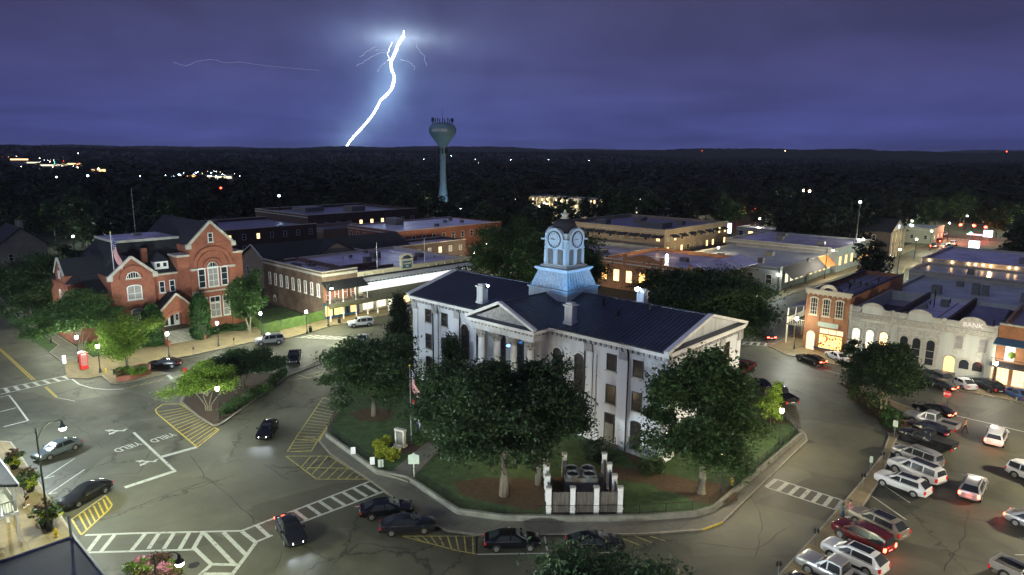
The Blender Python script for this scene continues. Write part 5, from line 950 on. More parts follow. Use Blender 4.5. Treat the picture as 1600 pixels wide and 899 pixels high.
def car_meshes(kind):
    s = SP[kind]; out = {}; m = MB(); rg = []
    for x, zb, zt, hw in s['st']:
        zm = zb + (zt - zb) * .5
        rg.append([(x, -hw * .8, zb), (x, -hw * .97, zb + .12), (x, -hw, zm), (x, -hw * .985, zt - .10), (x, -hw * .90, zt), (x, -hw * .45, zt + .03), (x, 0, zt + .04), (x, hw * .45, zt + .03), (x, hw * .90, zt), (x, hw * .985, zt - .10), (x, hw, zm), (x, hw * .97, zb + .12), (x, hw * .8, zb)])
    for r in rg: m.v += r
    k = 13
    for i in range(len(rg) - 1):
        for j in range(k): a = i * k + j; b = i * k + (j + 1) % k; m.f.append((a, b, b + k, a + k)[::-1])
    m.f.append(tuple(range(k))); m.f.append(tuple((len(rg) - 1) * k + j for j in range(k))[::-1]); out['body'] = m
    c = s['cab']; m = MB(); (x0, z0), (x1, z1), (x2, z2), (x3, z3), (x4, z4) = c; bw, rw = s['bw'], s['rw']; zb = min(z0, z4) - .06
    def sec(x, z, w): return [(x, -w, z), (x, -w * .6, z + .035), (x, w * .6, z + .035), (x, w, z)]
    rows = [sec(x0, z0, bw * .92), sec(x1, z1, rw * .97), sec(x2, z2, rw), sec(x3, z3, rw), sec(x4, z4, bw * .94)]
    for r in rows: m.v += r
    for i in range(4):
        for j in range(3): a = i * 4 + j; m.f.append((a, a + 1, a + 5, a + 4)[::-1])
    base = [(x0, -bw, zb), (x1 * .6 + x0 * .4, -bw, zb), (x2, -bw, zb), (x3, -bw, zb), (x4, -bw, zb)]; o = len(m.v)
    for p in base: m.v += [p, (p[0], -p[1], p[2])]
    for i in range(4): m.f.append((i * 4, o + 2 * i, o + 2 * i + 2, i * 4 + 4)[::-1]); m.f.append((i * 4 + 3, i * 4 + 7, o + 2 * i + 3, o + 2 * i + 1)[::-1])
    out['cabin'] = m
    def lerp3(a, b, t): return tuple(a[i] + (b[i] - a[i]) * t for i in range(3))
    def inset(q, f, off):
        q = [Vector(p) for p in q]; c_ = sum(q, Vector()) / 4; n_ = (q[1] - q[0]).cross(q[3] - q[0]).normalized()
        ctr = Vector((s['cab'][2][0], 0, 1.0))
        if n_.dot(c_ - ctr) < 0: n_ = -n_
        return [p + (c_ - p) * f + n_ * off for p in q]
    W_ = MB(); q = inset([(x4 - .02, -bw * .9, z4), (x4 - .02, bw * .9, z4), (x3, rw * .97, z3), (x3, -rw * .97, z3)], .07, .035); W_.add(q, [(0, 1, 2, 3)]); out['windscreen'] = W_
    R2 = MB(); q = inset([(x0, -bw * .88, z0 + .02), (x0, bw * .88, z0 + .02), (x1, rw * .93, z1), (x1, -rw * .93, z1)], .08, .04); R2.add(q, [(0, 1, 2, 3)]); out['rear_window'] = R2
    fix = lambda x, z: Vector((x, bw + (rw - bw) * max(0, (z - zb) / (z2 - zb)) + .02, z)); zlo, zhi = zb + .12, z2 - .11; P1 = {'sedan': -.22, 'suv': .12, 'pickup': .42, 'crossover': -.05}[kind]
    spans = [((x4 - .42, x3 - .06), (P1 + .05, P1 + .05)), ((P1 - .05, P1 - .05), (x0 + .55, x1 + .06))]
    if kind == 'suv': P2 = -1.05; spans = [spans[0], ((P1 - .05, P1 - .05), (P2 + .05, P2 + .05)), ((P2 - .05, P2 - .05), (x0 + .24, x1 + .10))]
    if kind == 'pickup': spans[1] = ((P1 - .05, P1 - .05), (x0 + .12, x1 + .1))
    for k_, ((a0, a1), (b0, b1)) in enumerate(spans):
        q = [fix(a0, zlo), fix(b0, zlo), fix(b1, zhi), fix(a1, zhi)]
        for sg in (1, -1): mm = MB(); mm.add([(p.x, p.y * sg, p.z) for p in q], [(0, 1, 2, 3) if sg > 0 else (3, 2, 1, 0)]); out['side_window', k_, sg] = mm
    wr = s['wr']; hwid = max(r[3] for r in s['st'])
    for x in s['wb']:
        for sg in (1, -1):
            y = sg * (hwid - .10); mm = MB(); mm.tube([(x, y - .12, wr), (x, y - .10, wr), (x, y + .10, wr), (x, y + .12, wr)], [wr * .9, wr, wr, wr * .9], 16); r2 = MB()
            yo = y + sg * .122; r2.tube([(x, yo - sg * .01, wr), (x, yo + sg * .004, wr)], wr * .64, 12); out['wheel', x, sg] = (mm, r2)
            am = MB(); n_ = 10; ya = sg * (hwid * .995 + .012); am.add([(x + wr * 1.18 * math.cos(pi * t / n_), ya, wr * .95 + wr * 1.18 * math.sin(pi * t / n_)) for t in range(n_ + 1)] + [(x - wr * 1.18, ya, wr * .5), (x + wr * 1.18, ya, wr * .5)], [tuple(range(n_ + 3))]); out['wheel_arch', x, sg] = am
    xf = s['st'][-2][0]; zf = s['st'][-2][2]; hf = s['st'][-2][3]; xr = s['st'][0][0]; zr = s['st'][1][2]; hr = s['st'][1][3]
    for sg in (1, -1):
        out['headlight', sg] = MB().add([(xf + .07, sg * hf * .55, zf - .17), (xf - .12, sg * (hf + .05), zf - .17), (xf - .16, sg * (hf + .05), zf - .0), (xf + .03, sg * hf * .55, zf - .03)], [(0, 1, 2, 3) if sg > 0 else (3, 2, 1, 0)])
        h = .16 if kind == 'sedan' else .34; zc = zr - .10 - h; out['taillight', sg] = MB().box(xr - .035, xr + .12, *sorted((sg * (hr + .015), sg * hr * (.55 if kind == 'sedan' else .78))), zc, zc + h)
        out['mirror', sg] = MB().box(x4 - .55, x4 - .35, *sorted((sg * (bw + .02), sg * (bw + .22))), z4 + .02, z4 + .18)
    for sg in (1, -1):
        out['sill_trim', sg] = MB().box(s['wb'][0] + wr * 1.2, s['wb'][1] - wr * 1.2, *sorted((sg * (hwid * .9), sg * (hwid + .012))), .22 if kind == 'sedan' else .30, .34 if kind == 'sedan' else .46)
        out['window_trim', sg] = MB().bar((x0 + .5, sg * (bw + .025), zlo - .03), (x4 - .4, sg * (bw + .025), zlo - .03), .03, .035)
    out['plate'] = MB().box(xr - .04, xr + .02, -.26, .26, .52, .66); out['grille'] = MB().box(s['st'][-1][0] - .02, s['st'][-1][0] + .03, -.5, .5, s['st'][-1][1] + .02, s['st'][-1][2] - .04); out['bumper'] = MB().box(xr - .05, xr + .1, -hr * .9, hr * .9, .36 if kind == 'sedan' else .42, .52 if kind == 'sedan' else .60)
    if kind == 'pickup':
        mm = MB(); mm.box(-2.9, -.75, .86, .96, .6, 1.16); mm.box(-2.9, -.75, -.96, -.86, .6, 1.16); out['bed'] = mm; out['tailgate'] = MB().box(-2.96, -2.86, -.95, .95, .62, 1.15); out['bed_floor'] = MB().box(-2.86, -.75, -.86, .86, .88, .91)
    return out
CM = {k: car_meshes(k) for k in SP}
ME = {}
def cmesh(kind, key, mb, material, smooth=False): return cached((kind, key, material if isinstance(material, str) else material.name), lambda: mb.mesh(key if isinstance(key, str) else key[0], material, smooth))
def car(kind, label, cat, loc, rz, color, rim='rim', tail='taillens', head='headlens', roof=None, group=None, spare=False, rack=False, s=1.0, cover=False):
    t = thing('parked_car' if cat != 'pickup truck' else 'pickup_truck', label, cat, loc, rz, group); t.scale = (s, s, s); c = CM[kind]; pm = PAINT[color]
    b = link('body', cmesh(kind, 'body', c['body'], pm, True), t); link('cabin', cmesh(kind, 'cabin', c['cabin'], pm, True), t)
    for k, v in c.items():
        n = k if isinstance(k, str) else k[0]
        if n in ('body', 'cabin'): continue
        if n == 'wheel': w = link('wheel', cmesh(kind, k, v[0], 'tyre', True), t); link('rim', cmesh(kind, ('rim',) + k[1:], v[1], rim), w); continue
        mt_ = dict(windscreen='carglass', rear_window='carglass', side_window='carglass', wheel_arch='black', sill_trim='black', window_trim='brightwork', headlight=head, taillight=tail, plate='plate', grille='black', bumper=pm if kind == 'sedan' else 'brightwork' if kind == 'pickup' else pm, mirror=pm, bed=pm, tailgate=pm, bed_floor='black').get(n)
        link(n, cmesh(kind, k, v, mt_), t)
    if roof: (x1, z1), (x3, z3) = SP[kind]['cab'][1], SP[kind]['cab'][3]; z2 = SP[kind]['cab'][2][1]; rw = SP[kind]['rw']; link('sunroof', cached(('sunroof', kind), lambda: MB().add([(x1 + .35, -rw * .72, z2 + .045), (x3 - .1, -rw * .72, z3 + .055), (x3 - .1, rw * .72, z3 + .055), (x1 + .35, rw * .72, z2 + .045)], [(0, 1, 2, 3)]).mesh('sunroof', 'carglass')), t)
    if rack:
        def mk():
            m = MB(); z = SP[kind]['cab'][2][1] + .06; rw = SP[kind]['rw']
            for sg in (1, -1): m.bar((-1.9, sg * rw * .9, z), (.3, sg * rw * .9, z), .05)
            return m.mesh('roof_rack', 'iron')
        link('roof_rack', cached(('rack', kind), mk), t)
    if spare: link('spare_wheel', cached('spare', lambda: MB().tube([(-2.42, -.1, 1.0), (-2.62, -.1, 1.0)], .34, 16).mesh('spare_wheel', 'brightwork')), t)
    if head == 'headglow':
        for sg in (1, -1):
            l = bpy.data.lights.new('headlamp_beam', 'SPOT'); l.energy = 110; l.color = (.72, .84, 1); l.spot_size = 1.5; l.spot_blend = 1.0; l.shadow_soft_size = .1; o = bpy.data.objects.new('headlamp_beam', l); COL.objects.link(o); o.parent = t; o.location = (SP[kind]['st'][-1][0] + .12, sg * .6, .72); o.rotation_euler = Vector((1, 0, -.05)).to_track_quat('-Z', 'Y').to_euler()
    if tail == 'redglow':
        l = bpy.data.lights.new('tail_light', 'POINT'); l.energy = 12; l.color = (1, .06, .03); l.shadow_soft_size = .15; o = bpy.data.objects.new('tail_light', l); COL.objects.link(o); o.parent = t; o.location = (SP[kind]['st'][0][0] - .35, 0, .8)
    if cover: link('bed_cover', cached('bedcover', lambda: MB().box(-2.88, -.72, -.93, .93, 1.16, 1.2).mesh('bed_cover', 'black')), t)
    return t
def heading(p, q, z=0): d = G(*q, z) - G(*p, z); return math.atan2(d.y, d.x)
def park(kind, label, cat, nose, rear, color, **kw):
    """a vehicle standing on the ground; nose and tail: photo pixels of the ground under its ends"""
    p, q = G(*nose), G(*rear); c = (p + q) / 2; return car(kind, label, cat, c, heading(rear, nose), color, **kw)
# ------------------------------------------------------------------ trees
def leaf_cloud(name, pts, size, material, seed, flat=.5, size_var=1.1):
    r = np.random.default_rng(seed); n = len(pts); P = np.asarray(pts, dtype=np.float32)
    nrm = r.normal(size=(n, 3)); nrm[:, 2] = np.abs(nrm[:, 2]) + flat; nrm /= np.linalg.norm(nrm, axis=1)[:, None]
    t = r.normal(size=(n, 3)); t -= (t * nrm).sum(1)[:, None] * nrm; t /= np.linalg.norm(t, axis=1)[:, None]; b = np.cross(nrm, t)
    s = size * (1 - size_var / 2 + size_var * r.random(n))[:, None]; w = s * .62
    V = np.stack([P - t * s, P - b * w * .8 + t * s * .1, P + t * s, P + b * w * .8 + t * s * .1], 1).reshape(-1, 3)
    me = bpy.data.meshes.new(name); me.vertices.add(4 * n); me.vertices.foreach_set('co', V.astype(np.float32).ravel()); me.loops.add(4 * n); me.loops.foreach_set('vertex_index', np.arange(4 * n, dtype=np.int32))
    me.polygons.add(n); me.polygons.foreach_set('loop_start', np.arange(0, 4 * n, 4, dtype=np.int32)); me.update(calc_edges=True); me.materials.append(M[material]); return me
def crown_points(rx, ry, rz, cz, n, clumps, seed, shape='round', spread=.17, drop=.25, core=.35):
    """leaf positions in uneven clumps spread through a crown, denser near its outside, with gaps between"""
    r = np.random.default_rng(seed); d = r.normal(size=(clumps, 3)); d /= np.linalg.norm(d, axis=1)[:, None]
    rad = core + (1 - core) * r.random(clumps) ** .6; c = d * rad[:, None]
    ph = r.random(4) * 6.28; lob = 1 + .16 * np.sin(3 * np.arctan2(d[:, 1], d[:, 0]) + ph[0]) + .10 * np.sin(5 * np.arctan2(d[:, 1], d[:, 0]) + ph[1]) + .10 * np.sin(4 * d[:, 2] * 3 + ph[2])
    c *= lob[:, None]
    if shape == 'cone':
        h = r.random(clumps) ** 1.3; a = r.random(clumps) * 6.28; q = (1 - h) ** .85 * (.45 + .55 * r.random(clumps) ** .5) + .03; c = np.stack([np.cos(a) * q, np.sin(a) * q, h * 2 - 1], 1)
    if shape == 'column':
        h = r.random(clumps); a = r.random(clumps) * 6.28; q = np.where(h < .75, 1, np.sqrt(np.clip((1 - h) / .25, 0, 1))) * (.75 + .25 * r.random(clumps)); c = np.stack([np.cos(a) * q, np.sin(a) * q, h * 2 - 1], 1)
    if shape == 'egg': f = 1.05 - .62 * np.clip((c[:, 2] + 1) / 2, 0, 1) ** 1.2; c[:, 0] *= f * 1.15; c[:, 1] *= f * 1.15
    if shape == 'vase': c[:, 2] = np.abs(c[:, 2]) * 1.1 - .35 - .35 * (c[:, 0] ** 2 + c[:, 1] ** 2)
    k = r.integers(0, clumps, n); sz = spread * (.6 + .8 * r.random(clumps))[k]
    p = c[k] + r.normal(size=(n, 3)) * sz[:, None] * np.array([1, 1, .62]); p[:, 2] -= drop * .1 * r.random(n)
    return p * np.array([rx, ry, rz]) + np.array([0, 0, cz]), c * np.array([rx, ry, rz]) + np.array([0, 0, cz])
def trunk_mesh(h, r0, crown_c, rz, seed, material, limbs=7, fork=1):
    rg = random.Random(seed); m = MB()
    for f in range(fork):
        ox = (f - (fork - 1) / 2) * r0 * 1.6; lean = (f - (fork - 1) / 2) * .9; pts = [(ox, 0, -.15), (ox * 1.1, 0, h * .3), (ox + lean * .5 + rg.uniform(-.1, .1), rg.uniform(-.1, .1), h * .65), (ox + lean + rg.uniform(-.2, .2), rg.uniform(-.2, .2), h)]; k = 1 / math.sqrt(fork); m.tube(pts, [r0 * 1.35 * k, r0 * k, r0 * .8 * k, r0 * .6 * k], 9)
    idx = list(range(len(crown_c))); rg.shuffle(idx)
    for i in idx[:limbs]:
        c = crown_c[i]; st = (rg.uniform(-.1, .1), 0, h * rg.uniform(.75, 1.0)); mid = (c[0] * .45 + rg.uniform(-.3, .3), c[1] * .45 + rg.uniform(-.3, .3), st[2] + (c[2] - st[2]) * .55); m.tube([st, mid, tuple(c)], [r0 * .45, r0 * .25, r0 * .08], 6)
    return m.mesh('trunk', material, True)
def tree(name, label, loc, rx, rz, cz, n, leaf, mtl, seed, shape='round', clumps=60, ry=None, trunk_h=None, r0=.28, bark='bark', cat='tree', group=None, spread=.135, limbs=14, fork=1, rot=0.0, core=.3, off=(0, 0)):
    t = thing(name, label, cat, loc, rot, group); p, c = crown_points(rx, ry or rx, rz, cz, n, clumps, seed, shape, spread, core=core); sh = np.array([off[0], off[1], 0.0]); p = p + sh; c = c + sh
    link('crown', leaf_cloud('crown', p, leaf, mtl, seed), t)
    link('trunk', trunk_mesh(trunk_h if trunk_h else cz - rz * .55, r0, c, rz, seed, bark, limbs, fork), t); return t
def shrub(label, loc, rx, rz, n, leaf, mtl, seed, name='shrub', cat='shrub', group=None, shape='round'):
    p, c = crown_points(rx, rx, rz, rz * .85, n, 34, seed, shape, .2, core=.6); o = link(name, leaf_cloud(name, p, leaf, mtl, seed), None, loc); return tag(o, label, cat, group)
# ------------------------------------------------------------------ lamps
def acorn_lamp(label, x, y, power, col=(.95, 1, .80), h=4.1, z0=.14, bulb='bulb', smooth=10):
    t = thing('street_lamp', label, 'street lamp', G(x, y, z0), 0, 'acorn street lamps round the square')
    def post(): return MB().lathe([(.24, 0), (.24, .12), (.17, .2), (.15, .55), (.09, .7), (.065, 1.2), (.055, h - .45), (.10, h - .40), (.13, h - .32)], 10).mesh('post', 'lampgreen', True)
    link('post', cached(('acornpost', h), post), t)
    link('globe', cached(('acorn', h, bulb), lambda: MB().lathe([(.12, h - .32), (.22, h - .18), (.25, h), (.20, h + .2), (.1, h + .33)], 12).mesh('globe', bulb, True)), t)
    link('finial', cached(('finial', h), lambda: MB().lathe([(.21, h + .27), (.12, h + .38), (.03, h + .45), (.02, h + .6)], 10).mesh('finial', 'lampgreen', True)), t)
    lamp_light(t, (0, 0, h), power, col, .27, smooth); return t
def goose_lamp(label, loc, rz, power, h=9.3, reach=2.0, drop=.55, col=(.95, 1, .70), smooth=25, banner=False):
    t = thing('street_lamp', label, 'street lamp', loc, rz, 'tall swan neck street lamps')
    link('post', cached(('gpost', h), lambda: MB().lathe([(.22, 0), (.22, .3), (.13, .5), (.11, 1.4), (.085, 3), (.07, h - .2), (.1, h - .15), (.06, h + .1), (.02, h + .3)], 10).mesh('post', 'lampgreen', True)), t)
    def arm():
        pts = [(.05, 0, h - .75), (.5, 0, h - .05), (1.1, 0, h + .28), (reach - .2, 0, h + .22), (reach, 0, h - .02)]; return MB().tube(pts, .045, 6).mesh('arm', 'lampgreen', True)
    link('arm', cached(('garm', h, reach), arm), t)
    link('shade', cached(('gshade', h, reach), lambda: MB().lathe([(.32, h - .55), (.3, h - .42), (.14, h - .25), (.1, h), (.03, h + .08)], 12, (reach, 0, 0)).mesh('shade', 'lampgreen', True)), t)
    link('globe', cached(('gglobe', h, reach), lambda: MB().lathe([(.05, h - .86), (.2, h - .82), (.29, h - .70), (.28, h - .56)], 12, (reach, 0, 0)).mesh('globe', 'bulb', True)), t)
    lamp_light(t, (reach, 0, h - .98), power, col, .26, smooth); return t
# ------------------------------------------------------------------ people: one skinned figure with five fingered hands
def person(label, loc, rz, pose, shirt, trousers, skin='skin', hairm='hair', shorts=False, bag=None, s=1.0):
    t = thing('person', label, 'person', loc, rz); t.scale = (s, s, s); J = dict(pelvis=(0, 0, .95), spine=(0.02, 0, 1.15), chest=(.02, 0, 1.36), neck=(.01, 0, 1.50), chin=(.03, 0, 1.57), head=(.025, 0, 1.67), crown=(0, 0, 1.77))
    st = pose.get('stride', .12); aL = pose.get('armL', (.1, .28, .95)); aR = pose.get('armR', (-.1, -.28, .95)); eL = pose.get('elbL', (.0, .27, 1.16)); eR = pose.get('elbR', (-.02, -.27, 1.16))
    J.update(hipL=(0, .09, .92), hipR=(0, -.09, .92), kneeL=(st * .7, .10, .50), kneeR=(-st * .35, -.10, .50), ankL=(st, .10, .09), ankR=(-st, -.10, .09), toeL=(st + .17, .12, .04), toeR=(-st + .17, -.12, .04), shL=(0, .17, 1.42), shR=(0, -.17, 1.42), elL=eL, elR=eR, wrL=aL, wrR=aR)
    Ed = [('pelvis', 'spine'), ('spine', 'chest'), ('chest', 'neck'), ('neck', 'chin'), ('chin', 'head'), ('head', 'crown'), ('pelvis', 'hipL'), ('pelvis', 'hipR'), ('hipL', 'kneeL'), ('hipR', 'kneeR'), ('kneeL', 'ankL'), ('kneeR', 'ankR'), ('ankL', 'toeL'), ('ankR', 'toeR'), ('chest', 'shL'), ('chest', 'shR'), ('shL', 'elL'), ('shR', 'elR'), ('elL', 'wrL'), ('elR', 'wrR')]
    Rr = dict(pelvis=.13, spine=.12, chest=.135, neck=.055, chin=.075, head=.095, crown=.06, hipL=.095, hipR=.095, kneeL=.06, kneeR=.06, ankL=.042, ankR=.042, toeL=.03, toeR=.03, shL=.06, shR=.06, elL=.042, elR=.042, wrL=.028, wrR=.028)
    for sd_ in 'LR':
        w = Vector(J['wr' + sd_]); e_ = Vector(J['el' + sd_]); d = (w - e_).normalized(); sg = 1 if sd_ == 'L' else -1; ac = d.cross(Vector((0, 1, 0))); ac = Vector((1, 0, 0)) if ac.length < .1 else ac.normalized()
        pm = w + d * .07; J['palm' + sd_] = tuple(pm); Rr['palm' + sd_] = .030; Ed.append(('wr' + sd_, 'palm' + sd_))
        for f in range(4):
            off = ac * ((f - 1.5) * .021); L1 = (.036, .044, .042, .032)[f]; k1, k2 = f'f{f}a' + sd_, f'f{f}b' + sd_; J[k1] = tuple(pm + off + d * .03); J[k2] = tuple(pm + off * 1.1 + d * (.03 + L1) - Vector((0, sg * .018, 0))); Rr[k1] = .010; Rr[k2] = .008; Ed += [('palm' + sd_, k1), (k1, k2)]
        J['th' + sd_] = tuple(w + d * .05 + ac * .05); Rr['th' + sd_] = .010; Ed.append(('wr' + sd_, 'th' + sd_))
    def skinned(name, keys, material, grow, parent, cut=None):
        ks = [k for k in J if keys is None or k in keys]; ix = {k: i for i, k in enumerate(ks)}; me = bpy.data.meshes.new(name); V = [J[k] if not cut or k not in cut else tuple(Vector(J[cut[k][0]]).lerp(Vector(J[k]), cut[k][1])) for k in ks]
        me.from_pydata(V, [(ix[a], ix[b]) for a, b in Ed if a in ix and b in ix], []); o = link(name, me, parent); md = o.modifiers.new('skin', 'SKIN'); o.modifiers.new('smooth', 'SUBSURF').render_levels = 1
        sv = me.skin_vertices[0].data if me.skin_vertices else None
        if sv is None: return o
        for k, i in ix.items(): sv[i].radius = (Rr[k] + grow, Rr[k] + grow)
        sv[ix.get('pelvis', 0)].use_root = True; md.use_smooth_shade = True; me.materials.append(M[material]); return o
    b = skinned('body', None, skin, 0, t)
    skinned('shirt', {'pelvis', 'spine', 'chest', 'shL', 'shR', 'elL', 'elR'}, shirt, .014, t, {'elL': ('shL', .75), 'elR': ('shR', .75)})
    skinned('shorts' if shorts else 'trousers', {'pelvis', 'hipL', 'hipR', 'kneeL', 'kneeR'} if shorts else {'pelvis', 'hipL', 'hipR', 'kneeL', 'kneeR', 'ankL', 'ankR'}, trousers, .016, t, {'kneeL': ('hipL', .7), 'kneeR': ('hipR', .7)} if shorts else None)
    hd = MB().lathe([(.02, .12), (.075, .105), (.105, .06), (.11, .0), (.10, -.04)], 12); hd.v = [(x - .018 - (.015 if z < .05 else 0), y, z + 1.69) for x, y, z in hd.v]; hd.obj('hair', hairm, t, smooth=True)
    for sg in (1, -1): MB().lathe([(.004, -.012), (.013, 0), (.004, .012)], 6, (.115, sg * .034, 1.66)).obj('eye', 'black', t)
    MB().add([(.11, -.014, 1.615), (.11, .014, 1.615), (.145, 0, 1.62), (.115, 0, 1.665)], [(0, 1, 2), (0, 2, 3), (1, 3, 2)]).obj('nose', skin, t); MB().box(.105, .118, -.024, .024, 1.588, 1.598).obj('mouth', 'red', t)
    for sg in (1, -1):
        a = Vector(J['ank' + ('L' if sg > 0 else 'R')]); MB().cbox((a.x + .07, a.y, 0), .26, .10, .085).obj('shoe', 'signwhite' if shorts else 'black', t)
    return t
# ------------------------------------------------------------------ lamps in place
acorn_lamp('acorn lamp on the pavement right of the city hall steps', 342, 541, 2268)
acorn_lamp('acorn lamp at the foot of the city hall steps', 264.5, 560, 2268)
acorn_lamp('acorn lamp before the left end of the green fence', 409, 524, 2016)
acorn_lamp('acorn lamp before the right end of the green fence', 480, 521, 2016)
acorn_lamp('acorn lamp between red phone box and lime tree', 157, 582, 2016)
acorn_lamp('acorn lamp directly behind the red phone box', 124, 566, 2268)
acorn_lamp('acorn lamp under the crape myrtle up the side street', 80, 536, 2268)
acorn_lamp('farthest acorn lamp up the side street verge', 40, 508, 2016)
acorn_lamp('acorn lamp at the base of the city hall flagpole', 190, 527, 2016)
acorn_lamp('acorn lamp glowing under the tree at the tip of the left median', 343, 656, 1310, (.95, 1, .82))
acorn_lamp('acorn lamp on the lawn beside the small lit sapling', 1217, 694, 2268, (1, .86, .6), z0=.42, bulb='bulbwarm')
acorn_lamp('acorn lamp half hidden by the large right lawn tree', 1127, 768, 1764, (1, .9, .66), z0=.42, bulb='bulbwarm')
acorn_lamp('low warm lamp glimpsed through the big double tree before the courthouse', 806, 722, 655, (1, .72, .4), z0=.42, h=3.2, bulb='bulbwarm')
acorn_lamp('acorn lamp at the orange brick building corner', 1241, 545, 6500, (.96, 1, .84), h=5.4, smooth=60)
acorn_lamp('acorn lamp on the pavement before the brick balcony building', 1550, 612, 1764, (1, .93, .78), h=4.2)
acorn_lamp('acorn lamp beneath the low awning store corner', 1214, 455, 1764, (.85, 1, .9))
acorn_lamp('acorn lamp before the parapet store', 1051, 458, 1260, (1, .85, .6))
acorn_lamp('acorn lamp behind the left flank of the courthouse', 664, 500, 2016)
goose_lamp('swan neck lamp with flower basket standing by the hydrant', G(77, 829, .14), math.atan2(3.2, 1.2), 8500, 9.3, 2.3, smooth=140)
g_ = G(281, 883, 4.85) - Vector((math.cos(.15), math.sin(.15), 0)) * 1.6; g_.z = .02; goose_lamp('swan neck lamp rising from flowers at the bottom left median', g_, .15, 5200, 5.6, 1.6, smooth=80)
goose_lamp('swan neck lamp in front of the corner bookshop gallery', G(513, 510, .14), -.55, 5000, 8.2, 1.3)
goose_lamp('swan neck lamp before the right end of the pale bank row', G(1540, 592, .14), -1.0, 8000, 9.0, 1.4, col=(1, .93, .78))
goose_lamp('swan neck lamp at the far street before the awning store', G(1288, 436, .14), 0, 3500, 8.5, 1.6, col=(1, .9, .7))
goose_lamp('swan neck lamp lighting the long grey store corner', G(1330, 414, .14), 0, 2600, 8.5, 1.6, col=(1, .9, .7))
# two lamps of the same row that stand just outside the picture and light the car park
goose_lamp('swan neck lamp standing in the car park beyond the right picture edge', GR(6, 86, .02), 2.6, 25000, 10, 2.4, col=(1, .88, .62), smooth=200)
goose_lamp('swan neck lamp standing at the near edge of the car park', GR(12, 44, .02), 2.6, 22000, 10, 2.4, col=(1, .88, .62), smooth=200)
goose_lamp('swan neck lamp standing before the south row below the picture', GR(-36, 4, .02), 1.2, 42000, 9.3, 1.6, smooth=600, col=(.80, .93, 1))
goose_lamp('swan neck lamp standing at the street corner left of the picture', GR(-92, 12, .14), 1.0, 32000, 9.3, 1.6, smooth=500, col=(.80, .93, 1))
def flood(label, loc, aim, power, col, size=1.1, bulb='bulbcold', r=.35):
    t = thing('floodlight', label, 'floodlight', loc); MB().tube([(0, 0, 0), (0, 0, .3)], .05, 6).obj('bracket', 'iron', t); d = (Vector(aim) - Vector(loc)).normalized()
    MB().tube([Vector((0, 0, .4)) - d * .2, Vector((0, 0, .4)), Vector((0, 0, .4)) + d * .12], [.14, .24, .26], 10).obj('housing', 'iron', t); MB().lathe([(.02, -r * .6), (r * .8, -r * .3), (r, 0), (r * .8, r * .3), (.02, r * .6)], 12).obj('lens', bulb, t, Vector((0, 0, .4)) + d * .2)
    l = bpy.data.lights.new('flood_light', 'SPOT'); l.energy = power; l.color = col; l.spot_size = size; l.spot_blend = .6; l.shadow_soft_size = .2
    o = bpy.data.objects.new('flood_light', l); COL.objects.link(o); o.parent = t; o.location = Vector((0, 0, .4)) + d * .75; o.rotation_euler = d.to_track_quat('-Z', 'Y').to_euler(); return t
def CL(x, y, z): return GR(-34.3, 60.52) + EX * x + EY * y + Vector((0, 0, z))
cup = CL(-21.3, 9.1, 20.6)
flood('blue white floodlight on left front roof chimney of courthouse', CL(-28.5, 1.9, 15.3), cup, 1450, (.11, .44, .95), 1.2, r=.22)
flood('blue white floodlight on right front roof chimney of courthouse', CL(-14.6, 1.5, 15.0), cup, 1450, (.11, .44, .95), 1.2, bulb='glass', r=.22)
flood('bright blue floodlight glowing behind the courthouse roof ridge', CL(-13.1, 14.6, 15.3), cup, 1250, (.11, .44, .95), 1.2, r=.42)
def wash(label, loc, aim, power, col, size):
    return flood(label, loc, aim, power, col, size, 'bulb', .2)
# ------------------------------------------------------------------ vehicles in place
S_CAR = 'cars parked round the square'
park('sedan', 'grey green sedan parked nose in at the left kerb', 'car', (58, 722), (121, 697), 'slate')
park('sedan', 'glossy dark sedan beside the small yellow hatched bay', 'car', (101, 797), (165, 764), 'darkgrey', roof=True)
park('sedan', 'black sedan parked behind the brick planter', 'car', (236, 574), (279, 573), 'black')
park('suv', 'long silver estate car parked before the green fence', 'car', (396, 540), (447, 535), 'silver', rack=True)
park('pickup', 'dark pickup facing the viewer at the end of the left median', 'pickup truck', (458, 575), (462, 556), 'black')
park('suv', 'white utility car crossing in front of the bookshop', 'car', (543, 512), (584, 508), 'white', rack=True)
park('pickup', 'white pickup facing the viewer behind the dark conical tree', 'pickup truck', (565, 547), (569, 531), 'white')
park('suv', 'grey jeep parked at left corner of the courthouse', 'car', (631, 492), (650, 485), 'grey')
park('sedan', 'black sedan at the end of the kerb row beside the crosswalk', 'car', (642, 799), (566, 808), 'black')
park('sedan', 'dark sedan second from the crosswalk in the kerb row', 'car', (677, 826), (597, 832), 'darkgrey')
park('sedan', 'dark sedan parked after the yellow hatched bay', 'car', (843, 853), (759, 855), 'black')
park('sedan', 'rightmost dark sedan of the row below the courthouse wall', 'car', (970, 856), (889, 859), 'black')
park('pickup', 'red pickup parked at right corner of the courthouse', 'pickup truck', (1174, 575), (1151, 589), 'red')
park('sedan', 'black sedan between red and dark pickups beside the courthouse', 'car', (1173, 597), (1203, 617), 'black')
park('pickup', 'dark pickup with open bed beside the lit sapling', 'pickup truck', (1199, 613), (1238, 636), 'darkgrey')
park('sedan', 'white sedan before the orange corner building', 'car', (1295, 556), (1319, 569), 'white')
park('crossover', 'dark silver utility car in front of the orange lit arch', 'car', (1447, 590), (1477, 601), 'grey')
park('sedan', 'white sedan parked before the two low bank arches', 'car', (1483, 596), (1518, 612), 'white')
park('crossover', 'dark grey utility car before the brick balcony building', 'car', (1522, 601), (1562, 618), 'darkgrey', rack=True)
park('sedan', 'blue sedan at right picture edge before the balcony building', 'car', (1567, 612), (1607, 631), 'blue')
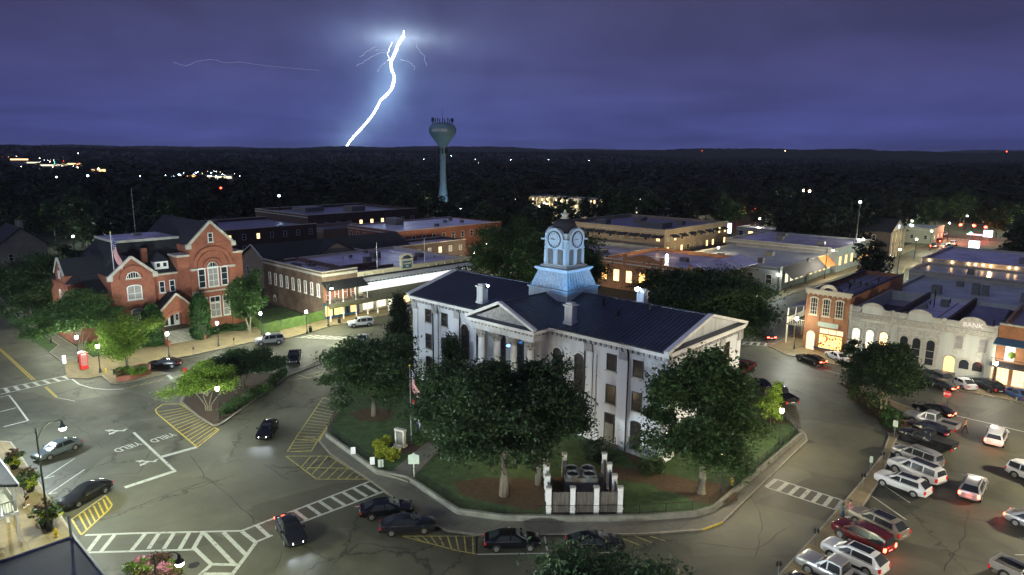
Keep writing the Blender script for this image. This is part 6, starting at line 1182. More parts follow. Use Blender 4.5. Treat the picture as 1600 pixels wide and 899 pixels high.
park('sedan', 'black sedan with lit tail lamps under the stop sign', 'car', (1430, 638), (1486, 656), 'black', tail='redglow')
park('pickup', 'white pickup with open bed in the right car park', 'pickup truck', (1416, 655), (1495, 677), 'silver')
park('sedan', 'black sedan squeezed between white and dark pickups', 'car', (1418, 667), (1476, 685), 'black')
park('pickup', 'dark matt pickup with covered bed in the right car park', 'pickup truck', (1409, 683), (1488, 708), 'darkgrey', rim='darkrim', cover=True)
park('suv', 'silver utility car with spare wheel on its tailgate', 'car', (1400, 710), (1465, 735), 'silver', spare=True, rack=True)
park('suv', 'big white utility car next to the silver one with spare wheel', 'car', (1394, 730), (1470, 762), 'white', roof=True, s=1.07)
park('crossover', 'white crossover at the empty end of the car park row', 'car', (1379, 754), (1441, 777), 'white', roof=True)
park('crossover', 'champagne crossover with dark glass roof beside two people', 'car', (1337, 811), (1406, 845), 'tan', roof=True)
park('suv', 'maroon utility car in the near car park row', 'car', (1311, 831), (1385, 868), 'maroon', tail='redglow', rack=True)
park('crossover', 'white utility car with black glass roof beside the maroon one', 'car', (1295, 862), (1375, 900), 'white', roof=True)
park('pickup', 'silver double cab pickup at bottom of the car park row', 'pickup truck', (1263, 887), (1352, 930), 'silver')
park('sedan', 'dark car cut by the bottom picture edge beside the silver pickup', 'car', (1236, 914), (1315, 955), 'darkgrey')
park('suv', 'white utility car with lit tail lamps driving through the car park', 'car', (1562, 676), (1548, 706), 'white', tail='redglow', group='cars driving')
park('crossover', 'silver crossover braking in the middle of the car park', 'car', (1525, 758), (1512, 786), 'silver', tail='redglow', rack=True)
park('suv', 'white car half outside right picture edge below the braking crossover', 'car', (1640, 764), (1592, 745), 'white')
park('sedan', 'pale red lit car cut by right picture edge near white lines', 'car', (1650, 840), (1592, 818), 'silver', tail='redglow')
park('pickup', 'silver pickup cut by the bottom right picture corner', 'pickup truck', (1660, 940), (1576, 900), 'silver')
park('sedan', 'dark sedan with headlamps on rounding the left median', 'car', (403, 703), (432, 655), 'black', head='headglow')
park('sedan', 'dark sedan with headlamps on driving over the near crosswalk', 'car', (474, 872), (437, 806), 'darkgrey', head='headglow', tail='redglow')
park('sedan', 'dark sedan passing the orange corner building', 'car', (1243, 559), (1291, 574), 'darkgrey', tail='redglow', head='headglow')
park('sedan', 'dark car with red lamps turning behind the right street tree', 'car', (1186, 521), (1209, 536), 'darkgrey', tail='redglow')
park('sedan', 'dark car with orange lamps passing under the stop sign', 'car', (1440, 600), (1490, 614), 'darkgrey', tail='redglow')
M['brakeglow'] = emat('brake_lamp', (1, .05, .02), 30); M['farhead'] = emat('oncoming_lamp', (.9, .95, 1), 40)
for x, y, lab, c, lit in ((1460, 387, 'leftmost of the braking cars waiting at the far signals', 'darkgrey', 1), (1480, 389, 'rightmost near braking car waiting at far signals', 'grey', 1), (1467, 379, 'far left car of the queue at distant signals', 'red', 1), (1489, 383, 'white car in the queue at distant signals', 'white', 1),
                          (1463, 371, 'first oncoming car with white headlamps past the far crosswalk', 'white', 0), (1476, 368, 'second oncoming car with white headlamps past the far crosswalk', 'silver', 0), (1376, 418, 'car with headlamps on driving down the far street', 'grey', 0)):
    car('suv' if lit else 'sedan', lab, 'car', G(x, y), A + pi / 2 if lit else A - pi / 2, c, tail='brakeglow' if lit else 'taillens', head='headlens' if lit else 'farhead', group='cars on the far street')
car('sedan', 'dark car parked before the low shops at the far street', 'car', G(1347, 420), A + pi / 2, 'darkgrey', group='cars on the far street'); car('suv', 'silver car parked farther up by the far shops', 'car', G(1362, 412), A + pi / 2, 'silver', group='cars on the far street')
# ------------------------------------------------------------------ trees of the square
LZ = .42
tree('oak_tree', 'broad dark oak over the left lawn beside the flagpole', G(584, 650, LZ), 5.6, 4.0, 6.4, 56100, 0.166, 'leafdark', 11, 'round', 80, r0=.26, core=.3)
tree('conical_tree', 'dark conical evergreen left of the courthouse front', G(624, 578, LZ), 2.8, 5.3, 6.0, 33660, 0.147, 'leafpine', 12, 'cone', 90, r0=.22)
tree('oak_tree', 'left half of the great dark tree before the courthouse portico', G(788, 774, LZ), 6.5, 4.7, 8.3, 74800, 0.176, 'leafdark', 13, 'egg', 105, off=(-3.0, 1.0), ry=6.2, r0=.42, limbs=18, trunk_h=6.0, core=.22)
tree('oak_tree', 'right half of the great dark tree before the courthouse portico', G(842, 757, LZ), 5.0, 4.4, 8.3, 56100, 0.176, 'leafdark', 14, 'egg', 70, ry=5.0, r0=.32, limbs=10, trunk_h=6.5, core=.3)
tree('magnolia_tree', 'dark magnolia close to the courthouse wall left of portico', CL(-29.2, -3.6, LZ), 2.6, 4.2, 4.9, 26180, 0.156, 'leafpine', 15, 'cone', 70, r0=.2)
tree('maple_tree', 'tall leafy maple at the right end of the courthouse lawn', G(1096, 771, LZ), 5.0, 6.2, 8.7, 51000, 0.186, 'leafmid', 16, 'egg', 75, ry=5.0, r0=.38, limbs=12, trunk_h=5.5, bark='palebark', core=.25)
tree('street_tree', 'big spreading dark tree behind the right end of courthouse', GR(-46, 95, LZ), 8.4, 4.9, 10.4, 71060, 0.205, 'leafdark', 17, 'round', 110, ry=8.5, r0=.4, limbs=12, trunk_h=5, core=.3)
tree('street_tree', 'tall dark tree behind the courthouse roof left of the cupola', GR(-84, 105, .2), 8.5, 6.6, 11.6, 63580, 0.220, 'leafmid', 18, 'round', 100, ry=8.5, r0=.4, limbs=12, trunk_h=6, core=.3)  # lamp light in this crown is put into its paler leaf colour
tree('street_tree', 'dark tree behind the courthouse roof right of the cupola', GR(-60, 108, .2), 7.0, 4.4, 8.2, 44880, 0.205, 'leafdark', 19, 'round', 80, ry=7.0, r0=.34, limbs=10, trunk_h=5, core=.3)
tree('street_tree', 'tree close against storefront end above the courthouse roof', GR(-99, 103, .2), 8.2, 7.0, 12.2, 33660, 0.205, 'leafmid', 29, 'round', 70, r0=.3, limbs=10, trunk_h=5, core=.3)  # paler leaf colour carries the lamp light here too
tree('street_tree', 'loose leafed tree in the right median bed before the bank', G(1378, 652, .2), 4.1, 4.0, 6.9, 41140, 0.156, 'leafdark', 20, 'vase', 70, r0=.2, limbs=12, trunk_h=3.2, fork=2, bark='palebark', core=.2)
tree('street_tree', 'slender young tree at the upper tip of the right median', G(1345, 622, .2), 2.6, 2.8, 5.2, 7700, 0.185, 'leafdark', 21, 'round', 36, r0=.09, limbs=8, trunk_h=4)
tree('crape_myrtle', 'lamp lit crape myrtle at the tip of the left median', G(326, 642, .2), 4.0, 2.5, 4.4, 33660, 0.127, 'leaflime_lit', 22, 'vase', 60, r0=.14, limbs=10, trunk_h=2.6, fork=4, bark='palebark')  # lime leaf colour carries the lamp's glow in this crown
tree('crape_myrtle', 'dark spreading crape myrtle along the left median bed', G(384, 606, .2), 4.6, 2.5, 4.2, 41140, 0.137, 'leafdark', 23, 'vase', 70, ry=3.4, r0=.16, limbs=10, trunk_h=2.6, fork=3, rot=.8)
tree('crape_myrtle', 'lime green tree lit from below behind the brick planter', G(199, 572, .14), 4.0, 3.2, 5.2, 33660, 0.156, 'leaflime_lit', 24, 'round', 55, r0=.12, limbs=9, trunk_h=3.0, fork=2, core=.25)
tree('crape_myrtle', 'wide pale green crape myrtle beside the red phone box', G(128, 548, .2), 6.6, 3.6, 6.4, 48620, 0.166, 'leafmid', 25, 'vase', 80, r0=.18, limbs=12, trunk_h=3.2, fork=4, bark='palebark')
tree('oak_tree', 'dark spreading tree at the far end of the side street verge', G(50, 505, .2), 7.0, 4.6, 7.6, 56100, 0.205, 'leafdark', 26, 'round', 90, r0=.3, limbs=10, core=.3)
tree('oak_tree', 'large dark tree hiding the left flank of city hall', GR(-148, 33.5, .2), 6.5, 5.6, 8.6, 44880, 0.205, 'leafdark', 27, 'round', 80, r0=.3, limbs=10, core=.3)
tree('oak_tree', 'dark tree left of city hall under the side street lamps', GR(-163, 42, .2), 6.5, 4.8, 7.4, 48620, 0.225, 'leafdark', 37, 'round', 80, r0=.3, limbs=10, core=.3)
tree('street_tree', 'leafy tree between city hall and the green fence', G(390, 519, .2), 3.0, 4.3, 7.0, 33660, 0.156, 'leafmid', 28, 'round', 60, r0=.18, limbs=9, trunk_h=3.5, fork=2, bark='palebark')
tree('sapling', 'small lit sapling beside the lamp at the right lawn tip', G(1203, 668, LZ), 1.5, 1.9, 3.2, 4840, 0.158, 'leaflime_lit', 30, 'round', 26, r0=.07, limbs=6, trunk_h=2)
g_ = G(960, 985, 6.7); g_.z = 0; tree('street_tree', 'tree crown rising into the bottom edge of the picture', g_, 6.0, 3.6, 6.7, 41140, 0.147, 'leafdark', 31, 'round', 60, r0=.25, limbs=10, trunk_h=4.2)
for x, y, h, lab in ((241, 538, 3.4, 'dense conical evergreen left of the city hall porch'), (315, 528, 3.9, 'dense conical evergreen right of the city hall porch')):
    q = G(x, y, .2); t = thing('clipped_evergreen', lab, 'evergreen', q, 0, 'clipped evergreens by the porch'); p, c = crown_points(1.6, 1.6, h, h, 9000, 160, int(x), 'column', .10); link('crown', leaf_cloud('crown', p, .2, 'hedge', int(x)), t); MB().lathe([(1.3, .1), (1.4, 1), (1.3, h * 1.3), (.8, h * 1.75), (.1, h * 1.95)], 14).obj('core', 'leafpine', t)
# shrubs
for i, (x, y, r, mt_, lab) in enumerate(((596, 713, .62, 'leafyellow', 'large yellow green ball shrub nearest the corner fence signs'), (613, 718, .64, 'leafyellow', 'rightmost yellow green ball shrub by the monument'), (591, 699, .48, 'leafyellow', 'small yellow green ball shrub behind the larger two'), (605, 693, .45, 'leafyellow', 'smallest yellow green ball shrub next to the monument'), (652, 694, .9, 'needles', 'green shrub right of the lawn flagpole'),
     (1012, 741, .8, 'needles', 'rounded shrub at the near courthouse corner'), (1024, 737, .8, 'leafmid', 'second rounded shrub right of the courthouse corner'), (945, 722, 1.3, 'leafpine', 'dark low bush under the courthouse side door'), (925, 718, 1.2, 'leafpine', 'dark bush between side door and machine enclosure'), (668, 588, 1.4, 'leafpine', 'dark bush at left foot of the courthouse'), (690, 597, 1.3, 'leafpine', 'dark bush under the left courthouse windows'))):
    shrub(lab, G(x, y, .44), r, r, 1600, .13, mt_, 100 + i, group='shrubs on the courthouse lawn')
r_ = random.Random(3)
for i in range(20):
    t = i / 19; x = 352 + 88 * t + r_.uniform(-4, 4); y = 648 - 56 * t + r_.uniform(-6, 3)
    shrub(('low rounded shrub at the lower tip of the left median bed', 'low rounded shrub in the middle of the left median bed', 'low rounded shrub at the upper end of the left median bed')[min(2, i // 7)], G(x, y, .2), .5 + .2 * r_.random(), .5, 700, .11, r_.choice(['needles', 'hedge', 'leafmid']), 200 + i, group='shrubs in the left median bed')
for i in range(26):
    t = r_.random(); x = 1322 + 80 * t + r_.uniform(-3, 16); y = 606 + 66 * t + r_.uniform(-10, 6)
    shrub('low bronze or green plant in the right median bed', G(x, y, .2), .5 + .3 * r_.random(), .5, 420, .15, r_.choice(['redleaf', 'redleaf', 'leafmid', 'needles']), 240 + i, group='plants in the right median bed')
for i, (x, y) in enumerate(((1384, 664), (1392, 668), (1399, 660), (1381, 651))): shrub('clipped ball shrub at the lower end of the right median bed', G(x, y, .2), .8, .75, 1200, .14, 'hedge', 280 + i, group='ball shrubs in the right median')
for i in range(9):
    t = i / 8; shrub('low shrub along the front of the city hall lawn', G(318 + 60 * t, 521 + 3 * math.sin(i) - 8 * t, .2), .7, .5, 500, .15, r_.choice(['hedge', 'leafmid']), 300 + i, group='shrubs before city hall')
for i in range(14):
    t = r_.random(); s_ = r_.random(); shrub('leafy flowering plant in the brick planter', G(184 + 44 * t, 584 - 4 * t + 4 * s_, .9), .6, .5, 450, .16, r_.choice(['leaflime_lit', 'redleaf', 'leafmid', 'needles']), 320 + i, group='planter plants')
for i in range(16): shrub('pink flowering shrub at foot of the bottom left lamp', G(212 + 62 * r_.random(), 888 + 40 * r_.random(), .5), .75, .65, 900, .11, r_.choice(['flower', 'leafmid', 'leaflime_lit', 'redleaf']), 340 + i, group='flowering shrubs at the bottom median')
# ------------------------------------------------------------------ street furniture
def px_thing(name, label, cat, x, y, z=0.0, rz=0.0, group=None): return thing(name, label, cat, G(x, y, z), rz, group)
t = px_thing('phone_box', 'red telephone box with paned sides at the side street corner', 'phone box', 131.5, 576, .14, A + pi / 2)
m = MB(); m.box(-.5, .5, -.5, .5, 0, .18); m.box(-.52, .52, -.52, .52, 2.22, 2.5); m.box(-.42, .42, -.42, .42, 2.5, 2.66)
for sx in (-1, 1):
    for sy in (-1, 1): m.cbox((sx * .44, sy * .44, .18), .1, .1, 2.06)
m.obj('frame', 'red', t)
for k in range(4):
    m = MB(); m.box(-.39, .39, -.46, -.44, .2, .55)
    for j in range(8): m.box(-.39, .39, -.465, -.435, .55 + j * .2, .585 + j * .2)
    for x in (-.2, .16): m.box(x, x + .04, -.464, -.436, .55, 2.2)
    ca, sa = math.cos(k * pi / 2), math.sin(k * pi / 2); m.v = [(x * ca - y * sa, x * sa + y * ca, z) for x, y, z in m.v]; m.obj('glazing_bars', 'red', t)
    m = MB(); m.add([(-.39, -.43, .5), (.39, -.43, .5), (.39, -.43, 2.2), (-.39, -.43, 2.2)], [(0, 1, 2, 3)]); m.v = [(x * ca - y * sa, x * sa + y * ca, z) for x, y, z in m.v]; m.obj('pane', 'curtain', t)
    MB().cbox((0, 0, 0), .7, .02, .16).obj('sign_strip', 'signwhite', t, (.535 * math.sin(k * pi / 2), -.535 * math.cos(k * pi / 2), 2.28), k * pi / 2)
def post_sign(label, x, y, h=2.4, w=.45, hh=.6, face='signwhite', z=.14, rz=None, name='road_sign', shape='rect', cat='sign', pm='steel', txt=None, tcol='redsign', group=None):
    g = G(x, y, z); rz = math.atan2(-g.y, -g.x) + pi / 2 if rz is None else rz; t = thing(name, label, cat, g, rz, group); MB().tube([(0, 0, -.05), (0, 0, h)], .035, 6).obj('post', pm, t)
    if shape == 'oct': p = [(w / 2 * math.cos(pi / 8 + k * pi / 4), h - hh / 2 + w / 2 * math.sin(pi / 8 + k * pi / 4)) for k in range(8)]; MB().xz(p, -.07, -.04).obj('sign_plate', face, t)
    else: MB().box(-w / 2, w / 2, -.07, -.04, h - hh, h).obj('sign_plate', face, t)
    if txt: text('sign_lettering', txt, w * .36, tcol, t, (0, -.075, h - hh / 2), (pi / 2, 0, 0), .002)
    return t
post_sign('yellow and white pedestrian sign at the side street kerb', 102, 577, 2.2, .5, 1.3, 'signwhite'); post_sign('red octagonal stop sign behind the parked pickups', 1477, 640, 2.6, .95, .9, 'redsign', shape='oct', txt='STOP', tcol='signwhite')
post_sign('back of pale sign in the right median near the white crossover', 1396, 690, 2.6, .5, .75, 'signgreen'); post_sign('pale narrow sign beside the right crosswalk end', 1358, 748, 2.5, .3, .7, 'signgreen')
post_sign('green street sign at the courthouse corner fence nearest the hatching', 552, 712, 1.0, .5, .8, 'signwhite', .5); post_sign('green and white notice left of the pair on the corner fence', 582, 728, 1.0, .5, .85, 'signwhite', .5); post_sign('green and white notice at the fence corner by the path', 595, 732, 1.0, .55, .85, 'signgreen', .5)
post_sign('pair of dark sign backs at the top of the left median', 501, 579, 2.4, .35, .7, 'iron'); post_sign('white post sign near the parked dark pickup', 527, 565, 2.2, .25, 1.6, 'signwhite'); post_sign('small dark sign beside the pickup facing us', 445, 584, 2.0, .4, .6, 'iron'); post_sign('small red and white barrier panel by the lime tree bay', 290, 588, 1.3, .5, 1.0, 'red', .02)
m_ = px_thing('historical_marker', 'pale historical marker on a post inside the lawn fence', 'historical marker', 647, 745, .45, heading((640, 760), (660, 760))); MB().tube([(0, 0, 0), (0, 0, 1.5)], .06, 8).obj('post', 'signgreen', m_); MB().xz([(-.55, 1.4), (.55, 1.4), (.55, 2.35), (.2, 2.45), (0, 2.65), (-.2, 2.45), (-.55, 2.35)], -.05, .05).obj('marker_plate', 'signgreen', m_)
mo = px_thing('monument', 'small white framed stone monument beside the ball shrubs', 'monument', 626, 697, .43, heading((640, 700), (660, 703)) - .2); m = MB(); m.box(-.75, .75, -.3, .3, 0, .25); m.box(-.65, -.45, -.2, .2, .25, 1.8); m.box(.45, .65, -.2, .2, .25, 1.8); m.box(-.7, .7, -.25, .25, 1.8, 2.05); m.obj('frame', 'stone', mo); MB().box(-.45, .45, -.08, .08, .25, 1.8).obj('tablet', 'wallc', mo); MB().box(-.5, .5, -.9, -.3, 0, .15).obj('step', 'stone', mo)
def hydrant(label, x, y, z=.14):
    t = px_thing('fire_hydrant', label, 'fire hydrant', x, y, z); MB().lathe([(.17, 0), (.17, .06), (.12, .08), (.11, .5), (.16, .52), (.15, .62), (.08, .72), (.03, .78)], 12).obj('barrel', 'hydrant', t, smooth=True); MB().tube([(-.22, 0, .42), (.22, 0, .42)], .055, 8).tube([(0, -.2, .38), (0, 0, .38)], .07, 8).obj('nozzle', 'hydrant', t)
hydrant('yellow fire hydrant beside the swan neck lamp and navy roof', 88, 838); hydrant('yellow fire hydrant at the corner by the planter', 165, 583); hydrant('yellow fire hydrant on the lawn below the right maple', 1143, 758, .42)
def meter(label, x, y, n=2, group='parking meters'):
    t = px_thing('parking_meter', label, 'parking meter', x, y, .14, group=group); MB().tube([(0, 0, 0), (0, 0, 1.15)], .04, 6).obj('post', 'steel', t)
    for k in range(n): MB().tube([((k - (n - 1) / 2) * .26, 0, 1.15), ((k - (n - 1) / 2) * .26, 0, 1.45), ((k - (n - 1) / 2) * .26, 0, 1.58)], [.09, .11, .06], 8).obj('meter_head', 'iron', t)
meter('parking meter right of the city hall steps', 303, 557, 1); meter('parking meter before the city hall right window', 366, 542, 1); meter('parking meter at the upper end of the left median', 518, 574); meter('twin parking meter beside the right crosswalk end', 1347, 762); meter('twin parking meter above the right crosswalk', 1377, 727); meter('twin parking meter below the maroon car', 1274, 852); meter('twin parking meter nearest the bottom edge', 1215, 905); meter('parking meter at the top of the right median', 1316, 598, 1); meter('parking meter beside the lowest right median shrubs', 1396, 674)
def bin_(label, x, y): t = px_thing('litter_bin', label, 'litter bin', x, y, .14); MB().lathe([(.26, 0), (.3, .1), (.32, .95), (.34, 1.0), (.2, 1.15), (.02, 1.2)], 12).obj('barrel', 'iron', t); MB().lathe([(.35, .9), (.36, .98)], 12).obj('rim', 'steel', t)
bin_('dark litter bin before the right end of the green fence', 485, 519); bin_('dark litter bin outside the bookshop', 530, 505)
pl = px_thing('brick_planter', 'curved red brick planter full of plants at the kerb bulb', 'planter', 207, 589, .14); P = [AB(G(x, y) - G(207, 589)) for x, y in ((183, 597), (203, 594), (236, 584), (236, 576), (222, 575), (190, 583), (181, 590))]; P = [tuple((EX * a + EY * b)[:2]) for a, b in P]
ring(MB(), P, 0, .25, 0, .75).obj('brick_wall', 'redbrick', pl); MB().prism([tuple(p) for p in inset_poly(P, .24)], .02, .66).obj('soil', 'mulch', pl)
def flower_pot(label, x, y, s=1.0, seed=1, basket=0.0):
    t = px_thing('flower_pot', label, 'flower pot', x, y, .14)
    if basket == 0: MB().lathe([(.35 * s, 0), (.5 * s, .7 * s), (.55 * s, .75 * s), (.45 * s, .75 * s)], 12).obj('pot', 'iron', t)
    p, c = crown_points(.85 * s, .85 * s, .6 * s, 1.2 * s, 700, 26, seed); link('foliage', leaf_cloud('foliage', p, .16, 'leafmid', seed), t); p, c = crown_points(.6 * s, .6 * s, .5 * s, .95 * s, 300, 14, seed + 50); link('trailing_leaves', leaf_cloud('trailing_leaves', p + np.array([.35, -.1, 0]), .16, 'leafyellow', seed + 9), t); p, c = crown_points(.5 * s, .5 * s, .4 * s, 1.7 * s, 260, 14, seed + 70); link('flowers', leaf_cloud('flowers', p, .13, 'redleaf', seed + 3), t)
flower_pot('flower pot with trailing yellow leaves farthest up the left pavement', 23, 732, 1.0, 401); flower_pot('flower pot with bronze leaves behind the two walkers', 46, 768, 1.15, 402); flower_pot('large dark flower pot beside the swan neck lamp post', 73, 823, 1.25, 403)
def flag(label, x, y, h, fl, tilt=0.0, z=.3, size=(2.6, 1.5), second=False, drop=1.0):
    t = px_thing('flagpole', label, 'flagpole', x, y, z); MB().lathe([(.14, 0), (.14, .2), (.08, .3), (.07, h * .5), (.045, h)], 8).obj('pole', 'steel' if second else 'signwhite', t, smooth=True); MB().lathe([(.01, h), (.12, h + .1), (.12, h + .16), (.01, h + .26)], 8).obj('finial', 'hydrant', t)
    f = link('flag', None, t, (0, 0, h - .3)); L, Hh = size
    def cloth(u0, u1, v0, v1):
        m = MB(); nu = 6; nv = 10
        for i in range(nu + 1):
            for j in range(nv + 1):
                u = u0 + (u1 - u0) * i / nu; v = v0 + (v1 - v0) * j / nv      # u along the hoist, v along the fly (hanging limp)
                m.v.append((.12 + v * L * .28 + .12 * math.sin(v * 7 + u * 3), .16 * math.sin(v * 5 + u * 9) - v * .2, -u * Hh - v * L * .80))
        for i in range(nu):
            for j in range(nv): a = i * (nv + 1) + j; m.f.append((a, a + 1, a + nv + 2, a + nv + 1))
        return m
    if fl == 'us':
        for k in range(13):
            u0, u1 = k / 13, (k + 1) / 13; cloth(u0, u1, .42 if k < 7 else 0, 1).obj('stripe', 'flagred' if k % 2 == 0 else 'flagwhite', f, smooth=True)
        cloth(0, 7 / 13, 0, .42).obj('canton', 'flagblue', f, smooth=True)
        m = MB()
        for r in range(5):
            for c in range(6):
                u = (r + .5) / 5 * 7 / 13; v = (c + .5) / 6 * .42; p = (.12 + v * L * .28 + .12 * math.sin(v * 7 + u * 3), .16 * math.sin(v * 5 + u * 9) - v * .2 - .02, -u * Hh - v * L * .80); m.add([(p[0] + .05 * math.cos(q * pi / 2.5), p[1], p[2] + .05 * math.sin(q * pi / 2.5)) for q in range(5)], [(0, 1, 2, 3, 4)])
        stuff(m.obj('stars', 'flagwhite', f))
    else: cloth(0, 1, 0, 1).obj('field', fl, f, smooth=True)
    if second:
        f2 = link('flag', None, t, (0, 0, h - 3.6)); cloth(0, .33, 0, 1).obj('stripe', 'flagred', f2); cloth(.33, .66, 0, 1).obj('stripe', 'flagwhite', f2); cloth(.66, 1, 0, 1).obj('stripe', 'flagblue', f2)
    return t
flag('tall white flagpole with hanging striped flag before city hall', 190, 534, 19.0, 'us', size=(5.2, 3.0)); flag('dark flagpole with limp flags on the courthouse lawn', 643, 694, 9.2, 'us', size=(3.0, 1.7), z=.43, second=True)
# green fabric fence of the building plot, hedge lights
fe = thing('site_fence', 'green fabric covered site fence between city hall and bookshop', 'fence', (0, 0, 0)); fp = [G(x, y, .14) for x, y in ((390, 500), (412, 523), (440, 516), (475, 508), (507, 499.5))]
for i in range(len(fp) - 1):
    a, b = fp[i], fp[i + 1]; m = MB(); n_ = 8; rg = random.Random(i)
    for k in range(n_ + 1): p = a.lerp(b, k / n_); w = .12 * math.sin(k * 2.1 + i); m.v += [(p.x + w * .4, p.y - w, .15), (p.x, p.y, 1.2 + .1 * rg.random()), (p.x - w * .3, p.y + w, 2.15 - .12 * rg.random())]
    for k in range(n_):
        for j in range(2): q = k * 3 + j; m.f.append((q, q + 3, q + 4, q + 1))
    m.obj('fabric_panel', 'greenmesh', fe, smooth=True)
for i, p in enumerate(fp): MB().tube([(p.x + .08, p.y + .08, .1), (p.x + .08, p.y + .08, 2.2)], .05, 6).obj('post', 'steel', fe)
# iron fence on the courthouse wall
ir = thing('iron_fence', 'thin black iron fence on top of the lawn retaining wall', 'fence', (0, 0, 0)); pin = inset_poly(LAWN2, .35)
pl_ = MB().box(-.025, .025, -.025, .025, 0, 1.0).mesh('post', 'iron')
for i in range(0, 15):
    if i == 2 or i == 0: continue
    a, b = pin[i], pin[(i + 1) % len(pin)]; L = (b - a).length; n_ = max(1, int(L / 2.2)); hh = 1.25
    for k in range(n_ + 1): p = a.lerp(b, k / n_); link('post', pl_, ir, (p.x, p.y, .42))
    m = MB(); m.bar((a.x, a.y, 1.38), (b.x, b.y, 1.38), .03); m.bar((a.x, a.y, .62), (b.x, b.y, .62), .03); m.obj('rail', 'iron', ir)
    m = MB(); q = int(L / .16)
    for k in range(1, q): p = a.lerp(b, k / q); m.bar((p.x, p.y, .6), (p.x, p.y, 1.38), .014)
    stuff(m.obj('pickets', 'iron', ir))
ir2 = thing('tall_iron_fence', 'taller iron fence beside the yellow kerb of the left lawn', 'fence', (0, 0, 0)); a, b = G(536, 634, .15), G(513, 682, .15); d = (b - a)
for k in range(7): p = a.lerp(b, k / 6); MB().cbox((p.x, p.y, .1), .08, .08, 1.6).obj('post', 'iron', ir2)
m = MB(); m.bar((a.x, a.y, 1.6), (b.x, b.y, 1.6), .04); m.bar((a.x, a.y, .4), (b.x, b.y, .4), .04); m.obj('rail', 'iron', ir2); m = MB()
for k in range(60): p = a.lerp(b, k / 60); m.bar((p.x, p.y, .3), (p.x, p.y, 1.6), .02)
stuff(m.obj('pickets', 'iron', ir2))
# path through the wall, machine enclosure
struct(MB().prism([tuple(G(x, y, .4)[:2]) for x, y in ((606, 742), (638, 753), (690, 700), (668, 690))], .3, .436).obj('path', 'concrete'))
struct(MB().prism([tuple(G(x, y, .4)[:2]) for x, y in ((958, 690), (985, 700), (1035, 755), (1075, 764), (1075, 772), (1030, 768))], .3, .434).obj('path', 'litter'))
EN0 = G(857, 803, .42); EN1 = G(968, 802, .42); ea = math.atan2(EN1.y - EN0.y, EN1.x - EN0.x); EL = (EN1 - EN0).length
EN = thing('machine_enclosure', 'white pillared board fence round the cooling machine on the lawn', 'fence', EN0, ea)
ed = 7.2
PT = [(EL * k / 3, 0) for k in range(4)] + [(0.0 + .1 * k, ed * k / 3) for k in range(1, 4)] + [(EL - .1 * k, ed * k / 3) for k in range(1, 4)] + [(EL / 3, ed)]
for x, y in PT:
    p = MB().box(x - .22, x + .22, y - .22, y + .22, -.05, 2.55).obj('pillar', 'trim', EN); MB().box(x - .26, x + .26, y - .26, y + .26, 2.55, 2.68).obj('cap', 'stone', p); MB().box(x - .26, x + .26, y - .26, y + .26, .5, .62).obj('band', 'trim', p)
for k in range(3):
    x0 = EL * k / 3 + .23; x1 = EL * (k + 1) / 3 - .23; n_ = 11
    for j in range(n_): w = (x1 - x0) / n_; MB().box(x0 + j * w + .008, x0 + (j + 1) * w - .008, -.04 + .012 * (j % 2), .03, .12, 2.12 + .03 * ((j * 7) % 3)).obj('board', 'wood', EN)
    MB().box(x0, x1, .03, .08, 1.7, 1.8).obj('rail', 'wood', EN)
for xs, sg in ((0, 1), (EL, -1)):
    for k in range(3):
        y0 = ed * k / 3 + .23; y1 = ed * (k + 1) / 3 - .23
        for j in range(9): w = (y1 - y0) / 9; xx = xs + sg * .1 * (k + j / 9); MB().box(xx - .03, xx + .03, y0 + j * w + .008, y0 + (j + 1) * w - .008, .12, 2.1).obj('board', 'wood', EN)
MB().box(-.3, EL + .3, -.3, ed, -.3, .02).obj('base_slab', 'litter', EN)
AC = thing('cooling_machine', 'large cooling machine with four round fans inside the enclosure', 'cooling unit', EN0 + Vector((math.cos(ea), math.sin(ea), 0)) * (EL * .52) + Vector((-math.sin(ea), math.cos(ea), 0)) * 4.2, ea)
MB().box(-1.6, 1.6, -1.25, 1.25, .1, 2.0).obj('casing', 'acmetal', AC); MB().box(1.8, 2.3, -.6, .2, .1, 1.8).obj('control_box', 'acmetal', AC)
for x in (-.8, .8):
    for y in (-.62, .62):
        f = MB().lathe([(.62, 2.0), (.66, 2.0), (.66, 2.28), (.60, 2.28), (.58, 2.05)], 18, (x, y, 0)).obj('fan_shroud', 'steel', AC); m = MB(); m.lathe([(.56, 2.06), (.56, 2.08)], 18, (x, y, 0)); m.obj('fan_opening', 'black', f)
        m = MB(); m.lathe([(.12, 2.09), (.12, 2.2)], 8, (x, y, 0))
        for k in range(5): t = k * 2 * pi / 5; m.bar((x + .1 * math.cos(t), y + .1 * math.sin(t), 2.14), (x + .52 * math.cos(t + .2), y + .52 * math.sin(t + .2), 2.14), .2, .03)
        m.obj('fan', 'iron', f)
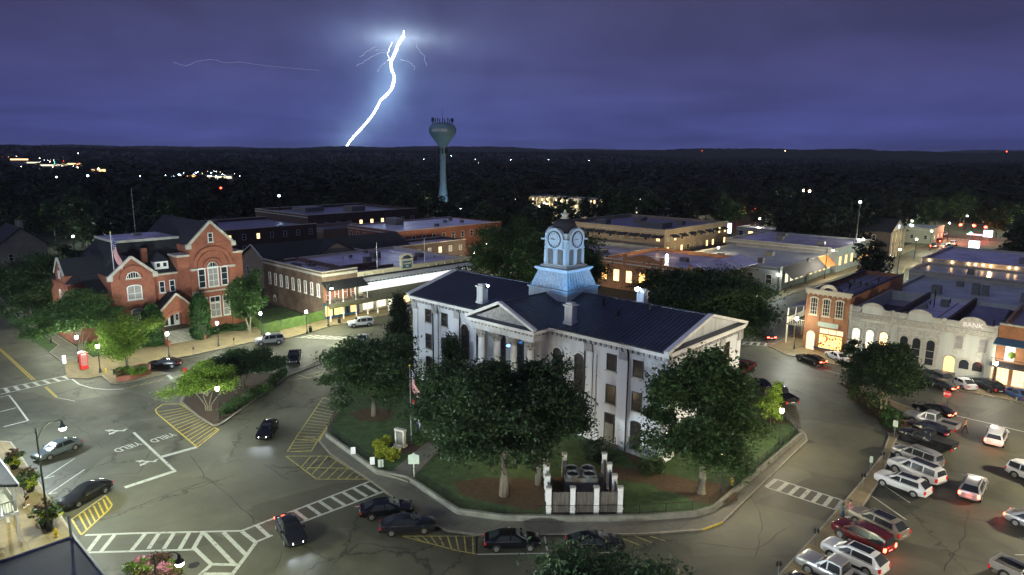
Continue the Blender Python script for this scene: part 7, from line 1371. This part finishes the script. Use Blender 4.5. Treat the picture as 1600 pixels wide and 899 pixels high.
# ------------------------------------------------------------------ people
person('person in pale top and dark shorts walking left on the left pavement', G(21, 797, .14), heading((21, 797), (44, 770)), dict(stride=.22), 'signwhite', 'iron', 'skin', shorts=True)
person('person in blue grey shirt walking beside the flower pot', G(43, 791, .14), heading((43, 791), (20, 800)), dict(stride=.2, armL=(.2, .26, 1.0)), 'bluepaint', 'iron', 'skin', shorts=True)
person('person in pink top and shorts standing at the right crosswalk end', G(1326, 809, .14), heading((1326, 809), (1305, 800)), dict(stride=.08, armL=(.25, .2, 1.55), elbL=(.2, .3, 1.3)), 'flower', 'flower', 'skin', shorts=True)
person('person in green top and blue jeans beside the one in pink', G(1316, 807, .14), heading((1316, 807), (1340, 812)), dict(stride=.1, armR=(.3, -.2, 1.2), elbR=(.1, -.3, 1.15)), 'hedge', 'blue_jeans' if 0 else 'bluepaint', 'skindark')
person('person in bright orange shirt crossing the car park', G(1507, 676), heading((1507, 676), (1560, 690)), dict(stride=.25), 'orangeawn', 'iron', 'skin')
# ------------------------------------------------------------------ far signals, signs and lights
def signal(label, x, y, h, col, arm=0.0, rz=0.0):
    t = px_thing('traffic_signal', label, 'traffic signal', x, y, 0, rz, 'traffic signals on the far street'); MB().tube([(0, 0, 0), (0, 0, h + .6)], .12, 6).obj('pole', 'steel', t)
    if arm: MB().tube([(0, 0, h + .4), (-arm, 0, h + .5)], .08, 6).obj('arm', 'steel', t)
    for k in ((0,) if not arm else (.5, 1.0)):
        x0 = -arm * k; MB().cbox((x0, -.15, h - .9), .4, .3, 1.25).obj('head', 'iron', t); MB().lathe([(.01, -.55), (.52, -.26), (.6, .0), (.52, .26), (.01, .55)], 10).obj('lens', col, t, (x0, -.35, h))
    lamp_light(t, (-arm, -1.0, h), 3500, (1, .06, .03) if col == 'redlight' else (.2, 1, .7), .2, 4); return t
signal('pair of red signals on an arm over the far street', 1540, 380, 6.5, 'redlight', 9, A); signal('single orange red signal at the far right junction', 1538, 372, 4.5, 'redlight', 0, A); signal('green signal beside the white lit sign', 1514, 388, 5.5, 'greensig', 0, A); signal('red signal stacked with a lower one beyond drive in shop', 1180, 352, 8, 'redlight', 0, A)
def lit_sign(label, x, y, h, w, hh, material, rz=RS):
    t = px_thing('lit_sign', label, 'sign', x, y, 0, rz, 'lit signs in town'); MB().tube([(0, .1, 0), (0, .1, h)], .12, 6).obj('post', 'steel', t); MB().box(-w / 2, w / 2, -.2, .0, h - hh, h).obj('sign_box', material, t); MB().box(-w / 2 - .1, w / 2 + .1, .0, .2, h - hh - .1, h + .1).obj('housing', 'iron', t)
lit_sign('tall bright white sign by the far junction', 1519, 405, 6.0, 3.0, 3.6, 'whitesign'); lit_sign('white and blue lit sign at the right far junction', 1542, 378, 4.5, 3, 2.6, 'whitesign'); lit_sign('white sign before the church lawn', 1453, 362, 2.6, 4, 2.2, 'whitesign'); lit_sign('bluish white sign right of the mixed block', 1137, 372, 6, 2.6, 4, 'whitesign'); lit_sign('small red lit strip sign beyond the junction right', 1528, 378, 3, 8, .5, 'pinksign')
lit_sign('round white glow sign on dark roofed house far right', 1576, 402, 3.5, 3.6, 2, 'whitesign')
cv = thing('far_house', 'dark roofed house with pale gable right of the far junction', 'house', G(1575, 415), RS); MB().box(-4, 12, 0, 12, 0, 4.5).obj('wall', 'greywall', cv); gable_roof(MB(), -4, 12, -.2, 12, 4.5, 8.2, .25, 'y', .5).obj('roof', 'shingle', cv); window(cv, 2, 0, 1.5, 1.5, 1.6, 0, 0, 'cream', 'glass', 1, 2, .1)
rl = random.Random(12)
for i, (x, y) in enumerate(((1040, 440), (1120, 425), (1390, 395), (1345, 408), (1422, 372), (1560, 360), (1185, 368), (1215, 358), (1090, 338), (1000, 330), (850, 338), (900, 338), (470, 372), (360, 402), (118, 405), (140, 380), (760, 420), (1130, 330), (1590, 385), (660, 330), (720, 350), (690, 352), (805, 330), (800, 420), (742, 436), (842, 345), (885, 343), (915, 341), (1240, 372), (1470, 350), (1445, 352), (1575, 368), (130, 392), (14, 396), (1402, 428), (1428, 408), (1452, 392), (1480, 376), (1508, 362), (1388, 441))):
    t = px_thing('distant_lamp', 'street lamp glowing among roofs and trees beyond the square', 'street lamp', x, y, 0, 0, 'distant street lamps'); hh = 7 if i != 15 else 5
    link('post', cached('dpost', lambda: MB().tube([(0, 0, 0), (0, 0, 6.8)], .09, 6).mesh('post', 'lampgreen')), t); link('globe', cached('dglobe', lambda: MB().lathe([(.02, -.3), (.3, -.15), (.34, 0), (.2, .25), (.02, .3)], 10, (0, 0, 7)).mesh('globe', 'bulb')), t); lamp_light(t, (0, 0, 6.5), 3200, rl.choice([(1, .9, .6), (1, .8, .45), (.8, 1, .85)]), .3, 30)
LCOL = {'bulb': 'white', 'bulbwarm': 'amber', 'orangeglass': 'orange', 'greensig': 'green', 'redlight': 'red', 'bulbcold': 'bluish white', 'whitesign': 'pale', 'stringbulb': 'orange'}
def far_light(x, y, dist, material, r, label, group):
    label = LCOL[material] + ' ' + label + (', upper edge' if y < 249 else ', lower edge' if 258 < y < 266 else '') + (' at far left' if x < 45 else ' toward its right end' if 85 < x < 140 or 330 < x < 400 else ''); p = D(x, y, dist); lo = hill(dist, math.atan2(p.x, p.y)); t = thing('far_light', label, 'light', p, 0, group); link('globe', cached(('fl', material, r), lambda: MB().lathe([(.02, -r), (r * .8, -r * .6), (r, 0), (r * .8, r * .6), (.02, r)], 8).mesh('globe', material)), t); link('mast', cached(('flm', int(max(4, p.z - lo))), lambda: MB().tube([(0, 0, -max(4, p.z - lo)), (0, 0, 0)], .25, 5).mesh('mast', 'iron')), t)
for i in range(38):
    a = rl.random(); x = -5 + 132 * a; y = 246 + 12 * a + rl.gauss(0, 4.5)
    far_light(x, y, min(1500, 18 * 1067 / max(2, y - 240)), rl.choice(['bulb', 'bulb', 'bulbwarm', 'orangeglass', 'greensig', 'redlight', 'bulbcold', 'whitesign']), rl.choice([.16, .22, .32, .5]), 'light of the hillside commercial strip', 'far left hillside lights')
for i in range(30):
    x = rl.gauss(325, 28); y = 274 + rl.gauss(0, 3.0); far_light(x, y, 17 * 1067 / (y - 240), rl.choice(['bulbcold', 'bulbcold', 'bulb', 'bulbcold', 'stringbulb']), rl.choice([.16, .22, .3]), 'light of the car lot beyond the woods', 'far car lot lights')
for k, (x, y, w_, mt_, lab) in enumerate(((30, 249, 26, 'warmglass', 'added far box with orange glowing front at left end of the hillside strip'), (52, 254, 20, 'whiteglass', 'added far box with white glowing front in the hillside strip'), (84, 258, 34, 'whiteglass', 'long added far box glowing white low on the hillside'), (112, 256, 28, 'warmglass', 'added far box with amber glowing front at right end of the hillside strip'), (154, 266, 14, 'warmglass', 'small added far box glowing amber below the hillside strip'), (300, 276, 16, 'orangeglass', 'added far box glowing orange in the woods'), (342, 277, 20, 'whiteglass', 'added far box glowing white in the woods'))):
    d_ = min(1400, 20 * 1067 / (y - 240)); p = D(x, y, d_); t = thing('far_glow_box', lab, 'store', (p.x, p.y, 0), math.atan2(-p.x, p.y), 'added glowing far boxes'); MB().box(-w_ / 2, w_ / 2, 0, 12, 0, p.z + 1.6).obj('wall', 'greywall', t); MB().box(-w_ / 2 + 1, w_ / 2 - 1, -.2, -.02, p.z - 1.4, p.z + .6).obj('glow_front', mt_, t)  # glowing boxes added so the far light clusters read as lit ground
for x, y, mt_, r in ((154, 264, 'bulbwarm', .7), (218, 275, 'bulb', .5), (230, 275, 'bulbcold', .5), (88, 277, 'bulb', .4), (137, 275, 'bulbcold', .5), (345, 294, 'redlight', .45), (662, 249, 'bulbcold', .45), (705, 244, 'bulbcold', .4), (743, 249, 'bulbcold', .5), (748, 255, 'bulb', .3), (798, 250, 'bulbcold', .6), (843, 246, 'bulbcold', .7), (857, 250, 'bulbcold', .4), (920, 251, 'bulbcold', .5), (1097, 236, 'redlight', .5), (1227, 236, 'bulbwarm', .5), (1573, 237, 'redlight', .9), (122, 240, 'bulb', .6), (1256, 298, 'bulbwarm', .5), (1265, 299, 'bulbwarm', .5), (436, 306, 'bulbcold', .4), (1344, 316, 'bulb', .4)):
    far_light(x, y, 1500 if y < 245 else 17 * 1067 / (y - 240), mt_, r, 'lone light point in dark far woods', 'lone far lights')
# ------------------------------------------------------------------ woods
def wood_proto(seed, mtl, n=1500, leaf=.75, clumps=42):
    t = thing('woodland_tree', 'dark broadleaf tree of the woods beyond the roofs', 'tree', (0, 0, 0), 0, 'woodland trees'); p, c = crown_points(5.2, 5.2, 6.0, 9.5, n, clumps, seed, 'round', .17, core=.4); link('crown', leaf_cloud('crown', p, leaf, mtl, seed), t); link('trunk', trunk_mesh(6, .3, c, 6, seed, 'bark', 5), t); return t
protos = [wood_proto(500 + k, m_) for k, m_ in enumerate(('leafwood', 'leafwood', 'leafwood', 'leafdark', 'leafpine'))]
rw = random.Random(21); placed = 0; used = set()
clear = [(-270, -196, 240, 310), (-260, -186, 80, 178), (-200, -100, 60, 180), (-145, -56, 100, 240), (-100, -40, 195, 330), (-44, 62, 100, 235), (-178, 62, -60, 118), (-265, -110, 8, 34), (-262, -185, 28, 62), (-200, -168, 284, 312), (-128, -92, 250, 280), (-300, -240, 212, 262), (-62, -34, 236, 420)]
for tries in range(6000):
    if placed >= 290: break
    u = rw.random(); dist = 105 + 400 * u ** 1.3; x = rw.uniform(-60, 1660); d = ray(x, 400); k = dist / math.hypot(d.x, d.y); p = Vector((d.x * k, d.y * k, 0)); a, b = AB(p)
    if any(c[0] - 4 < a < c[1] + 4 and c[2] - 4 < b < c[3] + 4 for c in clear): continue
    if any((p - q).length < 5.5 for q in used) if placed < 400 else False: continue
    nm = ('left of city hall' if x < 200 else 'behind city hall and the gabled hall' if x < 560 else 'round the foot of the water tower' if x < 790 else 'beside the lit apartment block' if x < 990 else 'beyond the mixed use block' if x < 1240 else 'before and behind the far church' if x < 1420 else 'right of the far junction'); pos = ('near edge of the' if dist < 200 else 'middle of the' if dist < 300 else 'deep in the'); kd = ('dark green', 'near black', 'dark olive', 'paler green', 'blackish evergreen')[placed % 5]
    used.add(p.freeze()); i = placed % 5; s = rw.uniform(.62, 1.15)
    if placed < 5: o = protos[i]; o.location = p; o.rotation_euler = (0, 0, rw.random() * 6.28); o.scale = (s, s, s * rw.uniform(.9, 1.15))
    else: o = copy_tree(protos[i], None, p, rw.random() * 6.28, None, None, (s, s, s * rw.uniform(.9, 1.15)))
    o['label'] = f"{kd} crown {pos if 'deep' in pos else 'at ' + pos if 'near' in pos else 'in the ' + pos} woods {nm}"; o['group'] = 'woodland trees ' + nm; placed += 1
R = np.random.default_rng(5); NT = 9000
dist = 420 + 3000 * R.random(NT) ** 1.25; th = (R.random(NT) - .5) * 1.7; X = dist * np.sin(th); Y = dist * np.cos(th); Zb = np.array([hill(float(d_), float(t_)) for d_, t_ in zip(dist, th)])
sz = R.uniform(.7, 1.3, NT) * (1 + .28 * np.sin(X / 61 + 1) * np.sin(Y / 83) + .18 * np.sin(X / 23 + Y / 37)); pts = []; PC = 22
off = R.normal(size=(NT, PC, 3)); off /= np.linalg.norm(off, axis=2)[..., None]; off *= (.55 + .45 * R.random((NT, PC, 1)))
P3 = np.stack([X, Y, Zb + 8 * sz], 1)[:, None, :] + off * np.array([5.6, 5.6, 5.2]) * sz[:, None, None]
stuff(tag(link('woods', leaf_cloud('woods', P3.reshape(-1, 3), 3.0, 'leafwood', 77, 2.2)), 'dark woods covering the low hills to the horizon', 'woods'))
for k, (x, y, s, lab) in enumerate(((1262, 392, 1.25, 'tall dark tree left of the group before the far church'), (1300, 396, 1.35, 'tallest dark tree in the group before the far church'), (1338, 398, 1.3, 'broad dark tree before the far church wall'), (1376, 394, 1.0, 'dark tree nearest the far street before the church'), (1232, 384, 1.1, 'dark tree behind the long grey store'), (1435, 372, .6, 'lamp lit green tree on the church lawn'), (1556, 372, .9, 'green lit tree right of the far junction'), (1590, 380, 1.0, 'green lit tree at the right edge beyond the junction'))):
    o = copy_tree(protos[k % 3 if k < 5 else 3], None, G(x, y), k * 1.3, lab, 'trees along the far street', (s, s, s * 1.05))
t = flood('floodlight on the grass at the foot of the water tower', GR(-276, 243, .3), WT.location + Vector((0, 0, 22)), 3600, (.5, .75, 1), 1.2, 'bulb', .3)
# far ridges at the horizon
def ridge(dist, hgt, seed, material, x0, x1):
    r = np.random.default_rng(seed); m = MB(); n = 520; ph = r.random(6) * 6.28
    for i in range(n + 1):
        x = x0 + (x1 - x0) * i / n; d = ray(x, 300); k = dist / math.hypot(d.x, d.y); f = i / n; h = hgt * (1 + .26 * math.sin(f * 11 + ph[0]) + .17 * math.sin(f * 31 + ph[1]) + .06 * math.sin(f * 90 + ph[2]) + .05 * math.sin(f * 170 + ph[3]) + .09 * r.random())
        m.v += [(d.x * k, d.y * k, -5), (d.x * k * 1.0, d.y * k, h), (d.x * k * 1.15, d.y * k * 1.15, h * .7)]
    for i in range(n): a = i * 3; m.f += [(a, a + 3, a + 4, a + 1), (a + 1, a + 4, a + 5, a + 2)]
    return struct(m.obj('far_hills', material))
M['farhill'] = mat('far_wooded_hill', (.03, .04, .03), .95, .3, .004)
ridge(4200, 50, 3, 'farhill', -900, 2500); ridge(6000, 62, 8, 'farhill', -900, 2500); ridge(7800, 70, 4, 'farhill', -900, 2500)
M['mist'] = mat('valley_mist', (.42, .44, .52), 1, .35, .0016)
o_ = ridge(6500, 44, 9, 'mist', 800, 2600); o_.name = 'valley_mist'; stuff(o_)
# ------------------------------------------------------------------ the lightning stroke, far beyond the hills
def stroke(px, dist, r0, r1, material, parent, name='branch', jag=0, seed=1):
    rg = random.Random(seed); pts = []; n = len(px); Q = [px[0]] + list(px) + [px[-1]]
    for i in range(1, n):
        a, b, c, d = Q[i - 1], Q[i], Q[i + 1], Q[i + 2]
        for k in range(5):
            t = k / 5; f = lambda p, q, r, s_: .5 * (2 * q + (r - p) * t + (2 * p - 5 * q + 4 * r - s_) * t * t + (3 * q - p - 3 * r + s_) * t ** 3)
            pts.append((f(a[0], b[0], c[0], d[0]) + rg.uniform(-jag, jag), f(a[1], b[1], c[1], d[1]) + rg.uniform(-jag, jag) * .4))
    pts.append(px[-1]); P = [D(x, y, dist) for x, y in pts]; n = len(P); return MB().tube(P, [(r0 + (r1 - r0) * i / (n - 1)) * rg.uniform(.82, 1.12) for i in range(n)], 8).obj(name, material, parent, smooth=True)
LB = thing('lightning_bolt', 'brilliant white lightning bolt striking the far hills', 'lightning', (0, 0, 0)); LD = 9800
stroke([(631, 56)] + BOLT[2:], LD, 19, 12, 'bolt', LB, 'main_stroke', .45, 2); stroke([(631, 48), (630, 58), (624, 66)], LD, 4, 14, 'bolt', LB, 'main_stroke', .2, 4)
stroke([(613, 66), (607, 80), (605, 84), (608, 92), (606, 95)], LD, 5.0, 3.0, 'boltmid', LB, 'branch', .8, 3)
for k, pp in enumerate(([(604, 82), (590, 84), (574, 93), (557, 104)], [(588, 72), (575, 80), (562, 89)], [(650, 68), (656, 80), (662, 86), (666, 104)], [(626, 93), (640, 98), (646, 103), (648, 110)], [(606, 95), (596, 103), (590, 112)], [(605, 80), (592, 78), (586, 80)])): stroke(pp, LD, 3.8, 2.2, 'boltthin', LB, 'branch', 1.5, 10 + k)
stroke([(270, 97), (290, 103), (305, 97), (330, 93), (352, 98), (375, 97), (400, 101), (425, 104), (470, 108), (500, 110)], LD, 4.0, 2.2, 'boltfaint', LB, 'branch', 1.6, 30)

# ------------------------------------------------------------------ the humid air
hz = MB().box(-9400, 9400, -9400, 9400, -6.5, 110).mesh('haze'); hm = bpy.data.materials.new('haze'); hm.use_nodes = True; ht = hm.node_tree; ht.nodes.clear(); ho = ht.nodes.new('ShaderNodeOutputMaterial'); hv = ht.nodes.new('ShaderNodeVolumePrincipled'); hv.inputs['Color'].default_value = (.82, .88, 1, 1); hv.inputs['Density'].default_value = HAZE; ht.links.new(hv.outputs[0], ho.inputs['Volume']); hz.materials.append(hm)
stuff(link('haze', hz))
